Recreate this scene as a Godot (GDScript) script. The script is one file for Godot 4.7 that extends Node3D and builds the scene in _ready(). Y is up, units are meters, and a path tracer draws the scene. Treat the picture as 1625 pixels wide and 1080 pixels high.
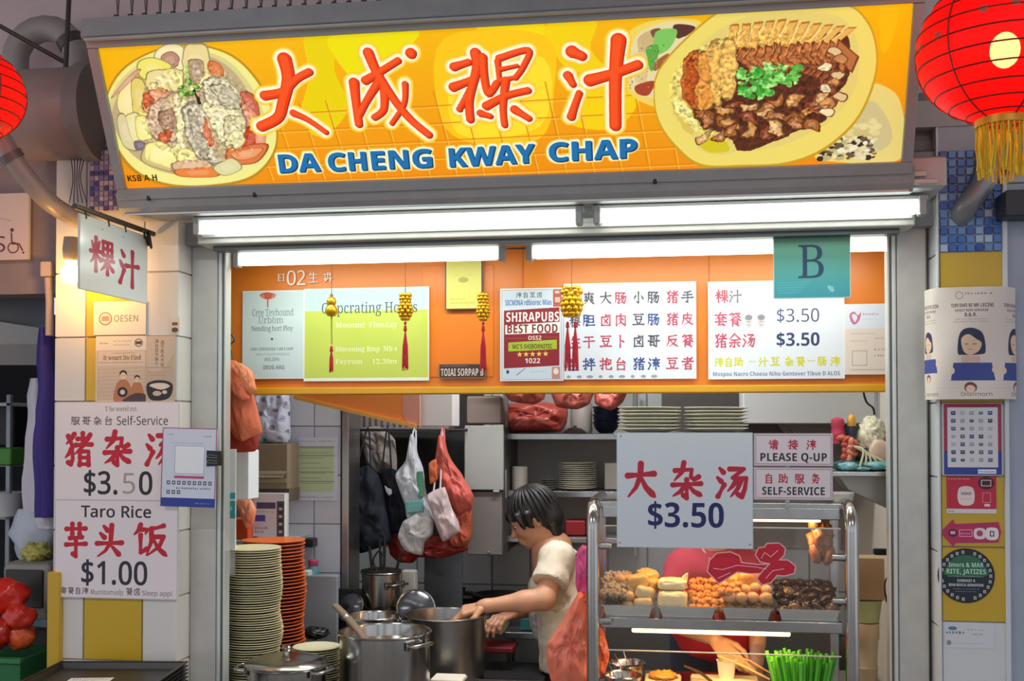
extends Node3D
# A hawker-centre food stall: lit signboard, tube lights, menu panel, pots, plates, display case, cook.
# Units are metres, y up; the stall front is the plane z = 0, the kitchen lies at negative z.

var mats := {}
var boxes := {}
var counts := {}
var fonts := {}
var rng := RandomNumberGenerator.new()

# ------------------------------------------------------------------ mesh building
class MB:
	var v := PackedVector3Array()
	var n := PackedVector3Array()
	var uv := PackedVector2Array()
	func tri(a: Vector3, b: Vector3, c: Vector3, na: Vector3, nb: Vector3, nc: Vector3, ta := Vector2.ZERO, tb := Vector2.ZERO, tc := Vector2.ZERO) -> void:
		var g := (b - a).cross(c - a)
		if g.length_squared() < 1e-16: return
		if g.dot(na + nb + nc) > 0.0:
			v.append(a); v.append(c); v.append(b); n.append(na); n.append(nc); n.append(nb); uv.append(ta); uv.append(tc); uv.append(tb)
		else:
			v.append(a); v.append(b); v.append(c); n.append(na); n.append(nb); n.append(nc); uv.append(ta); uv.append(tb); uv.append(tc)
	func quad(a: Vector3, b: Vector3, c: Vector3, d: Vector3, nn: Vector3, full := false) -> void:
		# a b c d run round the quad; with full, uv runs 0..1 from a (top left)
		var t := [Vector2(0, 0), Vector2(1, 0), Vector2(1, 1), Vector2(0, 1)] if full else [Vector2(a.x, -a.y), Vector2(b.x, -b.y), Vector2(c.x, -c.y), Vector2(d.x, -d.y)]
		tri(a, b, c, nn, nn, nn, t[0], t[1], t[2]); tri(a, c, d, nn, nn, nn, t[0], t[2], t[3])
	func quad4(p: Array, q: Array) -> void:
		tri(p[0], p[1], p[2], q[0], q[1], q[2]); tri(p[0], p[2], p[3], q[0], q[2], q[3])
	func box(c: Vector3, s: Vector3) -> void:
		var h := s / 2.0
		for ax in 3:
			for sg in [-1.0, 1.0]:
				var nn := Vector3.ZERO; nn[ax] = sg
				var p := (ax + 1) % 3; var q := (ax + 2) % 3
				var cs := []
				for k in [[-1, -1], [1, -1], [1, 1], [-1, 1]]:
					var w := Vector3.ZERO; w[ax] = sg * h[ax]; w[p] = k[0] * h[p]; w[q] = k[1] * h[q]; cs.append(c + w)
				quad(cs[0], cs[1], cs[2], cs[3], nn)
	func done(into: ArrayMesh = null) -> ArrayMesh:
		var m := into if into else ArrayMesh.new()
		var a := []; a.resize(Mesh.ARRAY_MAX)
		a[Mesh.ARRAY_VERTEX] = v; a[Mesh.ARRAY_NORMAL] = n; a[Mesh.ARRAY_TEX_UV] = uv
		m.add_surface_from_arrays(Mesh.PRIMITIVE_TRIANGLES, a)
		return m

func rbox(w: float, h: float, d: float, b := 0.004) -> ArrayMesh:
	var key := "%.4f %.4f %.4f %.4f" % [w, h, d, b]
	if boxes.has(key): return boxes[key]
	var m := MB.new()
	var hs := Vector3(w, h, d) / 2.0
	b = minf(b, minf(hs.x, minf(hs.y, hs.z)) * 0.8)
	var pt := func(sx, sy, sz, ax): # corner of the face across axis ax
		var s := Vector3(sx, sy, sz); var p := Vector3.ZERO
		for i in 3: p[i] = s[i] * (hs[i] if i == ax else hs[i] - b)
		return p
	for ax in 3:
		var p := (ax + 1) % 3; var q := (ax + 2) % 3
		for sg in [-1, 1]:
			var nn := Vector3.ZERO; nn[ax] = sg
			var cs := []
			for k in [[-1, 1], [1, 1], [1, -1], [-1, -1]]:
				var s := Vector3.ZERO; s[ax] = sg; s[p] = k[0]; s[q] = k[1]
				cs.append(pt.call(s.x, s.y, s.z, ax))
			m.quad(cs[0], cs[1], cs[2], cs[3], nn, ax == 2 and sg == 1)
		for s1 in [-1, 1]:
			for s2 in [-1, 1]: # edge strip along ax between faces p and q
				var e := []; var f := []
				for k in [[-1, p], [1, p], [1, q], [-1, q]]:
					var s := Vector3.ZERO; s[ax] = k[0]; s[p] = s1; s[q] = s2
					e.append(pt.call(s.x, s.y, s.z, k[1]))
					var nn := Vector3.ZERO; nn[k[1]] = s1 if k[1] == p else s2; f.append(nn)
				m.quad4(e, f)
	for sx in [-1, 1]:
		for sy in [-1, 1]:
			for sz in [-1, 1]:
				m.tri(pt.call(sx, sy, sz, 0), pt.call(sx, sy, sz, 1), pt.call(sx, sy, sz, 2), Vector3(sx, 0, 0), Vector3(0, sy, 0), Vector3(0, 0, sz))
	boxes[key] = m.done()
	return boxes[key]

func mesh_of(fill: Callable) -> ArrayMesh:
	var m := MB.new()
	fill.call(m)
	return m.done()

# a sheet of print: surface 0 is the body, surface 1 the printed front
func board_mesh(w: float, h: float, t: float) -> ArrayMesh:
	var key := "board %.4f %.4f %.4f" % [w, h, t]
	if boxes.has(key): return boxes[key]
	var m := MB.new()
	m.box(Vector3.ZERO, Vector3(w, h, t))
	var a := m.done()
	var f := MB.new()
	var z := t / 2.0 + 0.0004
	f.quad(Vector3(-w / 2, h / 2, z), Vector3(w / 2, h / 2, z), Vector3(w / 2, -h / 2, z), Vector3(-w / 2, -h / 2, z), Vector3.BACK, true)
	boxes[key] = f.done(a)
	return a

# smooth surface from a grid of points f(u, v); closed wraps u
func surf(nu: int, nv: int, f: Callable, closed := false, caps := false) -> ArrayMesh:
	var pts := []
	for j in nv + 1:
		var row := PackedVector3Array()
		for i in nu + 1: row.append(f.call(float(i) / nu, float(j) / nv))
		if closed: row[nu] = row[0]
		pts.append(row)
	var nrm := []
	for j in nv + 1:
		var row := PackedVector3Array()
		for i in nu + 1:
			var ia := i - 1; var ib := i + 1
			if closed: ia = (i - 1 + nu) % nu; ib = (i + 1) % nu
			else: ia = maxi(ia, 0); ib = mini(ib, nu)
			var du: Vector3 = pts[j][ib] - pts[j][ia]
			var dv: Vector3 = pts[mini(j + 1, nv)][i] - pts[maxi(j - 1, 0)][i]
			if du.length_squared() < 1e-14:
				var jj := 1 if j == 0 else nv - 1
				du = pts[jj][ib] - pts[jj][ia]
			row.append(dv.cross(du).normalized())
		nrm.append(row)
	var m := MB.new()
	for j in nv:
		for i in nu:
			var t0 := Vector2(float(i) / nu, float(j) / nv); var t1 := Vector2(float(i + 1) / nu, float(j + 1) / nv)
			m.tri(pts[j][i], pts[j][i + 1], pts[j + 1][i + 1], nrm[j][i], nrm[j][i + 1], nrm[j + 1][i + 1], t0, Vector2(t1.x, t0.y), t1)
			m.tri(pts[j][i], pts[j + 1][i + 1], pts[j + 1][i], nrm[j][i], nrm[j + 1][i + 1], nrm[j + 1][i], t0, t1, Vector2(t0.x, t1.y))
	if caps:
		for j in [0, nv]:
			var c := Vector3.ZERO
			for i in nu: c += pts[j][i]
			c /= nu
			var nn: Vector3 = (c - f.call(0.0, 0.5)).normalized()
			var e: Vector3 = (pts[j][1] - c).cross(pts[j][0] - c).normalized()
			if e.dot((pts[j][0] - pts[1 if j == 0 else nv - 1][0])) < 0.0: e = -e
			nn = e
			for i in nu: m.tri(c, pts[j][i], pts[j][i + 1], nn, nn, nn)
	return m.done()

# turned shape: profile of (radius, height) points; edges sharper than 40 degrees stay sharp
func lathe(prof: Array, seg := 28) -> ArrayMesh:
	var m := MB.new()
	var k := prof.size() - 1
	var sn := []
	for i in k:
		var d: Vector2 = (prof[i + 1] - prof[i]).normalized()
		sn.append(Vector2(d.y, -d.x))
	for i in k:
		var n0: Vector2 = sn[i]; var n1: Vector2 = sn[i]
		if i > 0 and sn[i].dot(sn[i - 1]) > 0.76: n0 = (sn[i] + sn[i - 1]).normalized()
		if i < k - 1 and sn[i].dot(sn[i + 1]) > 0.76: n1 = (sn[i] + sn[i + 1]).normalized()
		for s in seg:
			var a := TAU * s / seg; var b := TAU * (s + 1) / seg
			var ca := Vector2(cos(a), sin(a)); var cb := Vector2(cos(b), sin(b))
			var at := func(p: Vector2, c: Vector2) -> Vector3: return Vector3(p.x * c.x, p.y, p.x * c.y)
			var u0 := float(s) / seg; var u1 := float(s + 1) / seg; var v0 := float(i) / k; var v1 := float(i + 1) / k
			m.tri(at.call(prof[i], ca), at.call(prof[i], cb), at.call(prof[i + 1], cb), at.call(n0, ca), at.call(n0, cb), at.call(n1, cb), Vector2(u0, v0), Vector2(u1, v0), Vector2(u1, v1))
			m.tri(at.call(prof[i], ca), at.call(prof[i + 1], cb), at.call(prof[i + 1], ca), at.call(n0, ca), at.call(n1, cb), at.call(n1, ca), Vector2(u0, v0), Vector2(u1, v1), Vector2(u0, v1))
	return m.done()

func curve(pts: Array, per := 6) -> Array:
	var out := []
	for i in pts.size() - 1:
		var p0 = pts[maxi(i - 1, 0)]; var p1 = pts[i]; var p2 = pts[i + 1]; var p3 = pts[mini(i + 2, pts.size() - 1)]
		for k in per:
			out.append(p1.cubic_interpolate(p2, p0, p3, float(k) / per))
	out.append(pts[-1])
	return out

# round bar along points; r is one radius or a list of them
func tube(pts: Array, r, seg := 10, flat := 1.0) -> ArrayMesh:
	var rad := []
	for i in pts.size(): rad.append(r[i] if r is Array else r)
	var t0: Vector3 = (pts[1] - pts[0]).normalized()
	var side := t0.cross(Vector3.UP if absf(t0.y) < 0.9 else Vector3.RIGHT).normalized()
	var fr := []
	for i in pts.size():
		var t: Vector3 = (pts[mini(i + 1, pts.size() - 1)] - pts[maxi(i - 1, 0)]).normalized()
		side = (side - t * side.dot(t)).normalized()
		fr.append([side, t.cross(side)])
	return surf(seg, pts.size() - 1, func(u, v):
		var i := int(round(v * (pts.size() - 1)))
		var a: float = u * TAU
		return pts[i] + (fr[i][0] * cos(a) + fr[i][1] * sin(a) * flat) * rad[i], true, true)

# flat outline (Vector2 list) given thickness along z, centred on z = 0
func prism(poly: Array, t: float, seg_uv := false) -> ArrayMesh:
	var m := MB.new()
	var pp := PackedVector2Array(poly)
	var tr := Geometry2D.triangulate_polygon(pp)
	var lo := pp[0]; var hi := pp[0]
	for p in pp: lo = lo.min(p); hi = hi.max(p)
	var tx := func(p: Vector2) -> Vector2: return Vector2((p.x - lo.x) / (hi.x - lo.x), (hi.y - p.y) / (hi.y - lo.y)) if seg_uv else Vector2(p.x, -p.y)
	for i in range(0, tr.size(), 3):
		for sg in [-1.0, 1.0]:
			var q := []
			for k in 3: q.append(Vector3(pp[tr[i + k]].x, pp[tr[i + k]].y, sg * t / 2))
			var nn := Vector3(0, 0, sg)
			m.tri(q[0], q[1], q[2], nn, nn, nn, tx.call(pp[tr[i]]), tx.call(pp[tr[i + 1]]), tx.call(pp[tr[i + 2]]))
	var cw := Geometry2D.is_polygon_clockwise(pp)
	for i in pp.size():
		var a := pp[i]; var b := pp[(i + 1) % pp.size()]
		var d := (b - a).normalized()
		var nn := Vector3(d.y, -d.x, 0) * (-1.0 if cw else 1.0)
		m.quad(Vector3(a.x, a.y, t / 2), Vector3(b.x, b.y, t / 2), Vector3(b.x, b.y, -t / 2), Vector3(a.x, a.y, -t / 2), nn)
	return m.done()

func noise(sd: int, freq: float) -> FastNoiseLite:
	var f := FastNoiseLite.new()
	f.seed = sd; f.frequency = freq; f.noise_type = FastNoiseLite.TYPE_SIMPLEX_SMOOTH; f.fractal_octaves = 3
	return f

# lumpy rounded shape
func blob(r: Vector3, amp: float, freq: float, sd: int, nu := 20, nv := 12, sq := 1.0) -> ArrayMesh:
	var f := noise(sd, freq)
	return surf(nu, nv, func(u, v):
		var a: float = u * TAU; var b: float = (v - 0.5) * PI
		var d := Vector3(cos(b) * cos(a), sin(b), cos(b) * sin(a))
		if v == 0.0: d = Vector3.DOWN
		if v == 1.0: d = Vector3.UP
		var e := d
		if sq != 1.0:
			e = Vector3(signf(d.x) * pow(absf(d.x), sq), signf(d.y) * pow(absf(d.y), sq), signf(d.z) * pow(absf(d.z), sq))
			e = e / pow(pow(absf(e.x), 4.0) + pow(absf(e.y), 4.0) + pow(absf(e.z), 4.0), 0.25)
		return e * r * (1.0 + amp * f.get_noise_3dv(d * 10.0)), true)

# ------------------------------------------------------------------ materials
func mat(c: Color, rough := 0.6, metal := 0.0, key := "") -> StandardMaterial3D:
	var id := "%s %.2f %.2f %s" % [c.to_html(), rough, metal, key]
	if mats.has(id): return mats[id]
	var m := StandardMaterial3D.new()
	m.albedo_color = c; m.roughness = rough; m.metallic = metal
	mats[id] = m
	return m

func ntex(sd: int, freq: float, c0: Color, c1: Color, size := 256, type := FastNoiseLite.TYPE_SIMPLEX_SMOOTH) -> NoiseTexture2D:
	var t := NoiseTexture2D.new()
	var f := FastNoiseLite.new(); f.seed = sd; f.frequency = freq; f.noise_type = type; f.fractal_octaves = 4
	t.noise = f; t.width = size; t.height = size; t.seamless = true
	var g := Gradient.new(); g.set_color(0, c0); g.set_color(1, c1); t.color_ramp = g
	return t

# material whose colour wanders between two tones, laid on by position
func grain(c0: Color, c1: Color, rough: float, metal: float, scale: float, sd := 1, freq := 0.02) -> StandardMaterial3D:
	var id := "g %s %s %.2f %.2f %.2f %d" % [c0.to_html(), c1.to_html(), rough, metal, scale, sd]
	if mats.has(id): return mats[id]
	var m := StandardMaterial3D.new()
	m.albedo_texture = ntex(sd, freq, c0, c1)
	m.roughness = rough; m.metallic = metal
	m.uv1_triplanar = true; m.uv1_world_triplanar = true; m.uv1_scale = Vector3.ONE * scale
	mats[id] = m
	return m

func glow(c: Color, e: float, base := Color(0.9, 0.9, 0.9)) -> StandardMaterial3D:
	var m := StandardMaterial3D.new()
	m.albedo_color = base; m.emission_enabled = true; m.emission = c; m.emission_energy_multiplier = e
	return m

func clear(c: Color, a: float, rough := 0.05) -> StandardMaterial3D:
	var m := StandardMaterial3D.new()
	m.transparency = BaseMaterial3D.TRANSPARENCY_ALPHA
	m.albedo_color = Color(c, a); m.roughness = rough; m.metallic_specular = 0.3
	return m

func print_mat(im: Image, rough := 0.5) -> StandardMaterial3D:
	var m := StandardMaterial3D.new()
	m.albedo_texture = ImageTexture.create_from_image(im); m.roughness = rough; m.texture_repeat = false
	return m

# ------------------------------------------------------------------ things and parts
func numbered(s: String) -> String:
	var k: int = counts.get(s, 0)
	counts[s] = k + 1
	return s if k == 0 else "%s_%03d" % [s, k]

func tag(o: Node, label: String, cat: String, group := "", kind := "") -> Node:
	if label: o.set_meta("label", label)
	if cat: o.set_meta("category", cat)
	if group: o.set_meta("group", group)
	if kind: o.set_meta("kind", kind)
	return o

func thing(called: String, label: String, cat: String, at := Vector3.ZERO, turn := Vector3.ZERO, group := "") -> Node3D:
	var o := Node3D.new()
	o.name = numbered(called); add_child(o, true)
	o.position = at; o.rotation_degrees = turn
	tag(o, label, cat, group)
	return o

func part(p: Node, called: String, mesh: Mesh, m, at := Vector3.ZERO, turn := Vector3.ZERO, label := "") -> MeshInstance3D:
	var o := MeshInstance3D.new()
	o.name = called; o.mesh = mesh; o.position = at; o.rotation_degrees = turn
	if m is Array:
		for i in m.size(): o.set_surface_override_material(i, m[i])
	else:
		for i in mesh.get_surface_count(): o.set_surface_override_material(i, m)
	p.add_child(o, true)
	if label: o.set_meta("label", label)
	return o

func one(called: String, label: String, cat: String, mesh: Mesh, m, at := Vector3.ZERO, turn := Vector3.ZERO, group := "") -> MeshInstance3D:
	var o := part(self, numbered(called), mesh, m, at, turn)
	tag(o, label, cat, group)
	return o

func struct(called: String, label: String, mesh: Mesh, m, at := Vector3.ZERO, turn := Vector3.ZERO) -> MeshInstance3D:
	var o := part(self, called, mesh, m, at, turn)
	tag(o, label, "", "", "structure")
	return o

# printed board standing in the plane z: centre x, y, z, width, height
func board(called: String, label: String, cat: String, im: Image, x: float, y: float, z: float, w: float, h: float, t := 0.003, edge = null, group := "") -> MeshInstance3D:
	return one(called, label, cat, board_mesh(w, h, t), [edge if edge else mat(Color(0.85, 0.85, 0.83)), print_mat(im)], Vector3(x, y, z), Vector3.ZERO, group)

func area(called: String, at: Vector3, towards: Vector3, w: float, h: float, e: float, c: Color, p: Node = self) -> void:
	var l := AreaLight3D.new()
	l.name = called; l.area_size = Vector2(w, h); l.light_energy = e; l.light_color = c; l.shadow_enabled = true
	l.area_range = 12.0; l.area_attenuation = 2.0
	p.add_child(l, true)
	var g: Vector3 = (p as Node3D).to_global(at)
	l.look_at_from_position(g, g + towards, Vector3.UP if absf(towards.normalized().y) < 0.95 else Vector3.FORWARD)

func omni(called: String, at: Vector3, e: float, c: Color, size: float, p: Node = self) -> void:
	var l := OmniLight3D.new()
	l.name = called; l.light_energy = e; l.light_color = c; l.light_size = size; l.shadow_enabled = true; l.omni_range = 12.0; l.omni_attenuation = 2.0
	p.add_child(l, true)
	l.position = at

# ------------------------------------------------------------------ print: a canvas drawn at twice its size, then halved
class Cv:
	var im: Image
	var k: float
	var ox: float
	var oy: float
	var fonts: Dictionary
	func _init(x0: float, y0: float, x1: float, y1: float, px_per_unit: float, bg: Color, fonts_: Dictionary) -> void:
		k = px_per_unit * 2.0; ox = x0; oy = y0; fonts = fonts_
		im = Image.create(int(round((x1 - x0) * px_per_unit)) * 2, int(round((y1 - y0) * px_per_unit)) * 2, false, Image.FORMAT_RGBA8)
		im.fill(bg)
	func done() -> Image:
		im.resize(im.get_width() / 2, im.get_height() / 2, Image.INTERPOLATE_BILINEAR)
		return im
	func rect(x0: float, y0: float, x1: float, y1: float, c: Color) -> void:
		im.fill_rect(Rect2i(int(round((x0 - ox) * k)), int(round((y0 - oy) * k)), maxi(1, int(round((x1 - x0) * k))), maxi(1, int(round((y1 - y0) * k)))), c)
	func frame(x0: float, y0: float, x1: float, y1: float, t: float, c: Color) -> void:
		rect(x0, y0, x1, y0 + t, c); rect(x0, y1 - t, x1, y1, c); rect(x0, y0, x0 + t, y1, c); rect(x1 - t, y0, x1, y1, c)
	func oval(cx: float, cy: float, rx: float, ry: float, c: Color) -> void:
		var X := (cx - ox) * k; var Y := (cy - oy) * k; var A := rx * k; var B := maxf(ry * k, 0.5)
		for y in range(maxi(0, int(ceil(Y - B))), mini(im.get_height() - 1, int(floor(Y + B))) + 1):
			var q := 1.0 - pow((y - Y) / B, 2.0)
			if q <= 0.0: continue
			var w := A * sqrt(q)
			im.fill_rect(Rect2i(int(round(X - w)), y, maxi(1, int(round(2.0 * w))), 1), c)
	# filled outlines, in canvas pixels, non-zero winding
	func fill(contours: Array, c: Color) -> void:
		var ya := 1e9; var yb := -1e9
		for p in contours:
			for q in p: ya = minf(ya, q.y); yb = maxf(yb, q.y)
		for y in range(maxi(0, int(ceil(ya - 0.5))), mini(im.get_height() - 1, int(floor(yb - 0.5))) + 1):
			var xs := []
			var Y := y + 0.5
			for p in contours:
				var n: int = p.size()
				for i in n:
					var a: Vector2 = p[i]; var b: Vector2 = p[(i + 1) % n]
					if (a.y <= Y) != (b.y <= Y):
						xs.append([a.x + (Y - a.y) / (b.y - a.y) * (b.x - a.x), 1 if b.y > a.y else -1])
			xs.sort_custom(func(s, t): return s[0] < t[0])
			var wnd := 0
			for i in xs.size() - 1:
				wnd += xs[i][1]
				if wnd != 0:
					var xa := int(round(xs[i][0])); var xb := int(round(xs[i + 1][0]))
					if xb > xa: im.fill_rect(Rect2i(xa, y, xb - xa, 1), c)
	func poly(a: Array, c: Color) -> void:
		var p := PackedVector2Array()
		for i in range(0, a.size(), 2): p.append(Vector2((a[i] - ox) * k, (a[i + 1] - oy) * k))
		fill([p], c)
	func soft(a: Array, c: Color, per := 5) -> void: # rounded outline through the points
		var p := PackedVector2Array()
		var n := a.size() / 2
		var at := func(i: int) -> Vector2: return Vector2((a[(i + n) % n * 2] - ox) * k, (a[(i + n) % n * 2 + 1] - oy) * k)
		for i in n:
			for s in per: p.append(at.call(i).cubic_interpolate(at.call(i + 1), at.call(i - 1), at.call(i + 2), float(s) / per))
		fill([p], c)
	func line(a: Array, w: float, c: Color) -> void:
		for i in range(0, a.size() - 2, 2):
			var p := Vector2(a[i], a[i + 1]); var q := Vector2(a[i + 2], a[i + 3])
			var d := (q - p).normalized().orthogonal() * w / 2.0
			poly([p.x + d.x, p.y + d.y, q.x + d.x, q.y + d.y, q.x - d.x, q.y - d.y, p.x - d.x, p.y - d.y], c)
	func width(s: String, size: float, font := "sans") -> float:
		var rid: RID = fonts[font]
		var ts := TextServerManager.get_primary_interface()
		var x := 0.0
		for ch in s: x += ts.font_get_glyph_advance(rid, 200, ts.font_get_glyph_index(rid, 200, ch.unicode_at(0), 0)).x
		return x * size / 200.0
	# text with its capital height about 0.72 size; x, y is the left end of the baseline; fit > 0 stretches it to that width
	func text(s: String, x: float, y: float, size: float, c: Color, font := "sans", fit := 0.0, grow := 0.0, rise := 0.0, two = null) -> void:
		var rid: RID = fonts[font]
		var ts := TextServerManager.get_primary_interface()
		var sx := 1.0
		if fit > 0.0: sx = fit / maxf(width(s, size, font), 0.001)
		var u := size / 200.0
		var pen := 0.0
		for ch in s:
			var gi := ts.font_get_glyph_index(rid, 200, ch.unicode_at(0), 0)
			var d := ts.font_get_glyph_contours(rid, 200, gi)
			var cs := []; var first := 0
			for e in d.get("contours", []):
				var p := PackedVector2Array()
				for i in range(first, e + 1):
					var X: float = pen + d.points[i].x * u * sx
					p.append(Vector2((x + X - ox) * k, (y + d.points[i].y * u + X * rise - oy) * k))
				first = e + 1
				cs.append(p)
			if cs:
				if grow > 0.0: # a halo round the letter
					for p in cs:
						for i in p.size():
							var a: Vector2 = p[i]; var b: Vector2 = p[(i + 1) % p.size()]
							var st := maxi(1, int((b - a).length() / (grow * k * 0.5)))
							for t in st:
								var q := a.lerp(b, float(t) / st)
								oval(q.x / k + ox, q.y / k + oy, grow, grow, c)
				fill(cs, c)
			pen += ts.font_get_glyph_advance(rid, 200, gi).x * u * sx
	# brushed character from its strokes on a 100 grid
	func brush(strokes: Array, x: float, y: float, w: float, h: float, c: Color, thick: float, grow := 0.0, dx := 0.0, dy := 0.0, lean := 0.0) -> void:
		for s in strokes:
			var pts := []
			for i in range(0, s.size(), 2): pts.append(Vector2(x + s[i] / 100.0 * w + dx + (50 - s[i + 1]) / 100.0 * lean * w, y + s[i + 1] / 100.0 * h + dy))
			var total := 0.0
			for i in pts.size() - 1: total += pts[i].distance_to(pts[i + 1])
			var last: Vector2 = pts[-1] - pts[-2]
			var whole: Vector2 = pts[-1] - pts[0]
			var kind := 0
			if total < w * 0.26: kind = 3
			elif last.x < -0.04 * w and last.y > 0.04 * h and pts.size() < 6: kind = 1
			elif last.x > 0.08 * w and last.y > 0.04 * h and whole.y > 0.15 * h: kind = 2
			var run := 0.0
			for i in pts.size() - 1:
				var a: Vector2 = pts[i]; var b: Vector2 = pts[i + 1]
				var L := a.distance_to(b)
				var st := maxi(2, int(L / (thick * 0.12)))
				for q in st + 1:
					var t := (run + L * q / st) / total
					var r := 1.0
					match kind:
						0: r = 1.12 - 0.75 * sin(PI * t) * 0.45
						1: r = 1.1 - 0.75 * t * t
						2: r = 0.65 + 0.65 * t if t < 0.85 else 1.2 - 4.0 * (t - 0.85)
						3: r = 0.65 + 0.5 * t
					r = thick * 0.5 * r + grow
					var p := a.lerp(b, float(q) / st)
					oval(p.x, p.y, r, r, c)
				run += L

func canvas(x0: float, y0: float, x1: float, y1: float, k: float, bg: Color) -> Cv:
	return Cv.new(x0, y0, x1, y1, k, bg, fonts)

func gather_fonts() -> void:
	for f in [["sans", "Droid Sans", 400], ["bold", "Droid Sans", 700], ["serif", "Droid Serif", 400], ["serifbold", "Droid Serif", 700], ["mono", "Droid Sans Mono", 400]]:
		var s := SystemFont.new()
		s.font_names = PackedStringArray([f[1]]); s.font_weight = f[2]
		fonts[f[0]] = s.get_rids()[0]
		fonts[f[0] + "_keep"] = s

func hx(s: String) -> Color: return Color.html(s)

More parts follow.
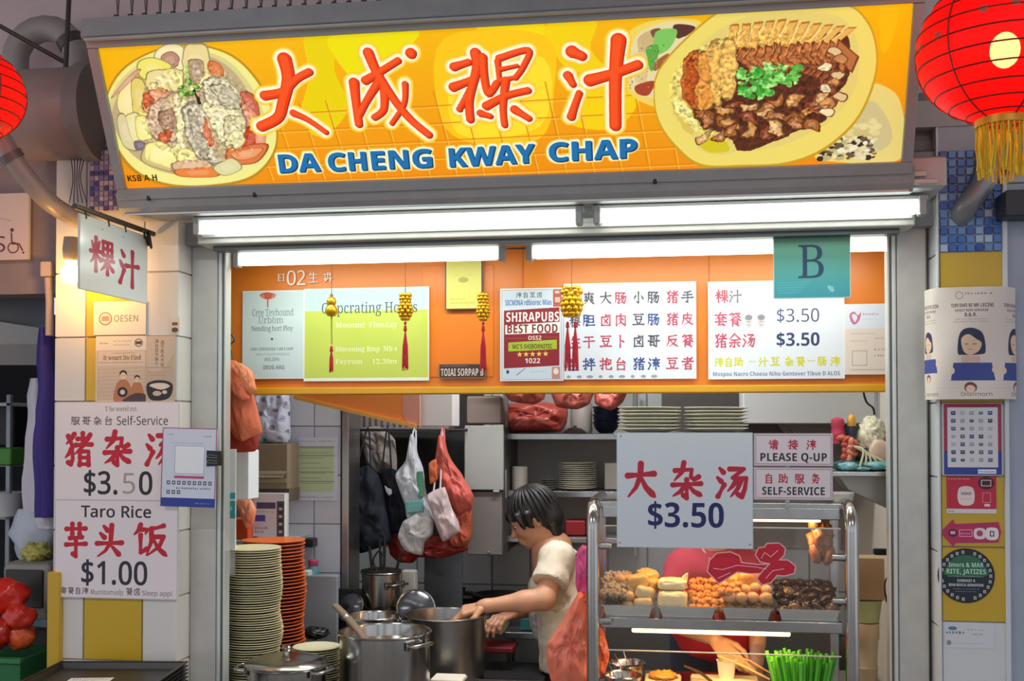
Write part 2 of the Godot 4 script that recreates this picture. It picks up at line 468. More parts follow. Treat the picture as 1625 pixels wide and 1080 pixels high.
# ------------------------------------------------------------------ strokes of the characters that are written on the signs, 100 x 100 each
var WATER := [[12, 10, 23, 22], [5, 37, 16, 48], [6, 92, 14, 78, 25, 58]]
var MOON := [[9, 10, 9, 60, 2, 94], [9, 10, 34, 10, 34, 94, 26, 89], [9, 34, 34, 34], [9, 57, 34, 57]]
var HAND := [[4, 28, 40, 26], [24, 6, 24, 92, 14, 85], [4, 64, 42, 50]]
var DOG := [[36, 6, 22, 24, 8, 34], [14, 12, 28, 38, 31, 78, 24, 94, 15, 88], [28, 46, 18, 62, 5, 74]]
var SUNNY := [[42, 12, 84, 12, 50, 38, 92, 38, 87, 70, 78, 93, 67, 86], [64, 40, 52, 60, 36, 76], [77, 42, 65, 70, 45, 92]]
var GLYPH := {
	"da": [[8, 38, 92, 32], [50, 5, 48, 40, 34, 70, 10, 95], [50, 42, 66, 70, 93, 94]],
	"cheng": [[18, 30, 86, 24], [20, 30, 20, 60, 8, 95], [22, 52, 45, 50, 43, 78, 34, 73], [50, 6, 56, 46, 70, 76, 90, 94, 94, 76], [82, 42, 70, 68, 46, 90], [70, 5, 82, 16]],
	"kway": [[8, 18, 16, 33], [39, 14, 31, 32], [3, 44, 45, 41], [24, 5, 24, 95], [23, 46, 15, 62, 3, 74], [27, 49, 43, 64], [54, 10, 54, 46], [54, 10, 92, 9, 91, 46], [55, 28, 91, 28], [55, 46, 91, 46], [46, 61, 98, 58], [73, 11, 73, 97], [70, 62, 60, 78, 45, 90], [76, 62, 86, 76, 99, 87]],
	"chap": WATER + [[36, 46, 96, 42], [67, 7, 67, 97]],
	"zhu": DOG + [[48, 20, 84, 18], [66, 4, 66, 36], [41, 38, 97, 36], [92, 8, 70, 38, 38, 64], [56, 56, 56, 95], [56, 56, 87, 56, 87, 95], [57, 74, 86, 74], [57, 93, 86, 93]],
	"za": [[42, 3, 36, 28, 14, 50], [16, 24, 65, 21, 62, 41, 72, 47, 85, 40], [9, 62, 91, 58], [50, 48, 50, 97, 40, 89], [46, 63, 32, 79, 10, 91], [55, 63, 71, 79, 92, 89]],
	"tang": WATER + SUNNY,
	"yu": [[8, 20, 92, 18], [34, 6, 34, 33], [66, 6, 66, 33], [24, 45, 76, 42], [7, 63, 93, 60], [50, 45, 50, 95, 37, 88]],
	"tou": [[30, 8, 43, 20], [18, 29, 32, 41], [7, 59, 93, 56], [58, 5, 54, 56, 36, 80, 9, 97], [60, 68, 86, 93]],
	"fan": [[22, 6, 16, 22, 3, 35], [19, 20, 43, 20, 36, 33], [22, 36, 22, 88, 41, 76], [90, 8, 72, 14, 54, 17], [54, 17, 54, 54, 40, 95], [56, 41, 90, 40, 78, 68, 43, 95], [60, 48, 74, 74, 98, 95]],
	"shuang": [[14, 16, 86, 14], [50, 4, 48, 50, 30, 78, 8, 95], [52, 52, 68, 76, 94, 95], [32, 26, 20, 42], [20, 28, 34, 44], [32, 52, 18, 68], [20, 54, 34, 70], [78, 26, 66, 42], [66, 28, 82, 44], [78, 52, 68, 64], [70, 52, 84, 68]],
	"chang": MOON + SUNNY,
	"xiao": [[50, 6, 50, 93, 39, 86], [27, 36, 11, 64], [74, 36, 89, 62]],
	"shou": [[74, 8, 50, 14, 26, 17], [16, 37, 84, 34], [5, 59, 95, 56], [52, 14, 52, 95, 39, 88]],
	"dan": MOON + [[47, 14, 47, 66], [47, 14, 88, 14, 88, 66], [48, 40, 87, 40], [48, 66, 87, 66], [40, 89, 97, 88]],
	"lu": [[50, 4, 50, 25], [50, 14, 86, 13], [16, 27, 16, 93], [16, 27, 84, 26, 84, 93], [34, 42, 66, 76], [66, 42, 34, 76], [17, 91, 83, 91]],
	"rou": [[14, 20, 14, 95], [14, 20, 86, 20, 86, 95, 75, 88], [50, 4, 46, 36, 28, 54], [49, 30, 71, 52], [50, 50, 46, 72, 27, 87], [49, 64, 71, 85]],
	"dou": [[12, 10, 88, 9], [26, 26, 26, 50], [26, 26, 74, 26, 74, 50], [27, 49, 73, 49], [34, 60, 42, 78], [68, 60, 58, 80], [5, 89, 95, 88]],
	"pi": [[18, 20, 88, 20, 81, 35], [18, 20, 18, 54, 4, 95], [50, 4, 50, 44], [24, 45, 78, 44, 62, 72, 22, 97], [34, 50, 58, 76, 95, 95]],
	"sheng": [[26, 8, 20, 24, 7, 39], [20, 28, 87, 26], [14, 57, 83, 54], [50, 6, 50, 91], [5, 92, 95, 90]],
	"gan": [[18, 16, 82, 14], [7, 49, 93, 46], [50, 16, 50, 97]],
	"bu": [[44, 4, 44, 97], [46, 40, 77, 57]],
	"ge": [[10, 10, 90, 10], [74, 10, 74, 40], [24, 20, 24, 37], [24, 20, 54, 20, 54, 37], [24, 36, 54, 36], [5, 51, 95, 50], [72, 51, 72, 95, 61, 90], [22, 62, 22, 84], [22, 62, 52, 62, 52, 84], [22, 83, 52, 83]],
	"fanreverse": [[84, 8, 50, 14, 22, 18], [22, 18, 22, 56, 5, 95], [26, 42, 82, 40, 66, 70, 22, 97], [34, 48, 58, 74, 95, 95]],
	"zhe": [[22, 16, 74, 14], [48, 3, 48, 34], [6, 36, 94, 34], [86, 6, 56, 40, 6, 68], [32, 56, 32, 96], [32, 56, 76, 56, 76, 96], [33, 75, 75, 75], [33, 93, 75, 93]],
	"ban": HAND + [[54, 10, 62, 24], [91, 8, 80, 25], [46, 40, 95, 38], [41, 63, 99, 60], [70, 6, 70, 97]],
	"bao": HAND + [[58, 6, 52, 26, 42, 40], [56, 18, 92, 18, 88, 50, 76, 46], [52, 34, 74, 34, 74, 54], [52, 54, 74, 54], [52, 34, 52, 86, 60, 93, 96, 92, 96, 78]],
	"tai": [[40, 5, 16, 40, 80, 38], [64, 22, 87, 45], [22, 56, 22, 95], [22, 56, 78, 56, 78, 95], [23, 93, 77, 93]],
	"tao": [[9, 20, 91, 18], [48, 3, 34, 30, 7, 49], [52, 20, 93, 46], [32, 40, 68, 40], [36, 40, 36, 66], [37, 53, 66, 53], [9, 67, 91, 66], [46, 67, 28, 88, 70, 86], [62, 76, 80, 95]],
	"can": [[26, 4, 10, 21], [20, 14, 45, 14, 20, 40], [54, 10, 85, 10, 58, 40], [60, 20, 89, 40], [50, 34, 7, 63], [50, 34, 95, 61], [30, 56, 30, 96], [30, 56, 70, 56, 70, 80], [31, 68, 69, 68], [31, 80, 69, 80], [50, 82, 81, 97]],
	"yuleft": [[50, 4, 7, 45], [50, 4, 95, 45], [26, 47, 74, 46], [13, 65, 87, 64], [50, 47, 50, 96, 39, 91], [32, 74, 15, 91], [68, 74, 87, 91]],
	"qing": [[12, 10, 22, 20], [4, 36, 24, 36, 22, 84, 34, 74], [42, 16, 92, 16], [46, 30, 88, 30], [38, 44, 97, 44], [66, 4, 66, 44], [48, 56, 48, 95], [48, 56, 86, 56, 86, 95, 77, 90], [49, 69, 85, 69], [49, 81, 85, 81]],
	"jie": HAND + [[66, 4, 72, 12], [46, 18, 95, 18], [58, 24, 62, 36], [82, 24, 76, 38], [42, 43, 99, 42], [66, 46, 52, 74, 87, 97], [84, 54, 70, 80, 45, 97], [42, 67, 99, 66]],
	"di": WATER + [[42, 20, 95, 20], [67, 6, 67, 95], [44, 45, 93, 44], [62, 50, 43, 75], [72, 50, 93, 75], [54, 30, 54, 60], [82, 30, 82, 60]],
	"zi": [[50, 3, 38, 18], [22, 20, 22, 95], [22, 20, 78, 20, 78, 95], [23, 44, 77, 44], [23, 68, 77, 68], [23, 93, 77, 93]],
	"zhu2": [[10, 12, 10, 84], [10, 12, 42, 12, 42, 78], [11, 34, 41, 34], [11, 56, 41, 56], [3, 87, 49, 76], [52, 36, 93, 36, 86, 91, 73, 84], [68, 7, 66, 50, 45, 95]],
	"fu": MOON + [[50, 12, 90, 12, 88, 36, 77, 33], [50, 12, 50, 97], [54, 50, 88, 50, 74, 74, 50, 95], [58, 56, 74, 78, 97, 95]],
	"wu": [[40, 3, 14, 35], [34, 16, 78, 16, 14, 55], [32, 22, 93, 52], [22, 65, 78, 62, 70, 95, 57, 88], [48, 52, 40, 78, 13, 97]],
}

func _ready() -> void:
	# ---------------- camera
	var cam := Camera3D.new()
	cam.name = "camera"
	add_child(cam)
	cam.transform = Transform3D(Vector3(0.988756, 0.000000, -0.149535), Vector3(0.003132, 0.999781, 0.020707), Vector3(0.149503, -0.020942, 0.988540), Vector3(0.620000, 1.650000, 3.460000))
	cam.projection = Camera3D.PROJECTION_FRUSTUM
	cam.near = 0.05; cam.far = 100.0
	cam.size = 0.030857
	cam.frustum_offset = Vector2(0, 0.002953)
	cam.current = true
	# ---------------- air and exposure: a roofed hall whose far sides stand open to an overcast day
	var env := Environment.new()
	env.background_mode = Environment.BG_COLOR
	env.background_color = Color(0.80, 0.82, 0.86)
	env.background_energy_multiplier = 1.0
	env.tonemap_mode = Environment.TONE_MAPPER_LINEAR
	env.tonemap_exposure = 1.35
	env.sdfgi_enabled = true; env.ssao_enabled = true; env.ssil_enabled = true
	var we := WorldEnvironment.new()
	we.name = "world_environment"; we.environment = env
	add_child(we)
	rng.seed = 7
	gather_fonts()
	hall_lamps()
	setting()
	signboard()
	tube_lights()
	pillar_left()
	pillar_right()
	neighbour()
	overhead()
	menu_panel()
	kitchen_back()
	kitchen_left()
	hob()
	display_case()
	right_side()
	cook()
	server()

# the hall's own ceiling battens, in front of and above the stall, outside the frame
func hall_lamps() -> void:
	var i := 0
	for p in [Vector3(-1.6, 3.55, 3.2), Vector3(1.9, 3.55, 3.2)]:
		var t := thing("ceiling_batten_lamp", ["white ceiling batten lamp of the hall, over the left walkway", "white ceiling batten lamp of the hall, over the right walkway"][i], "lamp", p, Vector3.ZERO, "hall ceiling lamps")
		part(t, "housing", rbox(1.25, 0.05, 0.12), mat(Color(0.9, 0.9, 0.9)))
		part(t, "diffuser", rbox(1.2, 0.04, 0.09), glow(Color(0.96, 0.98, 1.0), 3.0), Vector3(0, -0.045, 0))
		area("hall_lamp_light", Vector3(0, -0.075, 0), Vector3.DOWN, 1.2, 0.09, [3.0, 1.35][i], Color(0.97, 0.98, 1.0), t)
		i += 1

# ------------------------------------------------------------------ the building
func tiles(p: Node, m, x0: float, x1: float, y0: float, y1: float, z: float, nx: int, ny: int, gap: float, d: float, face := "z") -> void:
	# separate tiles in the plane z (or, with face "x", in the plane x = z running along z from x0 to x1)
	var w := (x1 - x0) / nx; var h := (y1 - y0) / ny
	var tile := rbox(w - gap, h - gap, d, 0.002) if face == "z" else rbox(d, h - gap, w - gap, 0.002)
	for j in ny:
		for i in nx:
			var c := Vector3(x0 + (i + 0.5) * w, y0 + (j + 0.5) * h, z)
			if face == "x": c = Vector3(z, y0 + (j + 0.5) * h, x0 + (i + 0.5) * w)
			part(p, "tile", tile, m[(i * 7 + j * 3) % m.size()] if m is Array else m, c)

func setting() -> void:
	var dull := grain(hx("8f8a88"), hx("a09a97"), 0.85, 0.0, 0.8, 3)
	struct("floor", "grey floor of the hall and stall", rbox(12, 0.1, 13, 0.0), grain(hx("77706a"), hx("8a837b"), 0.6, 0.0, 1.2, 4), Vector3(0, -0.05, 2.5))
	struct("ceiling", "pale ceiling slab over the hall", rbox(12, 0.1, 9, 0.0), grain(hx("a39b9c"), hx("b0a8a8"), 0.9, 0.0, 0.6, 5), Vector3(0, 3.7, 1.0))
	# columns of the hall, behind the viewer
	for x in [-3.4, -1.5, 1.3, 3.6]:
		var cl := struct("hall_column", "square tiled column of the hall behind the viewer", rbox(0.45, 3.65, 0.45, 0.01), mat(hx("a49c90"), 0.6), Vector3(x, 1.825, 5.6))
		cl.name = numbered("hall_column")
	# the masonry over the stalls, behind the signboard
	struct("wall_back", "mauve plaster wall above the stall front", rbox(6.4, 1.32, 0.1, 0.0), grain(hx("d2bbbb"), hx("dcc6c5"), 0.9, 0.0, 0.9, 6), Vector3(0.15, 3.0, -0.3))
	# kitchen shell
	var shell := mat(hx("b9b6ae"), 0.5)
	var back := struct("wall_kitchen_back", "grey tiled rear wall of the stall kitchen", rbox(3.0, 2.6, 0.08, 0.0), mat(hx("8d8b87"), 0.6), Vector3(0.1, 1.3, -1.84))
	tiles(back, mat(hx("c2c3c2"), 0.25), -1.3, 1.3, -1.0, 0.6, 0.044, 14, 8, 0.006, 0.008)
	struct("wall_kitchen_left", "left inner side wall of the stall", rbox(0.08, 2.6, 1.5, 0.0), shell, Vector3(-1.34, 1.3, -1.12))
	var rw := struct("wall_kitchen_right", "right inner side wall of the stall, tiled near the front", rbox(0.08, 2.6, 1.62, 0.0), mat(hx("c9bfae"), 0.5), Vector3(1.42, 1.3, -1.04))
	tiles(rw, mat(hx("e4e2dc"), 0.2), 0.34, 0.80, -0.7, 0.5, -0.046, 2, 6, 0.005, 0.006, "x")
	struct("ceiling_kitchen", "ceiling over the stall kitchen", rbox(2.9, 0.08, 1.9, 0.0), mat(hx("b5b2aa"), 0.8), Vector3(0.04, 2.6, -0.95))
	# jambs and head of the serving opening
	var steel := grain(hx("bebcb5"), hx("c9c7c0"), 0.45, 0.25, 2.0, 8)
	var pale := mat(hx("d4d6d2"), 0.35, 0.3)
	var i := 1
	for s in [[-0.98, 1.552, -0.09, 0.097, 1.508, "wide grey steel jamb at the left of the serving opening"], [1.335, 1.59, -0.09, 0.091, 1.428, "wide grey steel jamb at the right of the serving opening"]]:
		var j := struct("trim_%d" % i, s[5], rbox(s[3], 2.33, 0.10, 0.006), steel, Vector3(s[0], 1.165, -0.145))
		var sg := 1.0 if i == 1 else -1.0
		part(j, "edge_channel", rbox(0.012, 2.33, 0.05, 0.003), pale, Vector3(sg * (s[3] / 2 + 0.007), 0, 0.025))
		part(j, "guide_groove", rbox(0.008, 2.33, 0.04, 0.002), mat(hx("6d6f68"), 0.4, 0.6), Vector3(sg * (s[3] / 2 + 0.016), 0, 0.02))
		part(j, "edge_channel", rbox(0.007, 2.33, 0.045, 0.002), pale, Vector3(sg * (s[3] / 2 + 0.023), 0, 0.02))
		i += 1
	var head := struct("trim_3", "grey metal head rail over the serving opening", rbox(2.28, 0.055, 0.16, 0.006), steel, Vector3(0.185, 2.286, -0.06))
	part(head, "channel", rbox(2.2, 0.016, 0.05, 0.002), mat(hx("5f6466"), 0.4, 0.6), Vector3(0, -0.035, 0.02))
	part(head, "lip", rbox(2.26, 0.014, 0.012, 0.002), pale, Vector3(0, 0.0, 0.086))
	# shutter housing under the signboard
	var sh := struct("trim_4", "pale aluminium shutter housing below the signboard", rbox(2.42, 0.09, 0.22, 0.008), grain(hx("b9bbb9"), hx("c4c5c2"), 0.38, 0.25, 1.5, 9), Vector3(0.17, 2.385, 0.07))
	part(sh, "track", rbox(2.36, 0.014, 0.02, 0.003), mat(hx("c6d0cc"), 0.3, 0.4), Vector3(0, -0.03, 0.115))
	part(sh, "track", rbox(1.1, 0.018, 0.016, 0.003), mat(hx("b9cfc6"), 0.3, 0.4), Vector3(-0.5, 0.012, 0.116))
	part(sh, "track", rbox(1.3, 0.018, 0.016, 0.003), mat(hx("b9cfc6"), 0.3, 0.4), Vector3(0.5, -0.008, 0.118))
	struct("wall_over_opening", "grey board above the tube lights", rbox(2.5, 0.26, 0.05, 0.0), mat(hx("8f9294"), 0.6), Vector3(0.17, 2.40, -0.07))

# ------------------------------------------------------------------ the lit signboard
func signboard() -> void:
	var c := canvas(0, 0, 2048, 420, 1.0, hx("f2a50c"))
	for y in 42: # the print runs from golden yellow to orange
		c.rect(0, y * 10, 2048, y * 10 + 10, hx("f5b808").lerp(hx("ee8d10"), y / 42.0))
	# yellow ribbons of the backdrop
	c.soft([563, -4, 646, 1, 630, 97, 655, 206, 573, 286, 522, 228, 560, 111], hx("e9cf05"))
	c.soft([638, 1, 845, -5, 839, 38, 747, 103, 692, 136, 636, 62], hx("eede08"))
	c.soft([1014, -3, 1172, -2, 1171, 91, 1094, 61, 1042, 32], hx("f6d90a"))
	c.soft([1179, 7, 1303, -3, 1289, 72, 1339, 134, 1415, 155, 1393, 249, 1327, 299, 1218, 267, 1290, 166, 1216, 110], hx("f4d00c"))
	c.soft([922, 26, 1176, 32, 1194, 178, 1149, 318, 968, 320, 895, 235], hx("fbc515"))
	c.soft([954, 96, 1171, 91, 1153, 282, 938, 292], hx("fedc2c"))
	c.soft([1975, 6, 2016, 9, 2004, 103, 1983, 118], hx("f2bb10"))
	c.soft([-25, 26, 125, 7, 25, 84, -44, 174], hx("eeb60c"))
	# tiled ground lines
	for i in 18:
		var x := 380.0 + i * 72.0
		c.line([x, 190 - i * 3, x + 40, 420], 3.0, hx("d98708")); c.line([x + 5, 190 - i * 3, x + 45, 420], 2.0, hx("f9c24a"))
	for j in 5:
		var y := 215.0 + j * 50.0
		c.line([400, y, 1720, y - 12], 3.0, hx("d98708")); c.line([400, y + 5, 1720, y - 7], 2.0, hx("f8c04a"))
	bowl_print(c)
	plate_print(c)
	# the four brushed characters
	var zi := [
		[21, 500, 58, 503, 112, 480, 180, 460, 223, 411, 247], [15, 433, 158, 484, 149, 526, 115, 562, 97], [11, 504, 212, 542, 234, 586, 272],
		[15, 723, 52, 742, 113, 781, 192, 817, 246, 861, 292], [16, 834, 60, 836, 64], [13, 708, 129, 757, 102, 799, 78], [15, 677, 133, 676, 193, 677, 253], [13, 743, 133, 708, 182, 681, 226], [13, 755, 151, 748, 212, 721, 235], [9, 811, 144, 803, 200, 765, 255],
		[13, 942, 103, 985, 91], [15, 999, 68, 999, 111, 975, 194, 973, 253], [14, 936, 159, 998, 137], [12, 983, 164, 942, 230], [13, 1016, 81, 1017, 135, 1025, 182, 1048, 154], [10, 1058, 86, 1133, 68, 1118, 112, 1096, 142], [9, 1054, 95, 1055, 147], [7, 1061, 116, 1109, 108], [8, 1056, 147, 1099, 140], [13, 1018, 216, 1071, 190, 1127, 178], [12, 1071, 148, 1060, 221, 1061, 273], [11, 1001, 236, 1029, 247], [13, 1090, 230, 1129, 260],
		[18, 1242, 78, 1269, 93], [13, 1229, 142, 1242, 170], [12, 1233, 257, 1244, 224, 1256, 192], [18, 1284, 158, 1343, 143, 1404, 122], [21, 1357, 54, 1347, 155, 1344, 289],
	]
	for pass_ in 7:
		var grow: float = [15, 12, 9, 7, 0, 0, 0][pass_]
		var col: Color = [hx("fcc22e"), hx("fdd75a"), hx("feea9a"), hx("fff6d4"), hx("a32408"), hx("ea3b10"), hx("f4551f")][pass_]
		var sh: float = [0, 0, 0, 0, 3.0, 0, -1.5][pass_]
		for s in zi:
			var pts := []
			for i in range(1, s.size(), 2): pts.append(Vector2(s[i], s[i + 1]))
			if pts.size() > 2: pts = curve(pts, 6)
			var total := pts.size() - 1
			for i in total:
				for q in 8:
					var p: Vector2 = pts[i].lerp(pts[i + 1], q / 8.0)
					var t := (i + q / 8.0) / total
					var r: float = s[0] * 1.62 / 2.0 * (1.08 - 0.3 * sin(PI * t) * 0.5 - 0.25 * t * t)
					c.oval(p.x + sh, p.y + sh, (r * 0.62 if pass_ == 6 else r) + grow, (r * 0.62 if pass_ == 6 else r) + grow, col)
	# the name in Latin letters
	for w in [["DA", 437, 387, 558, 386], ["CHENG", 577, 388, 869, 387], ["KWAY", 903, 388, 1135, 384], ["CHAP", 1168, 383, 1401, 380]]:
		var fit: float = w[3] - w[1]
		var ris: float = (w[4] - w[2]) / fit
		c.text(w[0], w[1], w[2], 74, hx("fdd968"), "bold", fit, 9, ris)
		c.text(w[0], w[1], w[2], 74, hx("fdf6d8"), "bold", fit, 6, ris)
		c.text(w[0], w[1] + 3, w[2] + 3, 74, hx("123a5c"), "bold", fit, 1.5, ris)
		c.text(w[0], w[1], w[2], 74, hx("1d6fa8"), "bold", fit, 1.0, ris)
	c.text("KSB A H", 5, 398, 26, hx("3a1c08"), "bold", 90.0)
	var im := c.done()
	mottle(im, Rect2i(20, 20, 420, 390), Vector2(226, 208), Vector2(188, 172), 401)
	mottle(im, Rect2i(1400, 20, 540, 380), Vector2(1680, 200), Vector2(250, 182), 402)
	var face := StandardMaterial3D.new()
	var tx := ImageTexture.create_from_image(im)
	face.albedo_texture = tx; face.roughness = 0.25; face.texture_repeat = false
	face.emission_enabled = true; face.emission = Color.WHITE; face.emission_operator = BaseMaterial3D.EMISSION_OP_MULTIPLY; face.emission_texture = tx; face.emission_energy_multiplier = 0.5
	# box
	var alu := grain(hx("a19f9e"), hx("acaaa8"), 0.42, 0.2, 1.6, 11)
	var dark := grain(hx("8f8e8f"), hx("9a9999"), 0.45, 0.2, 1.6, 12)
	var t := thing("signboard", "long lit yellow signboard with red brushed characters and food pictures", "signboard", Vector3(0.073, 2.405, 0.0))
	var w := 2.345
	var prof := func(pts: Array, m, called: String, len_: float, dx := 0.0):
		var pr := prism(pts, len_)
		part(t, called, pr, m, Vector3(dx, 0, 0), Vector3(0, -90, 0))
	# profile points are (z, y) of the cross-section, run along x
	prof.call([Vector2(0.0, -0.03), Vector2(0.19, -0.03), Vector2(0.388, 0.39), Vector2(0.388, 0.44), Vector2(0.0, 0.44)], dark, "housing", w + 0.02)
	var up := Vector3(0, 0.385, 0.18).normalized()
	var nn := Vector3(0, -0.18, 0.385).normalized()
	var mid := Vector3(0, 0.1925, 0.31)
	var len_ := 0.425
	var b := Basis(Vector3.RIGHT, up, nn)
	var fm := MB.new()
	fm.quad(Vector3(-w / 2, len_ / 2, 0), Vector3(w / 2, len_ / 2, 0), Vector3(w / 2, -len_ / 2, 0), Vector3(-w / 2, -len_ / 2, 0), Vector3.BACK, true)
	var fo := part(t, "lit_sign_face", fm.done(), face, mid - nn * 0.006)
	fo.basis = b
	for s in [[0.0, len_ / 2 + 0.012, w + 0.06, 0.024, "frame_rail"], [0.0, -len_ / 2 - 0.016, w + 0.06, 0.034, "frame_rail"], [-w / 2 - 0.015, 0.0, 0.03, len_, "frame_stile"], [w / 2 + 0.015, 0.0, 0.03, len_, "frame_stile"]]:
		var fr := part(t, s[4], rbox(s[2], s[3], 0.02, 0.003), alu, mid + b * Vector3(s[0], s[1], 0.0))
		fr.basis = b
	prof.call([Vector2(0.30, 0.405), Vector2(0.43, 0.405), Vector2(0.435, 0.41), Vector2(0.43, 0.466), Vector2(0.30, 0.466)], dark, "cornice", w + 0.07)
	part(t, "cornice_lip", rbox(w + 0.05, 0.010, 0.012, 0.003), alu, Vector3(0, 0.400, 0.434))
	prof.call([Vector2(0.02, -0.065), Vector2(0.17, -0.075), Vector2(0.195, -0.055), Vector2(0.215, -0.012), Vector2(0.02, -0.012)], alu, "sill", w + 0.08)
	part(t, "sill_edge", rbox(w + 0.06, 0.007, 0.006, 0.002), mat(hx("cfd4d0"), 0.3, 0.4), Vector3(0, -0.072, 0.176))
	for x in [-1.1, -0.75, 0.48]: part(t, "screw", rbox(0.012, 0.02, 0.01, 0.003), mat(hx("303030"), 0.5, 0.5), Vector3(x, -0.028, 0.215))
	area("signboard_light", mid + nn * 0.02, nn, w, len_, 0.10, Color(1.0, 0.82, 0.35), t)
	# bird spikes on its top edge
	var sp := thing("bird_spike_strip", "row of thin wire bird spikes along the top of the signboard", "bird spikes", Vector3(-1.06, 2.872, 0.39))
	part(sp, "base_rail", rbox(1.15, 0.006, 0.03, 0.002), mat(hx("3b3a3a"), 0.5), Vector3(0.55, 0.003, 0))
	for i in 25:
		part(sp, "clip", rbox(0.016, 0.012, 0.03, 0.003), mat(hx("2f2e2e"), 0.5), Vector3(0.02 + i * 0.045, 0.01, 0))
		for q in [-0.034, 0.004, 0.036]:
			part(sp, "spike", tube([Vector3(0.02 + i * 0.045, 0.01, 0), Vector3(0.02 + i * 0.045 + q, 0.12, q * 1.4)], 0.0015, 5), mat(hx("6a605c"), 0.4, 0.7))

func speckle(c: Cv, x0: float, y0: float, x1: float, y1: float, n: int, cols: Array, r0: float, r1: float) -> void:
	for i in n:
		var r := rng.randf_range(r0, r1)
		c.oval(rng.randf_range(x0, x1), rng.randf_range(y0, y1), r, r * rng.randf_range(0.5, 1.0), cols[i % cols.size()])

func bowl_print(c: Cv) -> void:
	c.soft([-17, 166, 47, 67, 159, 12, 268, 4, 365, 40, 428, 123, 456, 234, 439, 328, 365, 402, 251, 424, 123, 418, 30, 371, -14, 281], hx("b98a1c"))
	c.soft([-12, 166, 52, 71, 158, 18, 266, 9, 361, 45, 422, 126, 451, 234, 434, 324, 363, 394, 253, 416, 128, 410, 38, 364, -6, 278], hx("efe88a"))
	c.soft([1, 158, 63, 77, 165, 29, 264, 20, 348, 55, 405, 140, 428, 242, 412, 298, 346, 363, 250, 387, 141, 379, 57, 337, 9, 263], hx("d9cf86"))
	c.soft([2, 186, 68, 95, 152, 45, 262, 31, 339, 64, 389, 139, 412, 232, 394, 298, 318, 366, 186, 386, 81, 357, 14, 283], hx("c0aa80"))
	var pc := [
		["f0e7b0", 156, 27, 188, 5, 227, 11, 230, 49, 199, 75, 159, 63], ["b98a70", 173, 33, 200, 24, 215, 43, 197, 67, 170, 58], ["e8d590", 238, 19, 266, 9, 295, 22, 285, 106, 240, 132, 220, 103], ["b59a78", 244, 55, 278, 57, 268, 100, 241, 110],
		["ece26a", 105, 51, 144, 39, 187, 63, 170, 106, 109, 92], ["dc7d45", 298, 58, 325, 67, 330, 103, 300, 102], ["e9d98f", 130, 78, 209, 79, 198, 126, 125, 122], ["f1e79a", 31, 140, 76, 101, 76, 199, 27, 187],
		["e2cf6e", 75, 105, 105, 107, 102, 181, 65, 202], ["d3a37f", 13, 139, 71, 83, 100, 73, 43, 122], ["df9a6c", 102, 144, 151, 127, 169, 147, 140, 175, 99, 181], ["c85a32", 100, 143, 123, 141, 124, 167, 101, 174],
		["cfb291", 109, 191, 183, 147, 215, 168, 195, 242, 140, 274, 102, 248], ["a98468", 131, 201, 170, 188, 175, 232, 138, 249], ["e8cf9c", 164, 165, 193, 144, 204, 167, 187, 196], ["c95f35", 121, 262, 154, 259, 140, 289, 120, 281],
		["eae29c", 33, 212, 73, 199, 88, 260, 40, 274], ["f1ea90", 66, 210, 93, 207, 95, 261, 64, 267], ["d9cf9a", 14, 211, 35, 201, 40, 258, 50, 298, 16, 283], ["7a6a75", 50, 278, 72, 279, 80, 295, 52, 302],
		["f3ec94", 80, 295, 116, 281, 164, 317, 132, 359, 75, 334], ["cdbd77", 80, 295, 75, 334, 132, 359, 127, 367, 63, 337], ["ece3a6", 198, 176, 220, 175, 176, 295, 190, 330, 163, 337, 169, 260], ["efe28a", 169, 310, 216, 312, 211, 339, 166, 341],
		["cdc2a4", 210, 190, 252, 179, 260, 226, 259, 298, 279, 341, 230, 335, 203, 271], ["b0a68c", 215, 214, 234, 210, 254, 321, 229, 320], ["d56f45", 253, 222, 265, 254, 264, 294, 252, 282], ["d8ceaa", 283, 115, 317, 103, 356, 137, 374, 193, 366, 215, 317, 191, 279, 171],
		["bdb291", 293, 134, 334, 125, 361, 185, 319, 180], ["ebe2ae", 266, 179, 316, 195, 361, 204, 340, 258, 310, 296, 281, 246], ["d9cf9c", 313, 228, 352, 215, 368, 259, 336, 276, 313, 300], ["c8644a", 371, 153, 404, 162, 408, 217, 375, 221],
		["de8f6c", 373, 179, 404, 217, 405, 251, 374, 246], ["c64526", 368, 261, 398, 251, 389, 299, 357, 317], ["e69b78", 397, 254, 418, 259, 413, 300, 392, 299], ["df7840", 306, 319, 333, 309, 413, 304, 383, 349, 331, 355, 305, 342], ["ec9a62", 323, 323, 400, 313, 378, 337, 337, 343],
		["d9b58c", 150, 348, 232, 343, 246, 363, 169, 376], ["e8833c", 160, 368, 263, 368, 258, 391, 170, 388], ["ddd69a", 264, 364, 315, 342, 335, 370, 288, 388], ["e7dfa0", 323, 270, 357, 258, 358, 290, 329, 308],
	]
	for p in pc: c.soft(shrunk(p.slice(1), 1.16), hx(p[0]).darkened(0.32)); c.soft(shrunk(p.slice(1), 1.06), hx(p[0])); c.soft(shrunk(p.slice(1), 0.55), hx(p[0]).lightened(0.16))
	for q in [[207, 121], [231, 109], [251, 123], [231, 142], [213, 140]]:
		c.oval(q[0], q[1], 11, 9, hx("4f7a2c")); c.oval(q[0] - 3, q[1] - 2, 6, 5, hx("9fd05a"))
	c.line([235, 55, 228, 103, 210, 149], 7, hx("9fc862"))
	c.line([231, 116, 247, 151], 5, hx("eef0cf")); c.line([240, 132, 253, 173], 8, hx("2c2a1e"))
	speckle(c, 150, 120, 380, 330, 260, [hx("b28a62"), hx("e9dca4"), hx("f6efc0"), hx("9a7650")], 0.8, 2.6)

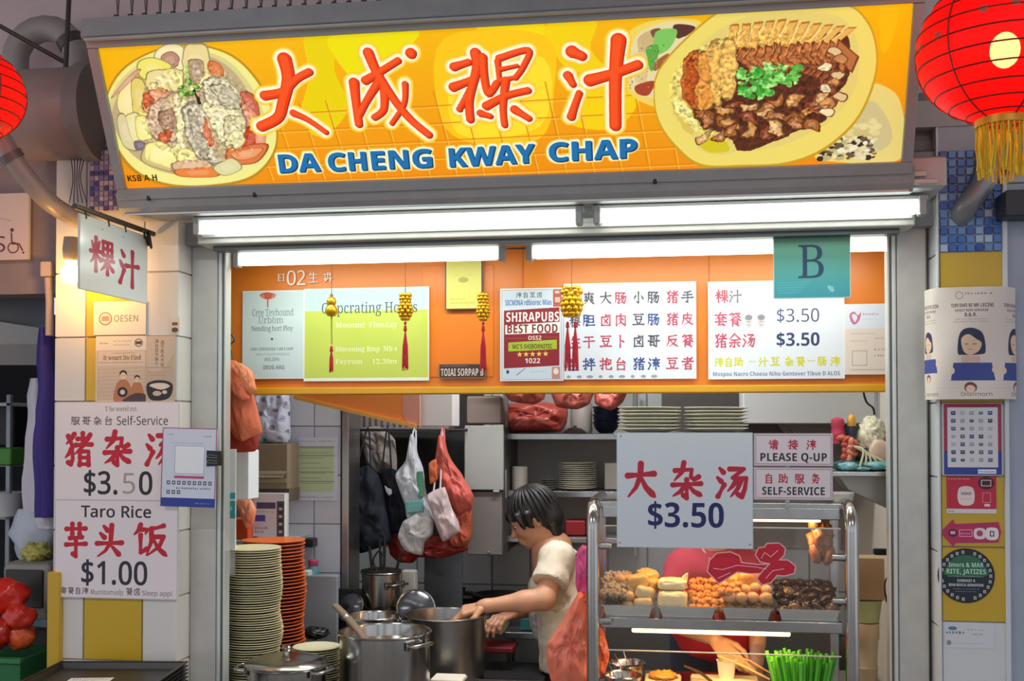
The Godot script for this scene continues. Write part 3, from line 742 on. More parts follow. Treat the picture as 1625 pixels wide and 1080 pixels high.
# the photographed food of the print: wandering outlines and mottled tones inside an oval
func mottle(im: Image, r: Rect2i, c: Vector2, q: Vector2, sd: int) -> void:
	var src: Image = im.duplicate()
	var a := noise(sd, 0.016); var b := noise(sd + 9, 0.075); var g := noise(sd + 5, 0.03)
	for y in range(r.position.y, r.end.y):
		for x in range(r.position.x, r.end.x):
			var e := Vector2((x - c.x) / q.x, (y - c.y) / q.y).length()
			if e > 1.0: continue
			var k := clampf((1.0 - e) * 5.0, 0.0, 1.0)
			var n := a.get_noise_2d(x, y); var m := b.get_noise_2d(x, y)
			var p := src.get_pixel(clampi(x + int((n * 12.0 + m * 3.0) * k), r.position.x, r.end.x - 1), clampi(y + int((a.get_noise_2d(y + 300, x) * 12.0 - m * 3.0) * k), 0, 419))
			var pale := minf(p.r, p.g) > 0.75 and e > 0.8
			var t := 1.0 + (0.05 if pale else 1.0) * k * (0.42 * m * (0.7 + n) + 0.26 * g.get_noise_2d(x * 1.6, y * 1.6))
			im.set_pixel(x, y, Color(clampf(p.r * t, 0, 1), clampf(p.g * t, 0, 1), clampf(p.b * t, 0, 1)))

func shrunk(a: Array, s: float) -> Array:
	var cx := 0.0; var cy := 0.0; var n := a.size() / 2
	for i in n: cx += a[2 * i] / float(n); cy += a[2 * i + 1] / float(n)
	var o := []
	for i in n: o.append(cx + (a[2 * i] - cx) * s); o.append(cy + (a[2 * i + 1] - cy) * s)
	return o

func plate_print(c: Cv) -> void:
	# small dish behind
	c.soft([1384, 35, 1439, 9, 1514, 7, 1565, 30, 1538, 127, 1472, 235, 1403, 220, 1367, 169, 1364, 101], hx("ecd25c"))
	c.soft([1396, 56, 1445, 22, 1501, 13, 1551, 32, 1524, 110, 1458, 205, 1408, 206, 1383, 170], hx("e6d6a0"))
	for p in [["cdb27a", 1406, 53, 1453, 31, 1465, 73, 1418, 104], ["5a3428", 1495, 22, 1545, 32, 1511, 59, 1494, 50], ["7a5038", 1437, 35, 1459, 30, 1466, 50, 1445, 55], ["7fc45c", 1449, 39, 1500, 36, 1483, 83, 1449, 96], ["5aa845", 1425, 81, 1456, 76, 1447, 131, 1434, 139], ["a8442a", 1398, 180, 1444, 170, 1430, 207, 1402, 202], ["a5603a", 1447, 119, 1479, 97, 1475, 117, 1446, 143], ["e3d9a8", 1499, 65, 1538, 57, 1505, 112, 1478, 124], ["d9c58a", 1393, 103, 1425, 94, 1426, 164, 1398, 168]]:
		c.soft(p.slice(1), hx(p[0]))
	speckle(c, 1345, 60, 1470, 190, 120, [hx("c99a60"), hx("efe3b0"), hx("8a5030")], 0.8, 2.4)
	# small dish in front at the right
	c.soft([1838, 390, 1891, 297, 1955, 215, 1991, 209, 2038, 261, 2046, 413, 1891, 414], hx("e6d77c"))
	c.soft([1873, 382, 1913, 323, 1963, 249, 2010, 302, 2019, 370, 1950, 399], hx("cfc48a"))
	speckle(c, 1852, 345, 1985, 405, 130, [hx("3a2c26"), hx("e3dcae"), hx("f0eccc"), hx("6a5a40"), hx("bdb27c")], 3, 9)
	speckle(c, 1905, 300, 1990, 350, 40, [hx("e6dc9a"), hx("cfc07a"), hx("e0d690")], 4, 10)
	# the large plate
	c.soft([1442, 208, 1454, 140, 1519, 60, 1603, -9, 1676, -22, 1876, -12, 1947, 36, 1976, 126, 1970, 216, 1934, 307, 1861, 382, 1771, 417, 1664, 421, 1556, 413, 1489, 350, 1451, 278], hx("c99c22"))
	c.soft([1445, 208, 1457, 143, 1523, 63, 1606, -5, 1679, -18, 1874, -9, 1943, 39, 1972, 126, 1965, 213, 1930, 302, 1858, 375, 1771, 410, 1664, 413, 1559, 406, 1494, 346, 1455, 278], hx("ecd96a"))
	c.soft([1488, 210, 1504, 142, 1555, 78, 1631, 25, 1705, 9, 1855, 15, 1912, 58, 1933, 132, 1927, 214, 1883, 288, 1817, 336, 1726, 370, 1620, 365, 1529, 316, 1493, 262], hx("e3cf72"))
	c.soft([1519, 211, 1567, 146, 1644, 83, 1776, 83, 1891, 65, 1912, 131, 1905, 205, 1847, 261, 1861, 295, 1772, 335, 1665, 374, 1590, 327, 1532, 264], hx("5a2f1e"))
	# back fan of pale slices
	for i in 11:
		var x := 1150.0 + i * 16.0
		var lean := -6.0 + i * 3.2
		var a := [[x - 8, 78.0 - i * 0.6], [x + 4 + lean, 30.0 + absf(i - 4) * 2.0], [x + 18 + lean, 28.0 + absf(i - 4) * 2.2], [x + 9, 80.0 - i * 0.8]]
		slab(c, a, "b4702c", "e8b457", "f6d98c")
	# fan of brown slices
	for i in 13:
		var x := 1160.0 + i * 13.0
		slab(c, [[x, 92.0 - i * 0.5], [x + 8, 72.0 - i * 1.0], [x + 44, 104.0 - i * 1.2], [x + 34, 122.0 - i * 0.5]], "7a4222", "b8703c", "cf8a50")
	for i in 6:
		slab(c, [[1250.0 + i * 10, 110.0 + i * 4], [1262.0 + i * 10, 100.0 + i * 3.0], [1330.0, 96.0 + i * 12], [1326.0, 110.0 + i * 12]], "5f2f1c", "94522f", "b0703f")
	# tofu block at the left
	for p in [["c4682a", [1076, 95, 1102, 86, 1100, 172, 1078, 165]], ["b5541f", [1082, 100, 1096, 94, 1096, 162, 1084, 158]], ["dd9440", [1102, 86, 1124, 92, 1128, 165, 1100, 172]], ["e8b45a", [1112, 80, 1132, 68, 1140, 150, 1128, 165]], ["eab95e", [1134, 70, 1156, 66, 1164, 138, 1140, 152]]]:
		c.soft(gp(p[1]), hx(p[0]).darkened(0.3)); c.soft(shrunk(gp(p[1]), 0.92), hx(p[0]))
	# egg wedges
	for p in [["d8c05c", [1058, 152, 1072, 152, 1106, 196, 1100, 214, 1076, 200]], ["efe08a", [1060, 158, 1074, 158, 1102, 196, 1096, 206]], ["e3d070", [1096, 212, 1112, 205, 1150, 216, 1168, 238, 1150, 246, 1118, 242, 1104, 232]], ["d6c422", [1112, 216, 1140, 220, 1158, 238, 1126, 242, 1106, 228]]]:
		c.soft(gp(p[1]), hx(p[0]))
	# chopped pieces in the front
	for i in 26:
		var a := i * 0.41
		var x := 1115.0 + (i % 9) * 24.0 + 6.0 * sin(i * 2.1)
		var y := 176.0 + int(i / 9) * 20.0 + 5.0 * cos(i * 1.7) - (i % 9) * 2.5
		var pts := []
		for q in 6:
			var r := 13.0 + 6.0 * sin(i * 1.3 + q * 2.4)
			pts.append(x + cos(a + q * TAU / 6) * r * 1.15); pts.append(y + sin(a + q * TAU / 6) * r * 0.8)
		var col: Color = [hx("a8632e"), hx("c98a4a"), hx("8a4324"), hx("d8a565"), hx("b87440")][i % 5]
		c.soft(gp(pts), col.darkened(0.45)); c.soft(shrunk(gp(pts), 0.82), col); c.soft(shrunk(gp(pts), 0.4), col.lightened(0.22))
	for i in 9:
		var p := [1318.0 + 14.0 * sin(i * 2.3), 82.0 + i * 12.0]
		var g := gp([p[0] - 14, p[1], p[0], p[1] - 9, p[0] + 14, p[1] - 2, p[0] + 6, p[1] + 8])
		c.soft(g, hx("7a4a2a")); c.soft(shrunk(g, 0.8), [hx("e0c48a"), hx("c88a50"), hx("efe0b0")][i % 3])
	var l := gp([1168, 106, 1264, 150])
	speckle(c, l[0], l[1], l[2] - 60, l[3], 70, [hx("3f9a34"), hx("63bd4a"), hx("8fd873")], 4, 12)
	speckle(c, l[0] + 60, l[1] - 10, l[2], l[3] - 26, 60, [hx("7fd060"), hx("aee88a"), hx("56ad40")], 4, 11)

func slab(c: Cv, a: Array, edge: String, body: String, top: String) -> void:
	var f := []
	for p in a: f.append(p[0]); f.append(p[1])
	var g := gp(f)
	c.poly(g, hx(edge)); c.poly(shrunk(g, 0.84), hx(body)); c.line([g[0] * 0.8 + g[2] * 0.2, g[1] * 0.8 + g[3] * 0.2, g[0] * 0.2 + g[2] * 0.8, g[1] * 0.2 + g[3] * 0.8], 3.0, hx(top))

# from layout units of the artwork to canvas pixels
func gp(a: Array) -> Array:
	var o := []
	for i in range(0, a.size(), 2):
		var x: float = a[i]; var y: float = a[i + 1]
		var w := 1.0 + 0.00010226 * x - 0.00023687 * y
		o.append((1.79157 * x - 0.44789 * y - 235.14) / w); o.append((0.099719 * x + 1.79078 * y - 149.27) / w)
	return o

# ------------------------------------------------------------------ fluorescent tubes over the opening
func tube_lamp(label: String, x0: float, x1: float, y: float, z: float, r: float, lights: Array, body := true) -> void:
	var t := thing("fluorescent_lamp", label, "tube light", Vector3((x0 + x1) / 2, y, z))
	var L := x1 - x0
	var white := mat(hx("d9dbd6"), 0.4)
	if body:
		part(t, "batten", rbox(L + 0.02, 0.014, 0.05, 0.004), white, Vector3(0, r + 0.006, -0.012))
	else:
		part(t, "batten", rbox(L, 0.03, 0.035, 0.005), white, Vector3(0, r + 0.017, 0.0))
	for s in [-1.0, 1.0]: part(t, "lamp_holder", rbox(0.022, 0.06, 0.045, 0.005), mat(hx("a9aaa6"), 0.4), Vector3(s * (L / 2 - 0.006), 0.004, 0))
	part(t, "tube", tube([Vector3(-L / 2 + 0.01, 0, 0), Vector3(-L / 2 + 0.03, 0, 0), Vector3(0, 0, 0), Vector3(L / 2 - 0.03, 0, 0), Vector3(L / 2 - 0.01, 0, 0)], [r * 0.7, r, r, r, r * 0.7], 14), glow(Color(0.97, 1.0, 0.97), 3.2))
	for l in lights: area("tube_light", l[0].normalized() * (r + 0.004), l[0], L - 0.06, r * 1.6, l[1], Color(0.97, 1.0, 0.96), t)

func tube_lights() -> void:
	tube_lamp("bright fluorescent tube under the left half of the signboard, outside the opening", -0.919, 0.326, 2.298, 0.1, 0.021, [[Vector3(0, -1, 0.55), 0.3]])
	tube_lamp("bright fluorescent tube under the right half of the signboard, outside the opening", 0.37, 1.331, 2.298, 0.1, 0.021, [[Vector3(0, -1, 0.55), 0.3]])
	tube_lamp("fluorescent tube inside the opening, over the opening hours poster", -0.899, 0.044, 2.234, -0.17, 0.020, [[Vector3(0, -1, -0.25), 0.15]], false)
	tube_lamp("fluorescent tube inside the opening, over the white menu boards", 0.125, 1.299, 2.234, -0.17, 0.020, [[Vector3(0, -1, -0.25), 0.22]], false)
	# kitchen ceiling lamp behind the menu panel
	var t := thing("kitchen_ceiling_lamp", "white batten lamp on the kitchen ceiling behind the orange menu panel", "lamp", Vector3(0.12, 2.5, -0.72))
	part(t, "housing", rbox(1.3, 0.05, 0.12), mat(Color(0.9, 0.9, 0.9)))
	part(t, "diffuser", rbox(1.2, 0.03, 0.08), glow(Color(0.98, 0.98, 0.94), 2.5), Vector3(0, -0.04, 0))
	area("kitchen_light", Vector3(0, -0.062, 0), Vector3.DOWN, 1.2, 0.08, 1.8, Color(0.96, 0.98, 1.0), t)

func zi(c: Cv, called: String, x: float, y: float, w: float, h: float, col: Color, thick: float) -> void:
	c.brush(GLYPH[called], x, y, w, h, col, thick)

func scribble(c: Cv, x0: float, x1: float, y: float, h: float, col: Color, words := 3) -> void:
	# a line of print too small to read
	var x := x0
	while x < x1 - h * 0.4:
		var w := h * rng.randf_range(0.35, 0.75)
		c.rect(x, y - h * rng.randf_range(0.55, 1.0), x + w * 0.45, y, col)
		c.rect(x, y - h * 0.5, x + w, y - h * 0.25, col)
		x += w + h * (0.35 if rng.randf() > 0.2 else 0.8)

# ------------------------------------------------------------------ left pillar and what hangs on it
func pillar_left() -> void:
	var x0 := -1.473; var x1 := -1.027
	var w := x1 - x0
	var white := [mat(hx("dcd6cf"), 0.28), mat(hx("d6d0c9"), 0.3), mat(hx("e0dbd4"), 0.26)]
	var yel := mat(hx("cfa92a"), 0.3)
	var wall := struct("wall_left", "white tiled pillar at the left of the stall, with a column of yellow tiles", rbox(w - 0.012, 2.62, 0.34, 0.0), mat(hx("b8aea4"), 0.8), Vector3((x0 + x1) / 2, 1.31, -0.178))
	var base := wall.position
	var cols := [[x0, -1.359], [-1.359, -1.149], [-1.149, x1]]
	var h := 0.2165
	var y0 := 0.876
	for j in range(-3, 9):
		for i in 3:
			var a: float = cols[i][0]; var b: float = cols[i][1]
			var yellow := i == 1 and (j == 0 or (j >= 4 and j < 6))
			part(wall, "tile", rbox(b - a - 0.004, h - 0.004, 0.010, 0.002), yel if yellow else white[(i + j + 6) % 3], Vector3((a + b) / 2, y0 + (j + 0.5) * h, -0.005) - base)
		part(wall, "tile", rbox(0.008, h - 0.004, 0.16, 0.002), white[(j + 3) % 3], Vector3(x1 - 0.004, y0 + (j + 0.5) * h, -0.082) - base)
	struct("trim_5", "yellow corner strip on the lower left edge of the tiled pillar", rbox(0.045, 0.60, 0.05, 0.004), mat(hx("cba32a"), 0.35), Vector3(-1.455, 0.87, 0.0))
	# price sign: pork offal soup
	var red := hx("c5142c"); var ink := hx("2a2226"); var paper := hx("ece2e2")
	var c := canvas(88, 637, 285, 793, 4.0, paper)
	c.frame(88, 637, 285, 793, 1.2, hx("cfc4c3"))
	c.text("T he werel rot.", 168, 652, 10, hx("6a5a5a"), "serif", 52)
	for i in 4: zi(c, ["fu", "ge", "za", "tai"][i], 114 + i * 17.5, 660, 14, 14, hx("6a5c5c"), 1.6)
	c.text("Self-Service", 186, 674, 19, hx("3c3234"), "sans", 82)
	zi(c, "zhu", 103, 685, 45, 55, red, 7.4); zi(c, "za", 164, 683, 48, 56, red, 7.8); zi(c, "tang", 232, 684, 48, 56, red, 7.6)
	c.text("$3.", 133, 783, 49, ink, "sans", 58, 0.7); c.text("5", 194, 782, 45, hx("a99a96"), "sans"); c.text("0", 221, 783, 49, ink, "sans", 24, 0.7)
	board("price_sign", "white sign with red characters and $3.50, upper of two on the tiled pillar", "sign", c.done(), -1.238, 1.576, 0.008, 0.444, 0.329, 0.008)
	# price sign: taro rice
	c = canvas(88, 793, 283, 949, 4.0, hx("eae0e2"))
	c.frame(88, 793, 283, 949, 1.2, hx("cabfbf"))
	c.text("Taro Rice", 130, 820, 25, ink, "sans", 112, 0.35)
	zi(c, "yu", 104, 828, 36, 58, red, 7.2); zi(c, "tou", 153, 830, 45, 54, red, 7.6); zi(c, "fan", 213, 828, 53, 54, red, 7.2)
	c.text("$1.00", 129, 926, 50, hx("2c2a38"), "sans", 108, 0.7)
	for i in 4: zi(c, ["tao", "can", "zi", "di"][i], 98 + i * 11.5, 932, 10, 11, hx("6e6264"), 1.4)
	c.text("MuonitoxmuslJs", 146, 943, 11, hx("6e6264"), "sans", 52)
	zi(c, "can", 202, 931, 11, 12, hx("6e6264"), 1.4); zi(c, "lu", 214, 931, 11, 12, hx("6e6264"), 1.4)
	c.text("Sleep appl", 227, 943, 11, hx("6e6264"), "sans", 48)
	board("price_sign", "white Taro Rice sign with red characters and $1.00, lower on the tiled pillar", "sign", c.done(), -1.238, 1.248, 0.008, 0.439, 0.327, 0.008)
	# logo sheet
	c = canvas(149, 478, 232, 531, 5.0, hx("e9dccb"))
	c.oval(168, 505, 10.5, 10.5, hx("9a6a62")); c.oval(168, 505, 8.6, 8.6, hx("ead9c8")); c.rect(162, 501, 174, 509, hx("c98a80"))
	c.text("OESEN", 181, 510, 14, hx("76665e"), "sans", 40)
	board("logo_sheet", "cream sheet with a round reddish logo on the pillar below the warm bulb", "sheet", c.done(), -1.234, 2.021, 0.004, 0.188, 0.112, 0.002)
	# newspaper style poster
	c = canvas(152, 533, 232, 637, 6.0, hx("d9c4ae"))
	c.rect(152, 533, 232, 556, hx("e6d6c2")); scribble(c, 159, 172, 546, 4, hx("8a7868")); scribble(c, 180, 210, 542, 2.5, hx("9a8474")); scribble(c, 180, 206, 548, 2.5, hx("9a8474"))
	c.oval(220, 544, 6.5, 6.5, hx("5a4440")); c.oval(220, 544, 5.2, 5.2, hx("e2cfbc")); c.rect(215.5, 541.5, 224.5, 546.5, hx("5a4440"))
	c.frame(155, 556, 231, 636, 0.6, hx("a08a76"))
	scribble(c, 178, 214, 561, 2, hx("8a7060")); c.text("It wourt Do Find", 164, 571, 10, hx("6a3c36"), "serifbold", 60); scribble(c, 158, 228, 576, 2.4, hx("7a5c50"))
	c.rect(155.5, 580, 230.5, 636, hx("cdb7a2"))
	for i in 9: c.line([156, 586 + i * 6, 230, 583 + i * 6], 0.8, hx("bba38e"))
	for q in [[196, 595, 6.5], [218, 601, 5.0]]:
		c.soft([q[0] - q[2] * 2.2, 637, q[0] - q[2] * 1.6, q[1] + q[2] * 2.2, q[0], q[1] + q[2], q[0] + q[2] * 1.6, q[1] + q[2] * 2.2, q[0] + q[2] * 2.2, 637], hx("b87850"))
		c.oval(q[0], q[1] - q[2] * 0.35, q[2] * 0.9, q[2] * 0.85, hx("2c2422")); c.oval(q[0], q[1] + 1.4, q[2] * 0.74, q[2] * 0.9, hx("e6c4a6"))
		c.line([q[0] - 2, q[1] + 1, q[0] - 1, q[1] + 1], 0.8, hx("4a2c26")); c.line([q[0] + 1, q[1] + 1, q[0] + 2, q[1] + 1], 0.8, hx("4a2c26"))
	c.oval(195, 622, 8, 8, hx("2a2224")); c.oval(195, 622, 4, 4, hx("d9cabc")); c.soft([196, 634, 215, 624, 231, 626, 231, 637, 200, 637], hx("4b3c3c"))
	board("newspaper_poster", "yellowed newspaper style poster with two people on the tiled pillar", "poster", c.done(), -1.229, 1.851, 0.003, 0.181, 0.22, 0.002)
	c = canvas(232, 533, 278, 637, 6.0, hx("c2ab94"))
	c.soft([232, 533, 278, 533, 278, 555, 258, 585, 240, 590, 232, 570], hx("cdb8a2"))
	for i in 6: zi(c, ["tang", "tai", "zi", "da", "za", "xiao"][i], 246, 538 + i * 7, 6, 6.5, hx("7a6048"), 0.8); zi(c, ["lu", "gan", "pi", "tou", "da", "tai"][i], 255, 540 + i * 7, 6, 6.5, hx("7a6048"), 0.8)
	scribble(c, 234, 274, 584, 2.6, hx("8a745e")); scribble(c, 236, 272, 591, 1.8, hx("957f68")); scribble(c, 240, 266, 596, 1.8, hx("957f68"))
	c.soft([233, 612, 244, 604, 264, 604, 275, 612, 268, 632, 240, 634], hx("2c2424")); c.soft([238, 612, 246, 608, 262, 608, 270, 613, 256, 618], hx("e2d5c4")); c.oval(250, 624, 7, 4, hx("cdb9a2")); c.oval(262, 622, 4, 3, hx("d9c8b4"))
	board("bowl_poster", "brown poster with a dark bowl of food and vertical writing on the pillar", "poster", c.done(), -1.088, 1.85, 0.003, 0.103, 0.219, 0.002)
	c = canvas(270, 503, 285, 528, 8.0, hx("d9c9b8"))
	c.rect(273, 511, 282, 516, hx("6a5448")); c.oval(277.5, 523, 5.5, 4, hx("5a463c"))
	board("small_sticker", "tiny pale sticker with dark emblem near the pillar's right edge", "sticker", c.done(), -1.039, 1.995, 0.001, 0.033, 0.053, 0.001)
	# payment board clipped to the jamb; its code square is left blank
	c = canvas(258, 679, 342, 804, 5.0, hx("d4dae6"))
	c.frame(258, 679, 342, 804, 1.4, hx("a9407e")); c.rect(258, 790, 342, 804, hx("2b3f96")); c.rect(259.5, 680.5, 340.5, 790, hx("d4dae6"))
	scribble(c, 266, 278, 691, 3, hx("7a8296")); scribble(c, 320, 334, 693, 3, hx("7a8296")); scribble(c, 272, 322, 704, 2, hx("8a92a6"))
	c.rect(278, 707, 324, 752, hx("eceff3")); c.frame(278, 707, 324, 752, 0.8, hx("9aa2b4"))
	c.rect(278, 755, 324, 759, hx("c04a7c"))
	for i in 9: c.frame(267 + i * 8.0, 763, 272 + i * 8.0, 769, 1.4, hx("2e3a5a"))
	scribble(c, 282, 336, 776, 3.4, hx("33405e"))
	for i in 3: c.frame(267 + i * 8.0, 778, 272 + i * 8.0, 784, 1.4, hx("2e3a5a"))
	scribble(c, 312, 334, 799, 2.4, hx("aab8ea"))
	var qb := board("payment_board", "pale payment board with blue foot clipped to the left jamb", "board", c.done(), -0.973, 1.523, 0.03, 0.184, 0.259, 0.004)
	qb.rotation_degrees = Vector3(0, 4, -1.5)
	var clip := thing("binder_clip", "black binder clip holding the payment board on the left jamb", "clip", Vector3(-0.89, 1.553, 0.02), Vector3(0, 0, 0))
	part(clip, "jaw", prism([Vector2(-0.022, 0.026), Vector2(0.02, 0.024), Vector2(0.022, -0.024), Vector2(-0.022, -0.026)], 0.022), mat(hx("17171b"), 0.35))
	for sy in [0.008, -0.010]: part(clip, "wire_lever", tube(curve([Vector3(0.016, sy, 0.012), Vector3(-0.012, sy + 0.004, 0.017), Vector3(-0.014, sy - 0.004, 0.017), Vector3(0.016, sy - 0.006, 0.012)], 4), 0.0012, 6), mat(hx("8a8a8c"), 0.3, 0.9))
	# hanging shop sign at right angles to the front
	var a := Vector3(-1.12, 2.177, 0.46); var b := Vector3(-1.112, 2.169, 0.06)
	var d := Vector3(b.x - a.x, 0, b.z - a.z)
	c = canvas(0, 0, 130, 112, 5.0, hx("d5dcdb"))
	zi(c, "kway", 18, 26, 44, 56, hx("ad2440"), 6.4); zi(c, "chap", 72, 30, 40, 62, hx("ad2440"), 7.4)
	c.frame(0, 0, 130, 112, 1.0, hx("b9bfbc"))
	c.oval(40, 13, 1.2, 1.2, hx("707070")); c.oval(80, 14, 1.2, 1.2, hx("707070"))
	var hs := thing("hanging_sign", "white hanging sign with two red characters beside the warm bulb", "sign", Vector3((a.x + b.x) / 2, 2.172, (a.z + b.z) / 2), Vector3(0, rad_to_deg(atan2(-d.z, d.x)), 0))
	part(hs, "panel", board_mesh(d.length(), 0.222, 0.006), [mat(hx("c9cfcc")), print_mat(c.done(), 0.2)])
	part(hs, "support_bar", tube([Vector3(-d.length() / 2 - 0.02, 0.128, -0.002), Vector3(d.length() / 2 + 0.05, 0.128, -0.002)], 0.009, 8), mat(hx("4a4440"), 0.5, 0.5))
	for x in [-0.42, -0.1, 0.15, 0.45]: part(hs, "hanger_wire", tube([Vector3(x * d.length(), 0.10, 0.004), Vector3(x * d.length(), 0.134, 0.0)], 0.003, 5), mat(hx("2c2826"), 0.5))
	part(hs, "tangled_wire", tube(curve([Vector3(0.16, 0.125, 0.01), Vector3(0.19, 0.08, 0.012), Vector3(0.205, 0.12, 0.0), Vector3(0.175, 0.095, 0.02), Vector3(0.215, 0.075, 0.01), Vector3(0.2, 0.13, 0.008)], 5), 0.0035, 6), mat(hx("2a2523"), 0.6))
	# warm bulb on the pillar, half behind that sign
	var lp := thing("wall_bulb_lamp", "warm glowing bulb in a holder on the tiled pillar behind the hanging sign", "lamp", Vector3(-1.339, 2.176, 0.13))
	part(lp, "holder", lathe([Vector2(0, 0.10), Vector2(0.022, 0.098), Vector2(0.026, 0.06), Vector2(0.024, 0.03), Vector2(0.018, 0.022), Vector2(0, 0.022)], 18), mat(hx("9c8a74"), 0.5))
	part(lp, "bulb", lathe([Vector2(0, 0.024), Vector2(0.016, 0.022), Vector2(0.02, 0.008), Vector2(0.03, -0.012), Vector2(0.032, -0.028), Vector2(0.024, -0.046), Vector2(0.01, -0.054), Vector2(0, -0.055)], 20), glow(Color(1.0, 0.80, 0.45), 7.0))
	part(lp, "arm", tube([Vector3(0, 0.09, 0), Vector3(0, 0.10, -0.06), Vector3(0, 0.10, -0.132)], 0.008, 8), mat(hx("8a7c6c"), 0.5))
	omni("warm_bulb_light", Vector3(0, -0.02, 0), 0.06, Color(1.0, 0.74, 0.38), 0.03, lp)

# ------------------------------------------------------------------ right pillar
func face_print(c: Cv, x: float, y: float, s: float) -> void:
	# a printed cartoon of a woman behind a blue counter panel with a child below
	c.soft([x - 24 * s, y + 24 * s, x - 22 * s, y - 8 * s, x - 12 * s, y - 24 * s, x + 6 * s, y - 26 * s, x + 20 * s, y - 14 * s, x + 24 * s, y + 20 * s, x + 16 * s, y + 27 * s, x - 14 * s, y + 28 * s], hx("2e2f4e"))
	c.soft([x - 17 * s, y - 4 * s, x - 4 * s, y - 14 * s, x + 10 * s, y - 4 * s, x + 18 * s, y + 4 * s, x + 14 * s, y + 20 * s, x, y + 28 * s, x - 13 * s, y + 20 * s], hx("e4c3a4"))
	for q in [-7, 7]: c.line([x + q * s - 3 * s, y + 6 * s, x + q * s + 3 * s, y + 6 * s], 1.4 * s, hx("3a2a30"))
	c.line([x - 4 * s, y + 17 * s, x + 4 * s, y + 17 * s], 1.2 * s, hx("b0564e"))
	c.rect(x - 16 * s, y + 30 * s, x + 16 * s, y + 44 * s, hx("d9b8a4"))
	c.poly([x - 33 * s, y + 44 * s, x + 33 * s, y + 44 * s, x + 38 * s, y + 80 * s, x - 38 * s, y + 80 * s], hx("3a4a92"))
	c.oval(x - 36 * s, y + 60 * s, 6 * s, 7 * s, hx("e8cdb2")); c.oval(x + 38 * s, y + 58 * s, 5 * s, 7 * s, hx("e8cdb2"))
	c.oval(x, y + 94 * s, 11 * s, 11 * s, hx("7a3a40")); c.oval(x, y + 97 * s, 8 * s, 8 * s, hx("e8c8b0"))

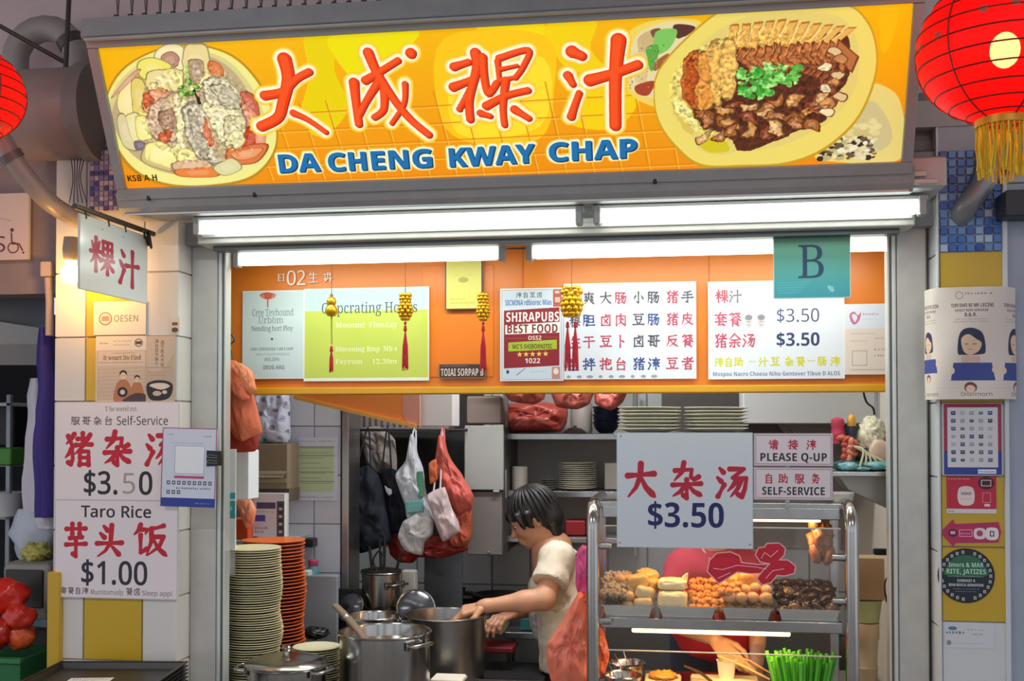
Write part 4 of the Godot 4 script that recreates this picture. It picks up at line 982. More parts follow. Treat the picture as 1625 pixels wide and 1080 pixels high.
func pillar_right() -> void:
	var x0 := 1.391; var x1 := 1.582
	var w := x1 - x0
	var white := [mat(hx("d3d5d6"), 0.28), mat(hx("cdd0d2"), 0.3)]
	var yel := mat(hx("c9a52c"), 0.3)
	var wall := struct("wall_right", "tiled pillar at the right with blue mosaic, yellow and white tiles", rbox(w - 0.012, 2.62, 0.34, 0.0), mat(hx("b7bbbd"), 0.8), Vector3((x0 + x1) / 2, 1.31, -0.178))
	var base := wall.position
	# yellow and white wall tiles, top to bottom
	for r in [[399, 530, 1], [530, 640, 1], [640, 755, 0], [755, 868, 1], [868, 986, 1], [986, 1098, 0]]:
		var ya: float = 2.18 - (r[0] - 399) / 531.6; var yb: float = 2.18 - (r[1] - 399) / 531.6
		part(wall, "tile", rbox(w - 0.012, ya - yb - 0.003, 0.010, 0.002), yel if r[2] else white[0], Vector3((x0 + x1) / 2, (ya + yb) / 2, -0.005) - base)
	for j in 9: part(wall, "tile", rbox(0.008, 0.22, 0.13, 0.002), white[j % 2], Vector3(x0 + 0.002, 0.72 + j * 0.224, -0.07) - base)
	# mosaic
	var blues := [mat(hx("2f5fae"), 0.25), mat(hx("4d7fc0"), 0.25), mat(hx("86abd0"), 0.25), mat(hx("3a6bb5"), 0.25), mat(hx("1f4a9c"), 0.25), mat(hx("a6c0d8"), 0.25), mat(hx("5f8dc4"), 0.25)]
	var ms := (w - 0.012) / 7.0
	var ytop := 2.18
	var mesh := rbox(ms - 0.0035, ms - 0.0035, 0.008, 0.0015)
	for j in 12:
		for i in 7:
			part(wall, "mosaic_tile", mesh, blues[rng.randi() % 7], Vector3(x0 + 0.006 + (i + 0.5) * ms, ytop + (j + 0.5) * ms, -0.004) - base)
	var pale := mat(hx("cfd3d5"), 0.4)
	struct("trim_6", "pale corner strip on the right edge of the right pillar", rbox(0.014, 2.4, 0.03, 0.003), pale, Vector3(x1, 1.2, -0.006))
	struct("trim_7", "pale corner strip on the left edge of the right pillar", rbox(0.008, 2.3, 0.02, 0.003), pale, Vector3(x0, 1.15, -0.004))
	struct("wall_far_right", "blue-grey wall panel to the right of the right pillar", rbox(1.6, 2.3, 0.1, 0.0), grain(hx("9aa3b4"), hx("a8b0be"), 0.6, 0.0, 0.8, 21), Vector3(x1 + 0.81, 1.15, -0.06))
	# wrapped poster
	var c := canvas(0, 0, 170, 178, 5.0, hx("ddd3c8"))
	for q in [[20, 0.8], [98, 1.0], [168, 1.0]]:
		face_print(c, q[0], 86, q[1] * 0.78)
		c.text("TURR ENKE BE ME LECINI", q[0] - 28, 32, 8, hx("4a3c3c"), "bold", 56)
		c.text("EASIEST BEER SEROKSE", q[0] - 22, 39, 5.5, hx("6a5a58"), "bold", 44); c.text("B.&.R.", q[0] - 8, 47, 8, hx("4a3c3c"), "bold", 17)
		scribble(c, q[0] - 22, q[0] + 22, 52, 2, hx("8a7c78")); scribble(c, q[0] - 24, q[0] + 22, 56, 2, hx("8a7c78"))
		c.text("Orterrnorn", q[0] - 14, 173, 9, hx("5c5460"), "sans", 40)
	c.oval(83, 13, 6, 6, hx("8a8480")); c.oval(83, 13, 5, 5, hx("ddd3c8")); scribble(c, 92, 128, 12, 4, hx("7a7270"))
	c.rect(0, 160, 170, 160.6, hx("c9beb4"))
	var xs := [1.358, 1.37, 1.414, 1.477, 1.558, 1.611]
	var zs := [-0.03, 0.022, 0.05, 0.055, 0.045, 0.0]
	var ps := []
	for i in 6: ps.append(Vector3(xs[i], 0, zs[i]))
	ps = curve(ps, 5)
	var yb := 1.737; var yt := 2.068
	one("wrapped_poster", "curved paper poster with cartoon woman wrapped round the right pillar", "poster", surf(ps.size() - 1, 6, func(u, v):
		var p: Vector3 = ps[int(round(u * (ps.size() - 1)))]
		return Vector3(p.x, lerpf(yt, yb, v), p.z + 0.004 * sin(v * 7.0 + u * 9.0))), print_mat(c.done(), 0.6))
	# app poster in a red and blue frame
	c = canvas(1496, 639, 1590, 754, 5.0, hx("a02c48"))
	c.rect(1496, 715, 1590, 754, hx("2e3f92")); c.rect(1503, 646, 1583, 741, hx("d6d4d6")); c.frame(1496, 639, 1590, 754, 1.2, hx("c9c0c4"))
	for j in 7:
		for i in 5:
			var col: Color = [hx("2e3a5e"), hx("9aa0aa"), hx("3a4f86"), hx("b0b4ba"), hx("56627e")][(i * 3 + j * 2 + (i * j) % 3) % 5]
			var x := 1509.0 + i * 14.6; var y := 652.0 + j * 12.4
			if (i + j) % 4 == 3: c.oval(x + 3.5, y + 3, 3.6, 2.6, col)
			else: c.rect(x, y, x + 7, y + 6, col)
			c.rect(x + 2, y + 2, x + 5, y + 3, hx("d6d4d6"))
	c.rect(1551, 744, 1580, 751, hx("e4e6ec")); scribble(c, 1553, 1578, 749, 3, hx("3a4f86"))
	board("app_poster", "framed poster with rows of small icons, red above and blue below", "poster", c.done(), 1.484, 1.619, 0.006, 0.168, 0.216, 0.008)
	# red sticker
	c = canvas(1502, 756, 1581, 814, 6.0, hx("c22340"))
	c.rect(1502, 807, 1581, 814, hx("d9d4d4")); scribble(c, 1505, 1540, 761, 3, hx("e8b0b8")); scribble(c, 1505, 1516, 812, 3, hx("5a4a4c"))
	c.soft([1522, 774, 1544, 774, 1544, 799, 1522, 799], hx("e8d4d2")); c.text("EVEROF", 1525, 785, 6, hx("5a2c34"), "bold", 17); scribble(c, 1524, 1542, 792, 2, hx("b08a8c"))
	c.oval(1565, 766, 13, 10, hx("4a1c26")); c.frame(1557, 761, 1573, 771, 1.2, hx("e8d4d2")); c.frame(1559, 781, 1572, 797, 0.8, hx("e0a0a8")); c.rect(1562, 799, 1571, 803, hx("e8d4d2"))
	board("red_sticker", "red rectangular sticker with white badge on yellow tiles", "sticker", c.done(), 1.481, 1.453, 0.002, 0.141, 0.109, 0.002)
	# arrow sticker
	c = canvas(1492, 822, 1589, 867, 6.0, hx("b52a5c"))
	c.oval(1512, 844, 7.5, 6.5, hx("5a1c30")); c.rect(1508, 841, 1516, 846, hx("e0b0bc")); c.frame(1522, 838, 1543, 850, 1.2, hx("e8a8bc")); scribble(c, 1524, 1542, 846, 3, hx("e8c0cc"))
	c.soft([1547, 837, 1563, 837, 1563, 852, 1547, 852], hx("e6d2d4")); c.oval(1555, 844, 5, 5, hx("a84a64")); c.soft([1566, 836, 1583, 836, 1583, 853, 1566, 853], hx("e9e0e0")); c.frame(1571, 840, 1578, 849, 1.6, hx("3a2a30"))
	one("arrow_sticker", "magenta arrow-shaped sticker pointing left on yellow tiles", "sticker", prism([Vector2(1.392, 1.341), Vector2(1.428, 1.379), Vector2(1.434, 1.366), Vector2(1.557, 1.373), Vector2(1.564, 1.343), Vector2(1.556, 1.313), Vector2(1.435, 1.31), Vector2(1.429, 1.298)], 0.002, true), print_mat(c.done()), Vector3(0, 0, 0.002))
	# round sticker
	c = canvas(0, 0, 88, 88, 6.0, hx("17181c"))
	c.oval(44, 44, 42, 42, hx("22242a"))
	for i in 26:
		var a := TAU * i / 26.0
		if i % 7 == 6: continue
		c.rect(44 + cos(a) * 38 - 2, 44 + sin(a) * 38 - 2.5, 44 + cos(a) * 38 + 2, 44 + sin(a) * 38 + 2.5, hx("cfd4d6")); c.rect(44 + cos(a) * 38 - 0.7, 44 + sin(a) * 38 - 1.5, 44 + cos(a) * 38 + 0.7, 44 + sin(a) * 38 + 2, hx("22242a"))
	c.oval(44, 44, 34, 34, hx("1c2430")); c.soft([14, 30, 30, 13, 58, 13, 74, 30, 74, 44, 14, 44], hx("2f6a4a"))
	c.text("Imors & MAR", 17, 30, 10, hx("b8e0c8"), "bold", 54); c.text("RITE, JATIZES", 13, 41, 11, hx("b8e0c8"), "bold", 62); scribble(c, 16, 72, 46, 2, hx("9ac4ae"))
	c.text("SURROGT A", 30, 54, 6, hx("dfe4e6"), "bold", 28); c.text("BDAN BOVCAL BORNOTONS", 17, 61, 6, hx("dfe4e6"), "bold", 54); scribble(c, 24, 64, 66, 1.6, hx("aab0b4")); scribble(c, 28, 60, 70, 1.6, hx("aab0b4"))
	var disc := []
	for i in 40: disc.append(Vector2(cos(TAU * i / 40), sin(TAU * i / 40)) * 0.081)
	one("round_sticker", "round black and green sticker with white lettering on yellow tiles", "sticker", prism(disc, 0.002, true), print_mat(c.done()), Vector3(1.464, 1.213, 0.002))
	c = canvas(1499, 990, 1578, 1028, 5.0, hx("d2d4d9"))
	c.oval(1512, 997, 7, 3, hx("5a7a9a")); scribble(c, 1502, 1535, 1006, 6, hx("4a6a72")); scribble(c, 1536, 1560, 1000, 3, hx("8a9096")); c.oval(1506, 1020, 4, 4, hx("8a8c90")); scribble(c, 1512, 1560, 1021, 1.5, hx("9a9ca2")); scribble(c, 1544, 1560, 1007, 3, hx("6a7076"))
	board("white_label", "pale label with small print low on the right pillar", "label", c.done(), 1.472, 1.034, 0.001, 0.141, 0.071, 0.001)

# ------------------------------------------------------------------ left end: ducts, pipes, lanterns
func lantern(label: String, at: Vector3, rx: float, ry: float, tassel: bool) -> void:
	var t := thing("paper_lantern", label, "lantern", at)
	var red := StandardMaterial3D.new()
	red.albedo_color = Color(hx("d8140f"), 0.92); red.roughness = 0.6; red.transparency = BaseMaterial3D.TRANSPARENCY_ALPHA
	red.albedo_texture = ntex(31, 0.012, hx("ffffff"), hx("e8c0b8"), 256)
	red.backlight_enabled = true; red.backlight = Color(1.0, 0.16, 0.08)
	var prof := []
	for i in 25:
		var a := PI * (0.10 + 0.80 * i / 24.0)
		prof.append(Vector2(sin(a) * rx * (1.0 - 0.012 * (i % 2)), -cos(a) * ry))
	part(t, "paper_skin", lathe(prof, 40), red)
	var dark := mat(hx("6f0a0a"), 0.6)
	for i in 11:
		var a := PI * (0.14 + 0.72 * i / 10.0)
		var ring := []
		for q in 37: ring.append(Vector3(cos(TAU * q / 36) * sin(a) * rx * 1.002, -cos(a) * ry, sin(TAU * q / 36) * sin(a) * rx * 1.002))
		part(t, "rib", tube(ring, 0.0021, 5), dark)
	for k in 6:
		var m := []
		for i in 17:
			var a := PI * (0.10 + 0.80 * i / 16.0); var b := TAU * (k + 0.35) / 6.0
			m.append(Vector3(cos(b) * sin(a) * rx * 1.004, -cos(a) * ry, sin(b) * sin(a) * rx * 1.004))
		part(t, "seam", tube(m, 0.0026, 5), mat(hx("a51412"), 0.6))
	# small printed blossoms
	for i in 16:
		var a := PI * (0.25 + 0.5 * fmod(i * 0.377, 1.0)); var b := TAU * fmod(i * 0.618, 1.0)
		var nrm := Vector3(cos(b) * sin(a) / rx, -cos(a) / ry, sin(b) * sin(a) / rx).normalized()
		var o := part(t, "blossom_print", lathe([Vector2(0.0, 0.0012), Vector2(0.008, 0.0012), Vector2(0.011, 0.0), Vector2(0.0, 0.0)], 7), mat(hx("d8584a"), 0.6), Vector3(cos(b) * sin(a) * rx, -cos(a) * ry, sin(b) * sin(a) * rx))
		o.basis = Basis(Quaternion(Vector3.UP, nrm))
	var gold := mat(hx("c9902c"), 0.4, 0.5)
	for s in [-1.0, 1.0]: part(t, "gold_collar", lathe([Vector2(rx * 0.30, s * ry * 0.93), Vector2(rx * 0.33, s * ry * 0.95), Vector2(rx * 0.33, s * ry * 1.05), Vector2(rx * 0.30, s * ry * 1.06), Vector2(rx * 0.29, s * ry * 1.0)], 30), gold)
	part(t, "bulb", blob(Vector3(0.034, 0.042, 0.034), 0.0, 1.0, 1, 16, 10), glow(Color(1.0, 0.83, 0.5), 16.0), Vector3(-0.004, -0.012, 0.03))
	omni("lantern_light", Vector3(-0.004, -0.012, 0.03), 0.021, Color(1.0, 0.66, 0.36), 0.03, t)
	part(t, "cord", tube([Vector3(0, ry * 1.03, 0), Vector3(0, 3.66 - at.y, 0)], 0.004, 6), mat(hx("2c2622"), 0.6))
	if tassel:
		var yl := [mat(hx("d8b41c"), 0.7), mat(hx("c89f14"), 0.7), mat(hx("e6cb3e"), 0.7)]
		for i in 64:
			var a := TAU * i / 64.0
			var r := rx * 0.31 * (1.0 if i % 2 else 0.86)
			var p0 := Vector3(cos(a) * r, -ry * 1.04, sin(a) * r)
			part(t, "fringe_strand", tube([p0, p0 + Vector3(0.004 * sin(i * 1.7), -0.05, 0.003), p0 + Vector3(0.008 * sin(i * 2.9), -0.115 - 0.012 * sin(i * 3.3), 0.004 * cos(i * 1.3))], 0.0026, 5), yl[i % 3])

func overhead() -> void:
	lantern("large red paper lantern with yellow fringe hanging at the right", Vector3(1.388, 2.555, 0.7), 0.198, 0.178, true)
	lantern("red paper lantern cut off by the left edge of the picture", Vector3(-1.383, 2.6, 0.62), 0.165, 0.139, false)
	var grey := grain(hx("9a8683"), hx("a8938f"), 0.5, 0.1, 1.4, 41)
	# fat round duct left of the signboard
	var d := thing("exhaust_duct", "fat round grey exhaust duct beside the left end of the signboard", "duct", Vector3(-1.448, 2.712, 0.02))
	part(d, "barrel", lathe([Vector2(0.0, -0.14), Vector2(0.146, -0.14), Vector2(0.152, -0.13), Vector2(0.152, 0.10), Vector2(0.149, 0.105), Vector2(0.149, 0.14), Vector2(0.0, 0.14)], 36), grey, Vector3.ZERO, Vector3(0, 0, -90))
	part(d, "flange", lathe([Vector2(0.0, 0.10), Vector2(0.164, 0.10), Vector2(0.166, 0.106), Vector2(0.166, 0.155), Vector2(0.0, 0.155)], 36), mat(hx("837c79"), 0.5, 0.1), Vector3.ZERO, Vector3(0, 0, -90))
	part(d, "hanger_strap", tube([Vector3(0.02, 0.15, 0), Vector3(0.02, 0.45, -0.02)], 0.008, 6), mat(hx("4c4846"), 0.5, 0.5))
	# elbow above it
	var arc := []
	for i in 11: arc.append(Vector3(-1.589, 2.959, -0.12) + Vector3(cos(PI * i / 10.0) * 0.115, sin(PI * i / 10.0) * 0.105, 0.0))
	arc.push_front(arc[0] + Vector3(0, -0.12, 0)); arc.append(arc[-1] + Vector3(0, -0.12, 0))
	var e := thing("duct_elbow", "grey bent duct elbow arching above the fat round duct", "duct", Vector3.ZERO)
	part(e, "pipe_bend", tube(arc, 0.045, 18), mat(hx("a59b97"), 0.5, 0.1))
	part(e, "clamp", tube([arc[2], arc[3]], 0.05, 18), mat(hx("5e5856"), 0.45, 0.5))
	# bent pipe running down to the pillar
	var pp := curve([Vector3(-1.549, 2.751, 0.33), Vector3(-1.479, 2.583, 0.32), Vector3(-1.429, 2.472, 0.28), Vector3(-1.381, 2.382, 0.2), Vector3(-1.368, 2.353, 0.06), Vector3(-1.376, 2.357, -0.04)], 5)
	var bp := thing("bent_pipe", "thick bent grey pipe curving down to the left pillar", "pipe", Vector3.ZERO)
	part(bp, "pipe", tube(pp, 0.03, 16), mat(hx("ab9c95"), 0.4, 0.15))
	part(bp, "coupling", tube([pp[8], pp[9]], 0.036, 16), mat(hx("776c68"), 0.4, 0.3))
	one("support_rod", "thin dark steel rod slanting above the fat duct", "rod", tube([Vector3(-1.665, 3.022, 0.05), Vector3(-1.481, 2.92, -0.1)], 0.008, 8), mat(hx("5f5854"), 0.4, 0.6))
	one("vertical_pipe", "pinkish vertical pipe below the fat duct", "pipe", tube([Vector3(-1.562, 2.641, -0.16), Vector3(-1.555, 2.4, -0.16)], 0.028, 14), mat(hx("9c837c"), 0.45, 0.2))
	# mosaic and wires by the left end of the signboard
	var mo := struct("wall_mosaic_left", "small patch of violet mosaic above the left pillar", rbox(0.13, 0.2, 0.02, 0.0), mat(hx("b0a0a8"), 0.7), Vector3(-1.274, 2.481, 0.012))
	var ms := rbox(0.0145, 0.0145, 0.006, 0.001)
	var vio := [mat(hx("6c66a6"), 0.3), mat(hx("a79ab4"), 0.3), mat(hx("544f90"), 0.3), mat(hx("8a80b0"), 0.3), mat(hx("c4b4c0"), 0.3)]
	for j in 12:
		for i in 7: part(mo, "mosaic_tile", ms, vio[rng.randi() % 5], Vector3(-0.052 + i * 0.0172, -0.094 + j * 0.0172, 0.012))
	var wb := thing("wire_bundle", "loose bundle of thin dark wires hanging beside the violet mosaic", "wires", Vector3.ZERO)
	for i in 5:
		part(wb, "wire", tube(curve([Vector3(-1.407, 2.569, 0.02) + Vector3(i * 0.013, 0, 0), Vector3(-1.392, 2.487, 0.03) + Vector3(i * 0.009, 0, 0.004 * i), Vector3(-1.411, 2.411, 0.02) + Vector3(i * 0.016, 0, 0)], 4), 0.0016, 5), mat(hx("5a2c28"), 0.6))
	# right end: pipe below the lantern and ledges beside the signboard
	var rp := curve([Vector3(1.61, 2.577, -0.02), Vector3(1.55, 2.465, 0.02), Vector3(1.515, 2.379, 0.03), Vector3(1.474, 2.317, 0.02), Vector3(1.458, 2.287, -0.02)], 5)
	one("grey_pipe", "smooth grey pipe bending down below the right lantern", "pipe", tube(rp, 0.034, 16), mat(hx("8e9092"), 0.35, 0.3))
	var lb := thing("ledge_box", "grey metal ledge box between the signboard and the right lantern", "box", Vector3(1.459, 2.5, -0.03))
	part(lb, "body", rbox(0.26, 0.26, 0.16, 0.006), mat(hx("77787c"), 0.5, 0.2), Vector3(0, 0.05, -0.10))
	part(lb, "ledge", rbox(0.34, 0.05, 0.14, 0.006), mat(hx("8f9094"), 0.45, 0.3), Vector3(0.03, -0.03, -0.06))
	part(lb, "ledge", rbox(0.40, 0.03, 0.12, 0.006), mat(hx("a4a4a6"), 0.45, 0.3), Vector3(0.05, -0.10, -0.05))
	one("dark_cabinet", "dark box mounted high on the far right wall", "box", rbox(0.14, 0.075, 0.1, 0.004), mat(hx("2f3236"), 0.5), Vector3(1.628, 2.304, 0.05))

# ------------------------------------------------------------------ the neighbouring stall seen past the left pillar
func neighbour() -> void:
	var mauve := grain(hx("937b78"), hx("a08783"), 0.85, 0.0, 1.2, 51)
	struct("wall_neighbour", "mauve painted lintel of the neighbouring stall", rbox(1.6, 0.50, 0.12, 0.0), mauve, Vector3(-2.19, 2.375, -0.18))
	struct("wall_neighbour_back", "dark rear wall of the neighbouring stall", rbox(1.8, 2.2, 0.08, 0.0), mat(hx("33343c"), 0.8), Vector3(-2.25, 1.1, -1.5))
	struct("wall_neighbour_side", "far side wall of the neighbouring stall", rbox(0.08, 2.2, 1.4, 0.0), mat(hx("4a4850"), 0.8), Vector3(-3.1, 1.1, -0.8))
	struct("wall_neighbour_left", "party wall between the two stalls", rbox(0.06, 2.2, 1.1, 0.0), mat(hx("8f8a88"), 0.6), Vector3(-1.43, 1.1, -0.93))
	var c := canvas(-70, 308, 47, 413, 5.0, hx("e0bfb4"))
	var br := hx("6a2c2c")
	c.text("US", -32, 400, 34, br, "sans", 44)
	c.oval(23, 394, 9, 9, br); c.oval(23, 394, 7, 7, hx("e0bfb4")); c.line([20, 370, 21, 388, 32, 388, 38, 399], 2.4, br); c.oval(21, 366, 3, 3, br); c.oval(39, 402, 1.8, 1.8, br)
	c.line([-20, 340, 20, 352], 2.0, hx("c9a49c"))
	board("neighbour_sign", "pale pink sign with a wheelchair symbol at the left edge", "sign", c.done(), -1.772, 2.36, -0.1, 0.283, 0.234, 0.012)
	var cond := thing("conduit_pipe", "pale vertical conduit pipe beside the left pillar", "pipe", Vector3(-1.533, 2.151, -0.06))
	part(cond, "pipe", tube([Vector3(0, 0.02, 0), Vector3(0.006, -0.06, 0), Vector3(0.006, -0.18, 0.0)], 0.014, 12), mat(hx("b9a091"), 0.5))
	part(cond, "junction", rbox(0.044, 0.056, 0.03, 0.006), mat(hx("c4aa9a"), 0.5), Vector3(-0.004, 0.05, 0.0))
	# hood of the neighbour
	var hood := thing("neighbour_hood", "grey slanted metal hood of the neighbouring stall", "hood", Vector3(-1.88, 2.065, -0.35))
	part(hood, "upper_plate", prism([Vector2(-2.596, 2.219), Vector2(-1.702, 2.201), Vector2(-1.711, 1.98), Vector2(-2.595, 2.136)], 0.03), mat(hx("5f6064"), 0.5, 0.3), -Vector3(-1.88, 2.065, -0.35) + Vector3(0, 0, -0.35))
	part(hood, "sloped_plate", prism([Vector2(-2.595, 2.161), Vector2(-1.711, 2.022), Vector2(-1.71, 1.951), Vector2(-2.592, 1.961)], 0.03), mat(hx("8c8a88"), 0.45, 0.4), -Vector3(-1.88, 2.065, -0.35) + Vector3(0, 0, -0.32))
	part(hood, "lower_rim", prism([Vector2(-2.593, 1.971), Vector2(-1.71, 1.961), Vector2(-1.71, 1.885), Vector2(-2.591, 1.893)], 0.03), mat(hx("777270"), 0.45, 0.4), -Vector3(-1.88, 2.065, -0.35) + Vector3(0, 0, -0.31))
	# cloths hanging against the party wall
	var pur := mat(hx("3d3080"), 0.8); var wh := mat(hx("cfc9d0"), 0.85)
	cloth("purple_apron", "purple apron hanging beside the left pillar", Vector3(-1.565, 2.002, -0.1), 0.036, 0.66, pur, 3)
	cloth("white_towel", "white towel with violet edge hanging behind the purple apron", Vector3(-1.664, 1.832, -0.22), 0.05, 0.48, wh, 5)
	cloth("white_cloth", "long white cloth hanging low beside the left pillar", Vector3(-1.587, 1.739, -0.16), 0.035, 0.44, mat(hx("d5cfd6"), 0.85), 9)
	# shelf with packets
	var sh := thing("neighbour_shelf", "white shelf unit in the neighbouring stall", "shelf", Vector3(-2.192, 1.389, -0.75))
	for y in [0.36, 0.115, -0.10]: part(sh, "shelf_board", rbox(0.36, 0.015, 0.28, 0.003), mat(hx("c9ced2"), 0.5), Vector3(-0.05, y, -0.05))
	for x in [-0.22, 0.12]: part(sh, "post", rbox(0.02, 1.0, 0.02, 0.003), mat(hx("9aa0a6"), 0.5, 0.3), Vector3(x, -0.1, 0.08))
	one("black_packet", "black packet on the neighbour's upper shelf", "packet", rbox(0.2, 0.19, 0.12, 0.02), mat(hx("1d1f28"), 0.5), Vector3(-2.181, 1.645, -0.78) + Vector3(0, 0.018, 0))
	one("green_packet", "green packet on the neighbour's middle shelf", "packet", rbox(0.14, 0.075, 0.1, 0.01), mat(hx("4b8f36"), 0.5), Vector3(-2.121, 1.542, -0.7) + Vector3(0, -0.005, 0))
	one("red_fruit_bowl", "small red fruit in a white tub on the neighbour's shelf", "tub", lathe([Vector2(0, 0), Vector2(0.06, 0), Vector2(0.075, 0.09), Vector2(0.08, 0.095), Vector2(0.068, 0.09), Vector2(0.055, 0.02), Vector2(0, 0.02)], 20), mat(hx("d4d6d8"), 0.4), Vector3(-2.081, 1.298, -0.66) + Vector3(0, 0.0, 0))
	one("white_bag", "white plastic bag slumped on the neighbour's counter", "bag", blob(Vector3(0.09, 0.12, 0.07), 0.3, 0.2, 61), mat(hx("c9d0dc"), 0.5), Vector3(-1.848, 1.247, -0.5))
	one("yellow_vegetable_bowl", "small bowl heaped with pale yellow vegetables beside the pillar", "bowl", blob(Vector3(0.052, 0.034, 0.05), 0.5, 0.5, 62, 26, 16), mat(hx("c9bf62"), 0.6), Vector3(-1.78, 1.184, -0.4))
	var mon := thing("grey_machine", "grey machine with a dark sloping panel beside the pillar", "machine", Vector3(-1.794, 1.049, -0.36))
	part(mon, "body", rbox(0.2, 0.25, 0.16, 0.02), mat(hx("9a958e"), 0.5), Vector3(0.02, -0.02, -0.04))
	part(mon, "dark_panel", rbox(0.15, 0.14, 0.01, 0.006), mat(hx("37332f"), 0.35), Vector3(0.02, 0.01, 0.046))
	part(mon, "rim", rbox(0.2, 0.03, 0.02, 0.006), mat(hx("7fa4b4"), 0.4), Vector3(0.02, -0.115, 0.05))
	# crate of red and orange plastic bags in front
	var cr := thing("green_crate", "dark green plastic crate at the lower left edge", "crate", Vector3(-1.748, 0.8, -0.16))
	for s in [[0.0, 0.115, 0.32, 0.012], [0.0, -0.115, 0.32, 0.012]]: part(cr, "side", rbox(s[2], 0.24, s[3], 0.004), mat(hx("1f6b3c"), 0.45), Vector3(-0.03, -0.06, s[1]))
	for x in [-0.19, 0.13]: part(cr, "side", rbox(0.012, 0.24, 0.24, 0.004), mat(hx("1f6b3c"), 0.45), Vector3(x, -0.06, 0))
	part(cr, "bottom", rbox(0.32, 0.012, 0.24, 0.004), mat(hx("1f6b3c"), 0.45), Vector3(-0.03, -0.174, 0))
	part(cr, "rim", rbox(0.35, 0.02, 0.03, 0.005), mat(hx("2c7d48"), 0.45), Vector3(-0.03, 0.055, 0.12))
	var rb := [["bright red plastic bag at the top of the crate heap", 8, 945, 0.075, "d42a1c"], ["orange plastic bag bulging at the front of the crate heap", 33, 1008, 0.06, "e2602c"], ["crumpled red plastic bag in the middle of the crate heap", 40, 975, 0.055, "c93222"], ["dark red plastic bag at the left of the crate heap", 2, 1000, 0.07, "b8241a"]]
	for i in 4:
		var q: Array = rb[i]
		one("plastic_bag", q[0], "bag", blob(Vector3(q[3], q[3] * 0.8, q[3] * 0.8), 0.28, 0.10, 70 + i, 30, 20), mat(hx(q[4]), 0.25), Vector3(-1.768, 0.866, -0.16) + Vector3((q[1] - 0) / 450.0, (1030 - q[2]) / 450.0, 0.02 * i - 0.02), Vector3.ZERO, "plastic bags heaped in the green crate")
	struct("counter_neighbour", "steel counter of the neighbouring stall", rbox(0.9, 0.82, 0.9, 0.004), mat(hx("6a6864"), 0.5, 0.2), Vector3(-1.93, 0.365, -0.55))

func cloth(called: String, label: String, top: Vector3, w: float, h: float, m, sd: int) -> void:
	var f := noise(sd, 0.2)
	one(called, label, "cloth", surf(14, 16, func(u, v):
		var a: float = u * TAU
		var wide: float = w * (0.55 + 0.6 * sqrt(v)) * (1.0 + 0.12 * f.get_noise_2d(u * 6.0, v * 5.0))
		if v > 0.98: wide *= 0.85
		return Vector3(cos(a) * wide + 0.02 * f.get_noise_1d(v * 9.0), -v * h, sin(a) * 0.022 * (1.0 + 0.5 * sin(a * 5.0 + v * 2.0))), true, true), m, top)

